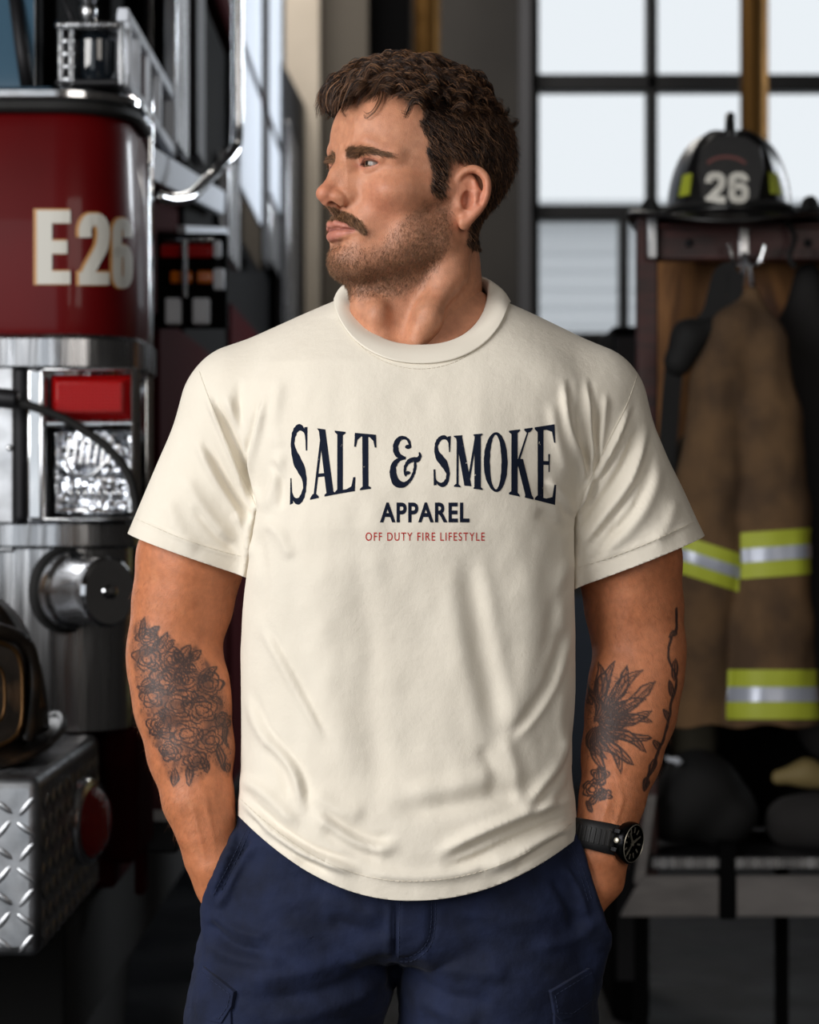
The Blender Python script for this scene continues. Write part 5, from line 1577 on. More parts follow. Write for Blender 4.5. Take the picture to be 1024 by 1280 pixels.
# ================================================================== MATERIALS OF THE FIRE HALL
chrome = mat('chrome', (.72, .73, .75), .10, 1.0); rough_noise(chrome, 9, .06, .20); add_bump(chrome, 3.5, .35, .012)
steel = mat('brushed_steel', (.46, .47, .49), .30, 1.0); rough_noise(steel, 6, .16, .34, stretch=(8, 8, .4)); add_bump(steel, 4, .55, .012, stretch=(3, 3, .25))
alu = mat('aluminium', (.52, .54, .57), .34, 1.0); rough_noise(alu, 20, .28, .50); add_noise_color(alu, (.34, .35, .37), 30, .35, .75)
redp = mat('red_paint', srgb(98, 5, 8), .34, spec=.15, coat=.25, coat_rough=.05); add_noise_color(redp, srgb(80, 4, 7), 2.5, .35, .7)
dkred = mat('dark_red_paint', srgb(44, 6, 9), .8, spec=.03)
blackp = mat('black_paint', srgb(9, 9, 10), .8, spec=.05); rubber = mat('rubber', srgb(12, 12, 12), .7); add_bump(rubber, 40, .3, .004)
darkm = mat('dark_steel', srgb(34, 34, 37), .5, .6)
whitep = mat('white_paint', srgb(214, 220, 230), .4)
glassd = mat('dark_glass', srgb(20, 26, 32), .04, coat=1.0); glassb = mat('blue_tinted_glass', srgb(64, 92, 112), .08, coat=1.0)
redlens = mat('red_lens', srgb(176, 8, 10), .25, coat=.25, coat_rough=.05); add_bump(redlens, 1, .5, .003)
def lens_ribs(m, sc):
    b = bsdf(m); tc = N(m, 'ShaderNodeTexCoord'); wv = N(m, 'ShaderNodeTexWave', i_Scale=sc, i_Distortion=.4); wv.bands_direction = 'X'
    wz = N(m, 'ShaderNodeTexWave', i_Scale=sc, i_Distortion=.4); wz.bands_direction = 'Z'
    ad = N(m, 'ShaderNodeMath', operation='ADD'); L(m, tc.outputs['Object'], wv.inputs['Vector']); L(m, tc.outputs['Object'], wz.inputs['Vector'])
    L(m, wv.outputs['Fac'], ad.inputs[0]); L(m, wz.outputs['Fac'], ad.inputs[1])
    bp = N(m, 'ShaderNodeBump', i_Strength=.6, i_Distance=.003); L(m, ad.outputs[0], bp.inputs['Height']); L(m, bp.outputs[0], b.inputs['Normal'])
lens_ribs(redlens, 55)
amber = mat('amber_lens', srgb(200, 104, 20), .15, coat=1.0)
clear = mat('clear_lens', (.97, .98, 1.0), .02, trans=1.0, ior=1.12); lens_ribs(clear, 28)
brass = mat('brass', srgb(86, 62, 32), .5, 1.0); rough_noise(brass, 14, .45, .6)
gold = mat('gold_leaf', srgb(190, 140, 84), .4); ivory = mat('ivory_lettering', srgb(206, 204, 196), .45)
hblack = mat('helmet_black', srgb(17, 17, 19), .34); add_bump(hblack, 60, .25, .002); add_noise_color(hblack, srgb(34, 30, 28), 26, .5, .8)
hworn = mat('helmet_worn_black', srgb(30, 24, 19), .35); add_bump(hworn, 50, .4, .003); add_noise_color(hworn, srgb(72, 54, 38), 18, .52, .72)
hivis = mat('lime_reflective', srgb(172, 182, 52), .6); silver = mat('silver_reflective', srgb(176, 182, 196), .35, .25)
tan = mat('tan_canvas', srgb(106, 80, 52), .9); add_noise_color(tan, srgb(74, 55, 37), 9, .35, .65); add_bump(tan, 260, .4, .002)
darkcanvas = mat('dark_canvas', srgb(36, 34, 34), .9); add_bump(darkcanvas, 200, .4, .002); olive = mat('olive_canvas', srgb(46, 42, 30), .9); add_bump(olive, 200, .4, .002)
blackc = mat('black_webbing', srgb(10, 10, 11), .8); add_bump(blackc, 300, .4, .001)
maroon = mat('maroon_wood', srgb(66, 28, 26), .5); add_noise_color(maroon, srgb(40, 20, 20), 7, .4, .65, stretch=(1, 1, 6)); add_bump(maroon, 30, .3, .003)
ply = mat('plywood', srgb(168, 116, 66), .6); add_noise_color(ply, srgb(82, 50, 28), 5, .40, .68, stretch=(2, 2, .6), dist=1.5)
greyw = mat('grey_board', srgb(112, 108, 106), .6); add_noise_color(greyw, srgb(80, 77, 76), 5, .35, .7, stretch=(1, 4, 4))
floorm = mat('sealed_concrete', srgb(30, 31, 34), .34, spec=.22); add_noise_color(floorm, srgb(17, 18, 21), 1.6, .35, .65, detail=8); rough_noise(floorm, 3, .38, .65, 6); add_bump(floorm, 12, .15, .004, 8)
wallm = mat('dark_plaster', srgb(66, 63, 60), .85); add_noise_color(wallm, srgb(52, 50, 49), 1.2, .35, .7); add_bump(wallm, 14, .2, .006)
warmw = mat('warm_plaster', srgb(168, 130, 92), .8); add_noise_color(warmw, srgb(96, 70, 48), .7, .4, .6)
bluew = mat('skylit_blue_grey', srgb(66, 76, 92), .6); add_noise_color(bluew, srgb(50, 58, 70), 2, .35, .7)
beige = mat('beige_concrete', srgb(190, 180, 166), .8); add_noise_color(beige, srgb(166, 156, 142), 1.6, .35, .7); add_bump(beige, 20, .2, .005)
frame_m = mat('window_steel', srgb(26, 27, 30), .5); rev = mat('grey_reveal', srgb(88, 88, 92), .7)
pane_m = mat('window_glass', (1, 1, 1), .0, trans=1.0, ior=1.02); bsdf(pane_m).inputs['Specular IOR Level'].default_value = .1
# ================================================================== FIRE HELMET
def helmet(loc, rz, scale, m, label, digits=True, tilt=0.0, mark=None, bs=1.0, lift=0.0):
    """origin at the centre of the brim plane; local -y is the front"""
    R = rotz(rz) @ rotx(tilt); loc = np.array(loc, float)
    W = lambda p: (np.atleast_2d(p) * scale) @ R.T + loc
    root = empty('fire_helmet', tuple(loc), label, 'helmet')
    nu, nv = 96, 26
    u = np.linspace(0, 2 * math.pi, nu, endpoint=False); A = []
    for j in range(nv):
        t = j / (nv - 1) * math.pi / 2
        r = math.cos(t) ** .72; h = math.sin(t) ** .95 if t > 0 else 0
        rid = 1 + .022 * np.exp(-((((u + math.pi / 8) % (math.pi / 4)) - math.pi / 8) / .07) ** 2) * math.sin(2 * t) ** .5 * (t < 1.5)
        A.append(np.stack([.112 * r * rid * np.cos(u), (.135 * r * rid) * np.sin(u) + .005, 0 * u + .168 * h + .004 * (rid - 1) / .02 * h], 1))
    sh = MB().grid(W(np.array(A).reshape(-1, 3)).reshape(nv, nu, 3), closed_v=True).build('shell', m, root, smooth=True)
    # brim: wide, long behind, curled at the sides
    B = []
    for k, t in enumerate(np.linspace(0, 1, 9)):
        ext = bs * .040 + .030 * bs * np.abs(np.cos(u)) ** 2 * 1.0 + .085 * np.clip(np.sin(u), 0, 1) ** 2 + .004 * np.clip(-np.sin(u), 0, 1)
        x = (.110 + ext * t) * np.cos(u); y = (.133 + ext * t) * np.sin(u) + .005
        z = .010 - .030 * t ** 1.4 * np.clip(np.abs(np.sin(u)), 0, 1) ** 1.5 + .012 * t ** 2 * np.abs(np.cos(u)) ** 2
        B.append(np.stack([x, y, z], 1))
    for k, t in enumerate(np.linspace(1, 0, 9)):
        B.append(B[8 - k] - np.array([0, 0, .006]) * (1 if k else .5))
    MB().grid(W(np.array(B).reshape(-1, 3)).reshape(18, nu, 3), closed_v=True).build('brim', m, root, smooth=True)
    # edge roll
    e = np.array(B[8]); MB().tube(W(np.concatenate([e, e[:1]])), .0045 * scale, 8).build('brim_edge', m, root, smooth=True)
    # crest along the top and finial
    cr = [(0, -.125, .094), (0, -.10, .132), (0, -.06, .164), (0, 0, .178), (0, .07, .158), (0, .12, .100)]
    MB().tube(W(catmull(cr, 6)), .0060 * scale, 8).build('crest', m, root, smooth=True)
    MB().tube(W([(0, -.115, .11), (0, -.124, .140), (0, -.108, .176), (0, -.088, .182)]), np.array([.009, .010, .009, .005]) * scale, 8).build('crest_finial', m if mark is None else mark, root, smooth=True)
    # leather shield on the front
    poly = [(-.050, .004), (-.058, .060), (-.052, .098), (-.030, .112), (0, .118), (.030, .112), (.052, .098), (.058, .060), (.050, .004), (0, -.010)]
    mb = MB(); f0 = lambda a, b, d: W([(a, -.142 - .10 * 0 + .22 * b * .30 + 5 * a * a * .9 + d, b + .004 + lift)])[0]
    mb.prism(poly, -.004, .002, f0); shd = mb.build('front_shield', m, root, bevel=.0015 * scale)
    if mark is not None:
        pc = catmull([(a * .94, b * .94 + .006) for a, b in poly], 4, closed=True)
        MB().tube([f0(a, b, -.005) for a, b in np.concatenate([pc, pc[:1]])], .0028 * scale, 6).build('shield_rim', mark, shd, smooth=True)
        MB().tube([f0(a * .6, b * .6 + .022, -.005) for a, b in np.concatenate([pc, pc[:1]])], .0018 * scale, 6).build('shield_emblem', mark, shd, smooth=True)
        MB().tube([f0(a * 1.22, b * 1.12 - .004, .004) for a, b in catmull(poly[:9], 5)], .0085 * scale, 8).build('front_arch', m, root, smooth=True)
    # side reflectors
    for s in (1, -1):
        for an in (.78,):
            th = -math.pi / 2 + s * an
            q = []
            for zz, w_ in ((.038, .115), (.078, .105)):
                for dd in (-w_, w_):
                    t = math.asin(min(1, (zz / .148) ** (1 / .95))); r = math.cos(t) ** .72
                    q.append([(.112 * r + .004) * math.cos(th + dd), (.135 * r + .004) * math.sin(th + dd) + .005, zz])
            q = np.array(q)[[0, 1, 3, 2]]; o_ = unit(q.mean(0) * [1, 1, 0]) * .004
            mb = MB(); mb.add(W(np.concatenate([q, q + o_])), [(0, 1, 2, 3), (7, 6, 5, 4), (0, 4, 5, 1), (1, 5, 6, 2), (2, 6, 7, 3), (3, 7, 4, 0)])
            if an < 1.0 or mark is None: mb.build('reflective_patch', hivis if mark is None else mark, root, bevel=.001)
    # goggles strap round the shell and eye pieces at the side
    if mark is not None: return root, shd, sh
    a = np.linspace(0, 2 * math.pi, 60); MB().tube(W(np.stack([.117 * np.cos(a), .140 * np.sin(a) + .005, .020 + 0 * a], 1)), .007 * scale, 6).build('goggle_strap', blackc, root, smooth=True)
    for s in (1, -1):
        g = MB().lathe([(.002, .0), (.020, .0), (.024, .006), (.024, .018), (.019, .021)], W([(s * .136, -.030, .024)])[0], R @ np.array([s * .75, -.66, .1]), 20).build('goggle_cup', blackc, root)
        MB().lathe([(.0005, .0205), (.017, .0205)], W([(s * .136, -.030, .024)])[0], R @ np.array([s * .75, -.66, .1]), 20, cap=False).build('goggle_lens', glassd, g)
    MB().tube(W(catmull([(.10, -.03, .0), (.115, -.04, -.03), (.105, -.05, -.065), (.115, -.045, -.085)], 5)), .005 * scale, 6).build('chin_strap', blackc, root, smooth=True)
    return root, shd, sh

def digit_px(ch, x0, x1, y0, y1, w):
    """block numerals laid out in picture space between the given edges, stroke w"""
    h = w / 2; X = lambda t: x0 + h + (x1 - x0 - w) * t; Y = lambda t: y1 - h + (y0 - y1 + w) * t
    parts = []
    if ch == '2':
        parts.append(stroke_poly([(X(0), Y(.70)), (X(0), Y(.86)), (X(.20), Y(.985)), (X(.5), Y(1)), (X(.80), Y(.985)), (X(1), Y(.86)), (X(1), Y(.68)), (X(.86), Y(.50)), (X(.30), Y(.18)), (X(.02), Y(0))], [w] * 10))
        parts.append(poly_vt([(x0, y1), (x1, y1), (x1, y1 - w), (x0, y1 - w)]))
    elif ch == '6':
        parts.append(stroke_poly([(X(1), Y(.76)), (X(.98), Y(.88)), (X(.78), Y(.985)), (X(.5), Y(1)), (X(.22), Y(.985)), (X(0), Y(.86)), (X(0), Y(.50)), (X(0), Y(.14)), (X(.22), Y(.015)), (X(.5), Y(0)), (X(.78), Y(.015)), (X(1), Y(.14)), (X(1), Y(.42)), (X(.78), Y(.545)), (X(.5), Y(.56)), (X(.2), Y(.54)), (X(.02), Y(.42))], [w] * 17))
    elif ch == 'E':
        parts.append(poly_vt([(x0, y0), (x0 + w, y0), (x0 + w, y1), (x0, y1)]))
        for t in (0, .5, 1):
            yc = y0 + w * .42 + (y1 - y0 - w * .84) * t; parts.append(poly_vt([(x0, yc - w * .42), (x1 - (4 if t == .5 else 0), yc - w * .42), (x1 - (4 if t == .5 else 0), yc + w * .42), (x0, yc + w * .42)]))
    off = 0; Vs = []; Ts = []
    for i, (V, T) in enumerate(parts): Vs.append(np.column_stack([V, np.full(len(V), i)])); Ts.append(T + off); off += len(V)
    return np.concatenate(Vs), np.concatenate(Ts)

def tree_of(objs):
    Vs = []; Fs = []; off = 0
    for o in objs:
        me = o.data; Vs += [tuple(v.co) for v in me.vertices]; Fs += [tuple(i + off for i in p.vertices) for p in me.polygons]; off += len(me.vertices)
    return BVHTree.FromPolygons(Vs, Fs)
# ================================================================== FIRE ENGINE
FD = 4.05            # distance of its front
SX = -.485           # its near side
truck = empty('fire_engine', (-1.75, 7.0, 0), 'red fire engine marked E26 filling the left side, chrome front towards us', 'fire engine')

def plan(off=0.0, x0=-2.75, rad=.13, yb=4.33, n=14, d=FD, sx=SX):
    pts = [(x0, d - off)]
    for a in np.linspace(-math.pi / 2, 0, n): pts.append((sx - rad + (rad + off) * math.cos(a), d + rad + (rad + off) * math.sin(a)))
    pts.append((sx + off, yb))
    return pts
def wall(z0, z1, m, name, off=0.0, thick=.02, parent=None, prof=None, **kw):
    """sheet following the plan outline; prof: list of (extra offset, z)"""
    prof = prof or [(0, z0), (0, z1)]
    A = []
    for e, z in prof: A.append([(x, y, z) for x, y in plan(off + e, **kw)])
    for e, z in prof[::-1]: A.append([(x, y, z) for x, y in plan(off + e - thick, **kw)])
    A.append(A[0])
    return MB().grid(np.array(A)).build(name, m, parent or truck, smooth=False)

zof = lambda py, d=FD: P(0, py, d)[2]
panel = wall(zof(417), zof(138), redp, 'cab_panel', prof=[(0, zof(417)), (.004, zof(400)), (.004, zof(300)), (.0, zof(160)), (-.012, zof(138))])
wall(0, 0, chrome, 'trim_strip', off=.006, prof=[(0, zof(126)), (.008, zof(122)), (.008, zof(114)), (0, zof(109))])
wall(0, 0, rubber, 'rubber_gasket', off=.004, prof=[(0, zof(140)), (.006, zof(136)), (.004, zof(127))])
wall(zof(462), zof(418), steel, 'chrome_band', off=.010, prof=[(0, zof(462)), (.008, zof(458)), (.008, zof(424)), (0, zof(418))])
wall(zof(686), zof(651), steel, 'chrome_band', off=.010, prof=[(0, zof(686)), (.008, zof(682)), (.008, zof(656)), (0, zof(651))])
wall(zof(915), zof(686), steel, 'chrome_panel', off=.002)
wall(zof(652), zof(461), steel, 'lamp_backing', off=-.030)
# windscreen, pillar and dark upper cab
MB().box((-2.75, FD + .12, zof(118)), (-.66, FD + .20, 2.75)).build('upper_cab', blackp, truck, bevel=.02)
MB().box((-2.6, FD + .10, zof(106)), (P(31, 0, FD)[0], FD + .115, 2.6)).build('windscreen', glassb, truck)
MB().tube([P(34, 108, FD + .09), P(27, 60, FD + .09), P(14, -40, FD + .10)], .012).build('windscreen_pillar', darkm, truck, smooth=True)
MB().tube([P(92, 30, FD + .02), P(84, 10, FD + .03), P(74, -20, FD + .05)], .004).build('wiper_arm', darkm, truck, smooth=True)
MB().box((-2.8, FD + .10, 2.70), (-.50, 11.2, 2.78)).build('roof', dkred, truck, bevel=.02)
# lettering
tr_ = tree_of([panel])
def letters(defs, m, name, tree, off, parent, grow=0.0, shift=(0, 0)):
    off_i = 0; Vs = []; Ts = []
    for ch, x0, x1, y0, y1, w in defs:
        V, T = digit_px(ch, x0 - grow + shift[0], x1 + grow + shift[0], y0 - grow + shift[1], y1 + grow + shift[1], w + 2 * grow); Vs.append(V); Ts.append(T + off_i); off_i += len(V)
    return decal(name, np.concatenate(Vs), np.concatenate(Ts), tree, m, parent, off)
E26 = [('E', 46, 88, 263, 355, 19), ('2', 99, 137, 267, 356, 15.5), ('6', 141, 166, 273, 360, 11.5)]
letters(E26, gold, 'gold_letter_edge', tr_, .0016, panel, 1.6, (-2.5, -.5))
letters(E26, ivory, 'letter_face', tr_, .0030, panel)
# chrome corner post behind the rounded corner
MB().box((SX - .02, 4.33, .97), (SX + .006, 4.40, zof(170))).build('corner_post', chrome, truck, bevel=.006)
MB().box((SX - .03, 4.40, .62), (SX - .012, 4.47, 2.20)).build('corner_post_inner', dkred, truck, bevel=.004)

# ---- lamps of the front
bz = MB()
def frame(x0, y0, x1, y1, d0, d1, w, mb):
    a = P(x0, y1, FD); b = P(x1, y0, FD); w = w / S * FD / PD
    for lo, hi in (((a[0], a[2]), (a[0] + w, b[2])), ((b[0] - w, a[2]), (b[0], b[2])), ((a[0], a[2]), (b[0], a[2] + w)), ((a[0], b[2] - w), (b[0], b[2]))):
        mb.box((lo[0], d0, lo[1]), (hi[0], d1, hi[1]))
frame(56, 460, 171, 651, FD - .030, FD + .06, 5, bz); bz.build('lamp_bezel', chrome, truck, bevel=.004, seg=3)
b2 = MB(); b2.box((P(56, 0, FD)[0], FD - .026, zof(533)), (P(171, 0, FD)[0], FD + .05, zof(527))); b2.build('bezel_divider', chrome, truck, bevel=.003)
for x0, x1, mm, nm in ((20, 33, darkm, 'bezel_upright'), (35, 56, chrome, 'bezel_upright')):
    MB().box((P(x0, 0, FD)[0], FD - .020, zof(651)), (P(x1, 0, FD)[0], FD + .05, zof(461))).build(nm, mm, truck, bevel=.006, seg=3)
MB().box((-2.7, FD - .012, zof(690)), (P(19, 0, FD)[0], FD + .04, zof(440))).build('side_plate', alu, truck, bevel=.004)
for py in (455, 560, 670): MB().lathe([(.006, 0), (.005, .004), (.001, .005)], P(12, py, FD - .012), (0, -1, 0), 12).build('rivet', chrome, truck, smooth=True)
# red lens: bevelled slab
a = P(63, 526, FD); b = P(166, 468, FD)
def slab(a, b, y0, y1, inset, mb):
    V = [(a[0], y0, a[2]), (b[0], y0, a[2]), (b[0], y0, b[2]), (a[0], y0, b[2]), (a[0] + inset, y1, a[2] + inset), (b[0] - inset, y1, a[2] + inset), (b[0] - inset, y1, b[2] - inset), (a[0] + inset, y1, b[2] - inset)]
    mb.add(np.array(V), [(3, 2, 1, 0), (4, 5, 6, 7), (0, 1, 5, 4), (1, 2, 6, 5), (2, 3, 7, 6), (3, 0, 4, 7)])
mb = MB(); slab(a, b, FD, FD - .035, .014, mb); mb.build('red_warning_lamp', redlens, truck, bevel=.004, seg=3)
mb = MB()
for i in range(9):
    x = a[0] + .018 + (b[0] - a[0] - .036) * i / 8; mb.tube([(x, FD - .036, a[2] + .016), (x, FD - .036, b[2] - .016)], .0016, 5)
# headlamp: housing, bowl reflector, bulb, clear ribbed lens
a = P(63, 646, FD); b = P(170, 534, FD)
MB().box((a[0], FD + .01, a[2]), (b[0], FD + .04, b[2])).build('headlamp_housing', blackp, truck)
c = (a + b) / 2; rr = (b[2] - a[2]) / 2
mb = MB(); slab(a + [.004, 0, .004], b - [.004, 0, .004], FD + .012, FD + .004, .004, mb); fac = mat('faceted_chrome', (.8, .82, .86), .08, 1.0); add_bump(fac, 26, 1.0, .03, 3); mb.build('headlamp_reflector', fac, truck)
refl = MB().lathe([(.004, .030), (rr * .45, .024), (rr * .75, .010), (rr * .92, -.004), (rr * .90, -.006)], (c[0], FD + .012, c[2]), (0, 1, 0), 40, sx=1.0, cap=False).build('headlamp_reflector', chrome, truck, smooth=True)
MB().lathe([(.010, 0), (.010, .018), (.004, .026)], (c[0], FD + .012, c[2]), (0, -1, 0), 16).build('headlamp_bulb', whitep, refl, smooth=True)
mb = MB(); slab(a + [.010, 0, .004], b - [.010, 0, .004], FD - .004, FD - .026, .012, mb); mb.build('headlamp_lens', clear, truck, bevel=.006, seg=3)
# moulded flutes in the lens
mb = MB(); r9 = np.random.default_rng(3)
for i in range(7):
    x = a[0] + .035 + i * .012; mb.tube(catmull([(x - .004, FD - .027, c[2] + .010), (x, FD - .028, c[2] + .035), (x + .003, FD - .027, c[2] + .060)], 4), .0035, 6)
for i in range(8):
    x = a[0] + .040 + i * .012; mb.tube([(x, FD - .027, a[2] + .030), (x, FD - .028, a[2] + .050)], .0035, 6)
mb.tube(catmull([(a[0] + .03, FD - .028, c[2] + .02), (a[0] + .045, FD - .028, c[2] - .004), (a[0] + .075, FD - .028, c[2] - .006), (a[0] + .11, FD - .028, c[2] + .03)], 6), .0035, 6)
mb.tube([(a[0] + .020, FD - .027, a[2] + .012), (b[0] - .02, FD - .027, a[2] + .010)], .004, 6)
mb.build('lens_flutes', chrome, truck, smooth=True)
# siren speaker pointing out of the corner
sc = P(88, 738, FD - .012); sax = np.array([.74, -.67, .0]); sax /= np.linalg.norm(sax)
ro = .059
si = MB().lathe([(ro * 1.12, -.02), (ro * 1.15, .0), (ro * 1.12, .012), (ro * 1.0, .018), (ro * .98, .075), (ro * 1.02, .082), (ro * 1.02, .098), (ro * .92, .104)], sc, sax, 48).build('siren_speaker', chrome, truck)
MB().lathe([(ro * .90, .1035), (ro * .86, .100), (ro * .70, .090), (ro * .40, .086), (ro * .34, .098), (ro * .20, .104), (ro * .12, .106), (.001, .107)], sc, sax, 40, cap=False).build('siren_grille', mat('siren_black', srgb(12, 12, 13), .3), si)
MB().lathe([(.010, 0), (.012, .004), (.006, .007), (.001, .007)], sc + sax * .106, sax, 16).build('siren_hub', chrome, si)
MB().lathe([(ro * 1.25, -.022), (ro * 1.25, -.006), (ro * 1.15, -.002)], sc, sax, 48).build('siren_gasket', rubber, si)
# cable across the lamps
mb = MB(); mb.tube(catmull([P(-12, 496, FD - .075), P(8, 500, FD - .075), P(40, 508, FD - .070), P(75, 521, FD - .062), P(110, 541, FD - .055), P(140, 565, FD - .05), P(160, 592, FD - .045), P(169, 625, FD - .04), P(171, 660, FD - .03)], 6), .0078, 10)
cb = mb.build('black_cable', rubber, None, smooth=True); tag(cb, 'black rubber cable hanging across the red lamp and headlamp of the engine', 'cable')
cb.name = 'cable'
MB().lathe([(.014, 0), (.017, .01), (.017, .045), (.013, .05)], P(-14, 496, FD - .075), (1, -.0, -.1), 16).build('cable_plug', darkm, cb)

# ---- bumper in tread plate
BX, BY0, BY1, BZ0, BZ1 = -.535, 3.40, 4.06, .692, .953
bp = MB().box((-2.75, BY0, BZ0), (BX, BY1, BZ1)).build('bumper', alu, truck, bevel=.016, seg=4)
def lozenges(o, uax, vax, nrm, U, Vv, name):
    mb = MB(); st = .033; n1 = int(U / st); n2 = int(Vv / st)
    for i in range(n1 + 1):
        for j in range(n2 + 1):
            s = 1 if (i + j) % 2 else -1
            cu, cv = st * (i + .5), st * (j + .5)
            if cu > U - .012 or cv > Vv - .012: continue
            d = unit(uax * .62 * s + vax * .80) if s > 0 else unit(uax * .80 - vax * .60); e = np.cross(nrm, d)
            c_ = o + uax * cu + vax * cv; Vx = []
            ts = [-.0165, -.011, 0, .011, .0165]; ws = [.0008, .0036, .0048, .0036, .0008]; hs = [.0001, .0026, .0036, .0026, .0001]
            for t, w_, h_ in zip(ts, ws, hs): Vx += [c_ + d * t - e * w_, c_ + d * t + nrm * h_ * 1.0, c_ + d * t + e * w_]
            f = []
            for k in range(4): f += [(3 * k, 3 * k + 1, 3 * k + 4, 3 * k + 3), (3 * k + 1, 3 * k + 2, 3 * k + 5, 3 * k + 4)]
            mb.add(np.array(Vx), f)
    return mb
X_, Y_, Z_ = np.eye(3)
for o, u_, v_, n_, U, Vv in ((np.array([-1.0, BY0, BZ0 + .004]), X_, Z_, -Y_, 1.0 + BX - .006, BZ1 - BZ0 - .01), (np.array([BX, BY0 + .01, BZ0 + .004]), Y_, Z_, X_, BY1 - BY0 - .02, BZ1 - BZ0 - .01), (np.array([-1.0, BY0 + .01, BZ1]), X_, Y_, Z_, 1.0 + BX - .01, BY1 - BY0 - .02)):
    lozenges(o, u_, v_, n_, U, Vv, 'tread').build('tread_pattern', alu, bp, smooth=True)
# round red marker in the bumper's side
mc = np.array([BX, 3.80, P(0, 1027, 3.80)[2]])
mx_ = (.97, -.24, 0); mc = mc + np.array([.006, 0, 0])
ml = MB().lathe([(.070, -.040), (.072, .010), (.068, .018), (.058, .020), (.056, .012)], mc, mx_, 48).build('marker_lamp_ring', chrome, bp)
MB().lathe([(.058, .010), (.056, .022), (.044, .034), (.022, .041), (.001, .043)], mc, mx_, 40, cap=False).build('marker_lamp_lens', redlens, ml, smooth=True)

# ---- beacon on the trim
a = P(73, 112, FD + .05); b = P(154, 32, FD + .05); w_ = b[0] - a[0]
bc = MB().box((a[0], FD + .01, a[2]), (b[0], FD + .11, a[2] + .012)).build('beacon_base', darkm, truck, bevel=.004)
MB().box((a[0], FD + .0, b[2] - .016), (b[0], FD + .12, b[2])).build('beacon_cap', steel, bc, bevel=.007, seg=3)
for px in (75, 88, 150):
    MB().box((P(px - 4, 0, FD)[0], FD + .01, a[2]), (P(px + 4, 0, FD)[0], FD + .03, b[2])).build('beacon_post', steel, bc, bevel=.003)
for py in (50, 66, 82, 98):
    MB().box((P(72, 0, FD)[0], FD + .008, zof(py + 3)), (P(93, 0, FD)[0], FD + .02, zof(py - 3))).build('beacon_bar', steel, bc, bevel=.002)
MB().lathe([(.030, 0), (.040, .02), (.040, .075), (.028, .09)], (P(120, 0, FD + .06)[0], FD + .06, a[2] + .008), (0, 0, 1), 28).build('beacon_glass', glassd, bc)
MB().lathe([(.026, 0), (.020, .006), (.013, .014), (.016, .020), (.016, .034), (.012, .04), (.018, .05), (.018, .11)], (P(109, 0, FD + .05)[0], FD + .06, b[2]), (0, 0, 1), 20).build('beacon_stem', steel, bc)

# ---- the long side, running back into the hall
def sd(px, x=-.50): return -x * F / (512 - px)
def SP(px, py, x=-.50): return P(px, py, sd(px, x))
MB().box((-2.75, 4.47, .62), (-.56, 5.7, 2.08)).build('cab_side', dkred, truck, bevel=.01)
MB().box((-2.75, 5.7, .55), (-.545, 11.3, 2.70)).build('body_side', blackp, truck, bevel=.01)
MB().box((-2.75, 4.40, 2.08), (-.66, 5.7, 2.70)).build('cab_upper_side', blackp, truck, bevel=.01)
# chrome rail frame beside the beacon, its bright sheen painted white
rf = MB()
for z in (2.09, 2.205): rf.box((-.51, 4.10, z - .012), (-.49, 4.92, z + .012))
rf.build('side_rail', whitep, truck, bevel=.003)
for y in (4.12, 4.26, 4.42, 4.62, 4.90):
    MB().box((-.512, y - .014, 2.08), (-.488, y + .014, 2.21)).build('rail_upright', whitep, truck, bevel=.003)
# sill plate sloping along the cab
mb = MB(); q = [SP(190, 182), SP(282, 240), SP(280, 268), SP(192, 225)]
mb.add(np.array(q + [p + np.array([-.02, 0, 0]) for p in q]), [(0, 1, 2, 3), (7, 6, 5, 4), (0, 4, 5, 1), (1, 5, 6, 2), (2, 6, 7, 3), (3, 7, 4, 0)]); mb.build('sill_plate', whitep, truck, bevel=.002)
mb = MB(); q = [SP(232, 282), SP(285, 285), SP(285, 312), SP(234, 300)]
mb.add(np.array(q + [p + np.array([-.02, 0, 0]) for p in q]), [(0, 1, 2, 3), (7, 6, 5, 4), (0, 4, 5, 1), (1, 5, 6, 2), (2, 6, 7, 3), (3, 7, 4, 0)]); mb.build('lower_plate', whitep, truck, bevel=.002)
MB().tube([P(186, -40, 4.5), P(187, 180, 4.5), P(184, 300, 4.5), P(183, 660, 4.5)], .008).build('grab_rail', chrome, truck, smooth=True)
MB().tube(catmull([P(297, -60, 5.0), P(297, 60, 5.0), P(297, 150, 5.0), P(293, 188, 5.0), P(272, 212, 4.9), P(256, 228, 4.8), P(238, 245, 4.7), P(215, 250, 4.62), P(196, 246, 4.55)], 6), .0125, 12).build('mirror_arm', chrome, truck, smooth=True)
# upright panels and posts of the body
def upright(px0, px1, py0, py1, m, name, x=-.50, th=.03):
    y0, y1 = sd(px0, x), sd(px1, x)
    z0, z1 = P(0, py1, (y0 + y1) / 2)[2], P(0, py0, (y0 + y1) / 2)[2]
    MB().box((x - th, y0, z0), (x, y1, z1)).build(name, m, truck, bevel=.004)
upright(221, 236, -60, 190, steel, 'upright_post'); upright(247, 257, -60, 200, darkm, 'upright_post')
upright(301, 327, -60, 258, whitep, 'locker_panel'); upright(329, 337, -60, 330, darkm, 'locker_post'); upright(338, 352, -60, 255, whitep, 'locker_panel')  # locker panels: sky reflection on aluminium given as white paint
upright(287, 300, 200, 330, steel, 'locker_post'); upright(352, 357, -20, 330, steel, 'locker_post')
upright(300, 326, 262, 320, glassd, 'locker_window'); upright(338, 351, 262, 335, steel, 'locker_post')
mb = MB(); q = [SP(354, 78, -.49), SP(386, 140, -.49), SP(386, 640, -.49), SP(354, 640, -.49)]
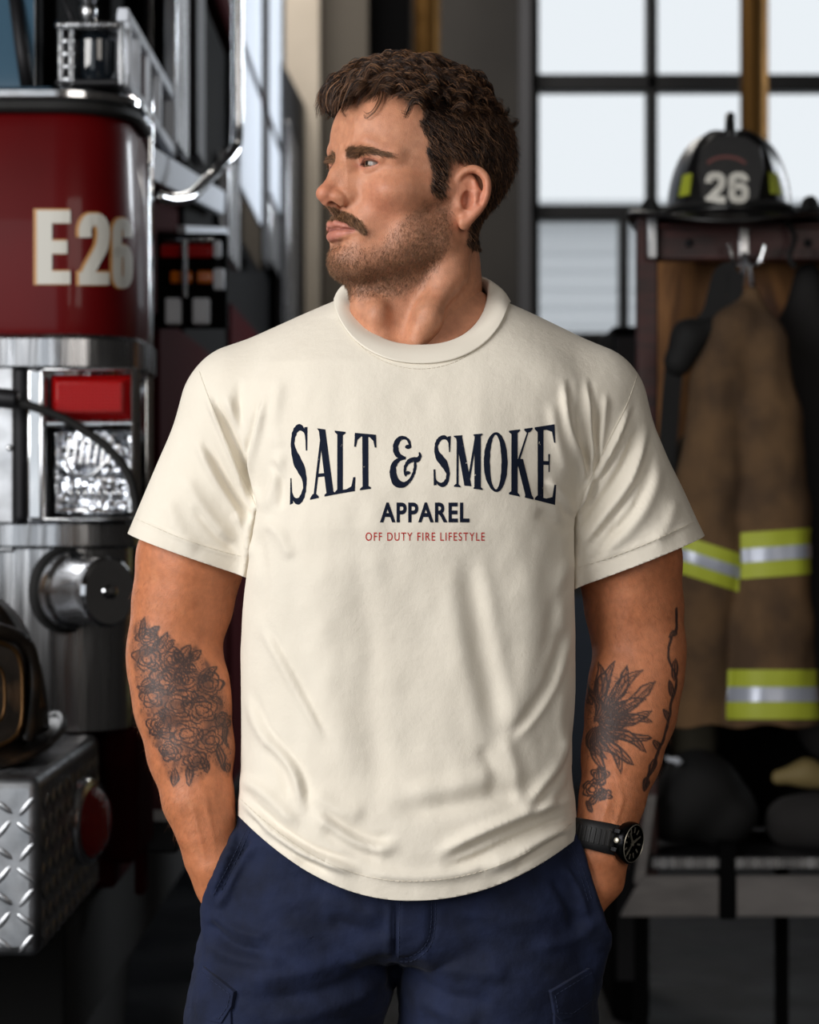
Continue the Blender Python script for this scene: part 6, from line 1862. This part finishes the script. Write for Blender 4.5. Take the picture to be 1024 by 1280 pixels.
mb.add(np.array(q + [p + np.array([-.03, 0, 0]) for p in q]), [(0, 1, 2, 3), (7, 6, 5, 4), (0, 4, 5, 1), (1, 5, 6, 2), (2, 6, 7, 3), (3, 7, 4, 0)]); mb.build('rear_panel', darkm, truck, bevel=.004)
upright(361, 372, 170, 420, steel, 'rear_post', x=-.48)
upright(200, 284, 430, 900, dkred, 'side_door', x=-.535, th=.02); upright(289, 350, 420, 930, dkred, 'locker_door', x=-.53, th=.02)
# side lamp cluster on a bracket, facing us
for (x0, y0, x1, y1, m, nm) in ((202, 298, 268, 303, steel, 'cluster_edge'), (200, 305, 266, 322, redlens, 'red_side_lamp'), (203, 326, 272, 333, blackp, 'cluster_bar'), (212, 338, 240, 354, amber, 'amber_side_lamp'), (246, 338, 266, 354, amber, 'amber_side_lamp'), (266, 335, 280, 362, whitep, 'clear_side_lamp'), (206, 372, 226, 405, whitep, 'white_side_lamp'), (240, 372, 262, 405, whitep, 'white_side_lamp'), (266, 300, 276, 322, whitep, 'clear_side_lamp')):
    d = 4.95; a = P(x0, y1, d); b = P(x1, y0, d)
    MB().box((a[0], d, a[2]), (b[0], d + .03, b[2])).build(nm, m, truck, bevel=.005, seg=3)
a = P(196, 410, 4.99); b = P(284, 292, 4.99); MB().box((a[0], 4.98, a[2]), (b[0], 5.02, b[2])).build('cluster_bracket', blackp, truck, bevel=.004)
MB().box((P(229, 0, 4.93)[0], 4.92, P(0, 372, 4.93)[2]), (P(235, 0, 4.93)[0], 4.94, P(0, 300, 4.93)[2])).build('cluster_strap', steel, truck)
# front fender, step, wheel
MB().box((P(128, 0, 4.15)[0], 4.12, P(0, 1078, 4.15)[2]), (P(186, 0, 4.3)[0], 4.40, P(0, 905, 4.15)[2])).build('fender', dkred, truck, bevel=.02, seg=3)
MB().box((P(180, 0, 4.5)[0], 4.45, P(0, 1062, 4.5)[2]), (P(232, 0, 4.6)[0] , 4.62, P(0, 1022, 4.5)[2])).build('cab_step', darkm, truck, bevel=.006)
MB().box((-2.6, 4.1, .38), (-.60, 11.2, .62)).build('chassis', mat('soot_black', (.004, .004, .004), .95), truck, bevel=.01)
for y in (4.95, 9.4):
    wh = MB().lathe([(.30, -.17), (.47, -.16), (.52, -.12), (.53, 0), (.52, .12), (.47, .16), (.30, .17)], (-.80, y, .53), (1, 0, 0), 48).build('tyre', rubber, truck)
    MB().lathe([(.30, .10), (.26, .04), (.12, .06), (.10, .14), (.001, .15)], (-.80, y, .53), (1, 0, 0), 32, cap=False).build('wheel_rim', steel, wh)
    MB().lathe([(.30, -.17), (.47, -.16), (.52, -.12), (.53, 0), (.52, .12), (.47, .16), (.30, .17)], (-2.45, y, .53), (1, 0, 0), 32).build('tyre', rubber, truck)

# ---- worn helmet on the bumper
hm2, _s, _h = helmet(P(-62, 922, 3.66) + [0, 0, .0], math.radians(22), 1.36, hworn, 'worn black leather fire helmet resting on the tread plate bumper', mark=mat('worn_brass', srgb(88, 62, 34), .4, .8), bs=.25)
# ================================================================== GEAR RACK
RD = 5.3
rk = empty('gear_rack', (P(905, 0, RD)[0], RD + .15, 0), 'maroon timber coat rack with plywood back, hooks and grey lower boards', 'rack')
xr = lambda px, d=RD: P(px, 0, d)[0]; zr = lambda py, d=RD: P(0, py, d)[2]
XE = 1.75
MB().box((xr(822), RD - .02, zr(326)), (XE, RD + .03, zr(284))).build('top_rail', maroon, rk, bevel=.004)
MB().box((xr(815), RD - .04, zr(287)), (XE, RD + .30, zr(282))).build('top_shelf', maroon, rk, bevel=.003)
MB().box((xr(797), RD - .01, zr(1139)), (xr(822), RD + .05, zr(272))).build('post', maroon, rk, bevel=.004)
MB().box((XE - .05, RD - .01, 0), (XE, RD + .05, zr(272))).build('post', maroon, rk, bevel=.004)
MB().box((xr(822), RD + .26, zr(900)), (XE, RD + .28, zr(290))).build('back_panel', ply, rk)
MB().box((xr(807), RD - .05, zr(326)), (xr(819), RD - .02, zr(272))).build('bracket', alu, rk, bevel=.003)
for px in (861, 1010): MB().lathe([(.010, 0), (.009, .006), (.001, .008)], P(px, 304, RD - .02), (0, -1, 0), 12).build('bolt', darkm, rk, smooth=True)
def hook(px, py):
    c = P(px, py, RD - .02)
    h = MB().box((c[0] - .012, c[1] - .006, c[2] - .04), (c[0] + .012, c[1], c[2] + .05)).build('coat_hook', steel, rk, bevel=.004)
    for s in (-1, 1): MB().tube(catmull([c + [0, -.006, -.01], c + [s * .012, -.03, -.035], c + [s * .028, -.045, -.035], c + [s * .038, -.05, -.005], c + [s * .040, -.052, .006]], 5), [.006] * 21, 8).build('hook_prong', chrome, h, smooth=True)
    MB().tube(catmull([c + [0, -.006, -.02], c + [-.008, -.02, -.09], c + [-.010, -.035, -.115], c + [-.009, -.05, -.10]], 5), .005, 8).build('hook_prong', chrome, h, smooth=True)
    MB().tube(catmull([c + [.012, -.006, -.02], c + [.016, -.02, -.08], c + [.016, -.035, -.105], c + [.016, -.05, -.09]], 5), .005, 8).build('hook_prong', chrome, h, smooth=True)
hook(930, 312); hook(1046, 312)
for x_ in (xr(812), xr(1000), XE - .05):
    MB().box((x_, RD + .34, 0), (x_ + .03, RD + .37, zr(1080))).build('rack_leg', blackp, rk)
# lower shelf, posts and pale boards
MB().box((xr(812), RD - .05, zr(1082)), (XE, RD + .40, zr(1066))).build('lower_shelf', darkm, rk, bevel=.003)
MB().box((xr(812), RD - .06, zr(1080)), (XE, RD - .05, zr(1068))).build('shelf_edge', steel, rk)
MB().box((xr(895), RD - .08, zr(1142)), (xr(914), RD + .0, zr(1050))).build('middle_post', blackp, rk, bevel=.003)
mb = MB(); q = [(772, 1139), (894, 1139), (894, 1089), (800, 1089)]
mb.prism([(xr(a), zr(b)) for a, b in q], RD - .075, RD - .05); mb.build('lower_board', greyw, rk, bevel=.003)
MB().box((xr(915), RD - .075, zr(1139)), (XE, RD - .05, zr(1089))).build('lower_board', greyw, rk, bevel=.003)
mb = MB(); mb.prism([(xr(790), zr(1100)), (xr(803), zr(1100)), (xr(818), zr(990)), (xr(806), zr(990))], RD - .06, RD - .03); mb.build('side_brace', greyw, rk, bevel=.003)
MB().box((xr(812), RD + .38, zr(1062)), (XE, RD + .40, zr(880))).build('lower_back', blackp, rk)

# ================================================================== COATS
def cloth_thing(name, chains, m, label, cat, stripes=(), k=.03, res=.006, noise_a=.006, group=None, sqf=.72, seed=70, cut=None):
    allp = np.array([P(a, b, d) for ch in chains for a, b, d, r in ch]); lo = allp.min(0) - .13; hi = allp.max(0) + .13
    f = Field(lo, hi, res)
    for ch in chains: f.chain([P(a, b, d) for a, b, d, r in ch], [r / F * d for a, b, d, r in ch], k=k, sq=((0, 1, 0), sqf))
    V, Fq = f.mesh(); V = smooth_mesh(V, Fq, 3); T = tri(Fq); Nn = normals(V, T)
    V = V + Nn * (noise_a * vnoise(V * [1, 1, .22], 15, seed) + noise_a * .5 * vnoise(V * [1, 1, .35], 34, seed + 1))[:, None]
    if cut is not None: V, T = clip_mesh(V, T, cut - Q(V)[:, 1] + 2.5 * np.sin(Q(V)[:, 0] * .09))
    o = np_mesh(name, V, T, m, None, True); tag(o, label, cat, group)
    if cut is not None:
        md = o.modifiers.new('t', 'SOLIDIFY'); md.thickness = .006; md.offset = -1
    Nn = normals(V, T); q = Q(V)
    for (x0, x1, ya, yb, hh, nm) in stripes:
        yc = ya + (yb - ya) * (q[:, 0] - x0) / (x1 - x0)
        for half, off, mm, pn in ((hh, .003, hivis, 'lime_stripe'), (hh * .30, .005, silver, 'silver_stripe')):
            g = np.minimum(half - np.abs(q[:, 1] - yc), np.minimum(q[:, 0] - x0, x1 - q[:, 0]))
            V2, T2 = clip_mesh(V + Nn * off, T, g)
            if len(T2): np_mesh(pn, V2, T2, mm, o, True)
    return o
d0 = RD - .12
coat = cloth_thing('turnout_coat', [
    [(936, 368, d0 + .02, 9), (925, 410, d0, 30), (905, 480, d0, 42), (892, 600, d0, 46), (886, 700, d0, 44)],
    [(886, 700, d0, 44), (878, 800, d0 + .02, 38), (880, 915, d0 + .03, 35), (880, 950, d0 + .03, 34)],
    [(938, 372, d0 + .02, 10), (950, 430, d0 + .01, 32), (955, 520, d0, 44), (962, 640, d0, 48), (966, 780, d0, 50), (967, 895, d0, 55), (968, 940, d0, 56)],
    [(905, 420, d0 + .04, 20), (925, 520, d0 + .04, 50), (930, 640, d0 + .05, 60), (925, 760, d0 + .05, 50)]],
    tan, 'tan turnout coat with lime and silver stripes hanging from the double hook', 'coat',
    stripes=[(845, 924, 690, 716, 24, 0), (925, 1020, 695, 688, 29, 0), (909, 1030, 868, 868, 31, 0)], k=.02, seed=70, cut=908)
cloth_thing('turnout_coat', [[(1010, 345, RD + .12, 16), (1004, 420, RD + .12, 30), (1012, 520, RD + .12, 36), (1040, 640, RD + .12, 52), (1050, 900, RD + .12, 54)]], darkcanvas,
            'dark grey turnout coat hanging at the right edge behind the tan coat', 'coat', k=.03, seed=75)
cloth_thing('turnout_trousers', [[(868, 560, RD + .13, 20), (860, 700, RD + .13, 34), (864, 860, RD + .13, 34), (866, 930, RD + .13, 30)]], olive, 'olive turnout trousers hanging in the shade behind the tan coat', 'trousers', k=.02, seed=77)
# black harness strap
def ribbon(pts, w, t, m, name, parent=None):
    c = catmull(pts, 8); T_ = unit(np.gradient(c, axis=0)); A = np.cross(T_, np.array([0, 1.0, 0])); A = unit(A)
    V = np.stack([c - A * w / 2, c + A * w / 2, c + A * w / 2 + [0, t, 0], c - A * w / 2 + [0, t, 0]], 1)
    return MB().grid(V, closed_v=True).build(name, m, parent, bevel=0, smooth=False)
ds = RD - .10
st = ribbon([P(921, 338, ds), P(905, 342, ds), P(897, 365, ds), P(888, 395, ds), P(866, 418, ds), P(848, 440, ds), P(842, 470, ds), P(836, 540, ds + .02), P(832, 640, ds + .03), P(838, 760, ds + .03)], .040, .01, blackc, 'harness')
tag(st, 'black webbing harness with pad hanging left of the tan coat', 'harness')
ribbon([P(922, 340, ds - .01), P(917, 372, ds - .01), P(905, 400, ds - .01), P(880, 430, ds - .01), P(862, 440, ds - .01)], .032, .01, blackc, 'strap_loop', st)
f = Field(P(820, 480, ds) - [.02, .06, .02], P(910, 390, ds) + [.02, .06, .02], .005)
f.chain([P(848, 452, ds - .01), P(862, 422, ds - .01), P(884, 412, ds - .01)], [.032, .038, .026], k=.02)
Vp, Fp = f.mesh(); np_mesh('shoulder_pad', Vp, Fp, blackc, st)

# helmet on the shelf, with its number
hl, shd, shl = helmet(P(912, 281, RD - .0) + [0, 0, .0], math.radians(-7), 1.25, hblack, 'black fire helmet with a white 26 on its shield, standing on the rack', tilt=math.radians(-2), lift=.016)
trh = tree_of([shd])
letters([('2', 882, 907, 215, 254, 9), ('6', 911, 936, 215, 254, 9)], ivory, 'shield_number', trh, .002, shd)
decal('shield_badge_strip', *poly_vt([(895, 259), (924, 258), (924, 263), (895, 264)]), trh, mat('dull_red', srgb(120, 50, 46), .6), shd, .002)
dr = mat('dull_red_arc', srgb(96, 44, 40), .6)
decal('shield_scroll', *stroke_poly([(884, 204), (895, 198), (908, 196), (921, 198), (932, 204)], [4] * 5), trh, dr, shd, .002)
# kit in the bottom of the rack
def lump(name, pts, m, label, cat, seed):
    allp = np.array([P(a, b, d) for a, b, d, r in pts]); f = Field(allp.min(0) - .16, allp.max(0) + .16, .008)
    f.chain([P(a, b, d) for a, b, d, r in pts], [r / F * d for a, b, d, r in pts], k=.04)
    V, Fq = f.mesh(); V = smooth_mesh(V, Fq, 3); Nn = normals(V, Fq); V = V + Nn * (.008 * vnoise(V, 14, seed))[:, None]
    return tag(np_mesh(name, V, Fq, m, None, True), label, cat)
lump('gear_bag', [(846, 1012, RD + .1, 40), (872, 985, RD + .1, 44), (902, 1014, RD + .1, 42)], blackc, 'black gear bag slumped on the lower shelf left of the middle post', 'bag', 81)
lump('gear_bag', [(990, 1026, RD + .12, 34), (1045, 1024, RD + .12, 40)], darkcanvas, 'dark canvas kit bag lying on the lower shelf at the right', 'bag', 82)
g = lump('work_gloves', [(975, 972, RD + .05, 13), (1005, 968, RD + .05, 14), (1030, 975, RD + .05, 13)], mat('yellow_leather', srgb(128, 112, 70), .7), 'pale yellow work gloves lying on the dark kit bag', 'gloves', 83)
lump('folded_cloth', [(834, 948, RD + .02, 5), (848, 952, RD + .02, 5)], whitep, 'small white cloth lying on top of the black gear bag', 'cloth', 84)
# dark steel locker between the window and the rack
lk = empty('steel_locker', (P(775, 0, 6.2)[0], 6.2, 0), 'dark steel locker standing between the window and the maroon rack', 'locker')
MB().box((P(766, 0, 6.2)[0], 6.2, 0), (P(812, 0, 6.2)[0] , 6.7, P(0, 408, 6.2)[2])).build('cabinet', blackp, lk, bevel=.006)
MB().box((P(769, 0, 6.2)[0], 6.185, .10), (P(808, 0, 6.2)[0] , 6.2, P(0, 420, 6.2)[2])).build('locker_door', darkm, lk, bevel=.004)

# ================================================================== THE HALL
WD = 11.5
def st_box(lo, hi, m, name, bevel=0):
    o = MB().box(lo, hi).build(name, m, None, bevel=bevel); o['kind'] = 'structure'; return o
X0, X1, Y0, ZT = -6.0, 4.6, -4.0, 5.0
st_box((X0, Y0, -.1), (X1, WD + .2, 0), floorm, 'floor')
st_box((X0, Y0, ZT), (X1, WD + .2, ZT + .1), wallm, 'ceiling')
st_box((X0 - .1, Y0, 0), (X0, WD + .2, ZT), warmw, 'wall_left')
st_box((X1, Y0, 0), (X1 + .1, WD + .2, ZT), wallm, 'wall_right')
b = MB(); b.box((X0, Y0 - .2, 3.6), (X1, Y0, ZT)); b.box((-.6, Y0 - .2, 0), (X1, Y0, 3.6)); b.box((X0, Y0 - .2, 0), (-4.4, Y0, 3.6))
o = b.build('wall_front', warmw, None); o['kind'] = 'structure'
xw = lambda px: P(px, 0, WD)[0]; zw = lambda py: P(0, py, WD)[2]
wx0, wx1, wz0, wz1 = xw(661), xw(1180), zw(420), 4.45
b = MB(); b.box((X0, WD, 0), (wx0, WD + .2, ZT)); b.box((wx1, WD, 0), (X1, WD + .2, ZT)); b.box((wx0, WD, 0), (wx1, WD + .2, wz0)); b.box((wx0, WD, wz1), (wx1, WD + .2, ZT))
o = b.build('wall_back', wallm, None); o['kind'] = 'structure'
st_box((xw(600), WD - .03, 0), (X1, WD, zw(745)), bluew, 'trim_1')  # cool skylight of the far floor painted onto the lower wall
st_box((xw(648), WD - .14, wz0 - .1), (xw(662), WD, ZT), rev, 'trim_2')
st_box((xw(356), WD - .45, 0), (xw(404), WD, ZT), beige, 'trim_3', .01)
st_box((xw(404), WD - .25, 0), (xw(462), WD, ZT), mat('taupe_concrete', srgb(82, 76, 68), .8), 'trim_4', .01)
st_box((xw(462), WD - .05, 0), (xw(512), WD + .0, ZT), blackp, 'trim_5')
# steel window
b = MB(); dm = WD + .02; e = .10
def bar(x0, x1, y0, y1): b.box((xw(x0), WD - .02, zw(y1)), (xw(x1), WD + .10, zw(y0)))
for x0, x1 in ((661, 674), (808, 822), (939, 953), (1082, 1096), (1168, 1182)): bar(x0, x1, -200, 424)
for y0, y1 in ((-70, -50), (93, 114), (256, 275), (416, 426)): bar(661, 1182, y0, y1)
bar(774, 786, 270, 420); bar(797, 812, 270, 420)
wf = b.build('window_1', frame_m, None, bevel=.008); wf['kind'] = 'structure'
MB().box((wx0, WD + .05, wz0), (wx1, WD + .056, wz1)).build('pane', pane_m, wf)
# brass sliding poles
for px, d, lb in ((534, 10.2, 'brass sliding pole behind the man against the dark wall'), (943, 10.2, 'brass sliding pole standing in front of the window')):
    o = MB().lathe([(.062, 0), (.062, ZT)], (P(px, 0, d)[0], d, 0), (0, 0, 1), 24).build('sliding_pole', brass, None); tag(o, lb, 'pole')
# clapboard house outside the window
hs = mat('white_clapboard', srgb(236, 238, 240), .7)
nb = empty('neighbouring_building', (2.5, 26, 0), 'white clapboard building seen through the lower window panes', 'building')
b = MB(); b.box((-4, 26, 0), (14, 32, 4.6))
for i in range(22): b.box((-4, 25.97, .2 * i), (14, 26, .2 * i + .17))
b.build('clapboard_wall', hs, nb)
MB().box((3.0, 25.93, 0), (3.35, 25.97, 4.6)).build('corner_board', hs, nb)
b = MB(); b.prism([(-4.3, 4.6), (14.3, 4.6), (14.3, 4.75), (-4.3, 4.75)], 25.7, 32.2); b.build('eaves', hs, nb)
gr = MB().box((-30, WD + .3, -.12), (30, 60, -.02)).build('ground', mat('pale_asphalt', srgb(150, 150, 150), .9), None); gr['kind'] = 'structure'
person = empty('person', (0, PD, 0), 'man in a cream printed t-shirt and navy cargo trousers, hands in pockets, looking aside', 'person')
build_body(person)
build_shirt(person)
build_trousers(person)
build_watch(person)
# ================================================================== CAMERA
cd = bpy.data.cameras.new('camera'); cam = bpy.data.objects.new('camera', cd); C.objects.link(cam)
cam.location = (0, 0, CZ); cam.rotation_euler = (math.pi / 2, 0, 0)
cd.sensor_fit = 'VERTICAL'; cd.sensor_height = 30.0; cd.sensor_width = 24.0
cd.lens = F / 1280 * 30.0
cd.dof.use_dof = True; cd.dof.focus_distance = 2.53; cd.dof.aperture_fstop = cd.lens / 1000 / .0135; cd.dof.aperture_blades = 0
cd.clip_end = 200
bpy.context.scene.camera = cam
def area(name, loc, target, sx, sy, e, col=(1, 1, 1), spread=math.pi):
    l = bpy.data.lights.new(name, 'AREA'); l.shape = 'RECTANGLE'; l.energy = e; l.size = sx; l.size_y = sy; l.color = col
    o = bpy.data.objects.new(name, l); C.objects.link(o); o.location = loc
    l.spread = spread
    o.rotation_euler = (Vector(target) - Vector(loc)).to_track_quat('-Z', 'Y').to_euler()
    return o
# daylight of the open bay door at front left, then added fill lamps
area('front_key_and_fill', (-3.0, .2, 2.5), (0, 2.6, 1.3), 2.7, 2.7, 196, (1, .985, .965))
area('front_key_and_fill', (2.3, -2.2, 2.6), (0, 2.6, 1.2), 2.6, 2.6, 62, (1, .93, .85))  # added warm fill lamp; the front wall has no door on this side
# area('window_daylight', (4.1, 9.8, 3.2), (0, 4, 1.2), 2.6, 2.0, 30, (.9, .95, 1))
area('truck_side_fill', (4.4, 9.4, 3.6), (-.5, 7.6, 2.8), 2.0, 1.4, 90, (.9, .95, 1), math.radians(70))  # added lamp brightening the truck's side; the right wall has no window
area('column_fill', (-.6, 9.6, 4.85), (-.6, 9.6, 0), 1.6, 1.2, 95, (1, .95, .88))  # added lamp brightening the top of the beige column
w = bpy.data.worlds.new('overcast_sky'); bpy.context.scene.world = w; w.use_nodes = True
w.node_tree.nodes['Background'].inputs[0].default_value = (.90, .955, 1.0, 1); w.node_tree.nodes['Background'].inputs[1].default_value = .92
vs = bpy.context.scene.view_settings
vs.view_transform = 'Standard'; vs.look = 'None'; vs.exposure = 0; vs.gamma = 1; vs.use_curve_mapping = False
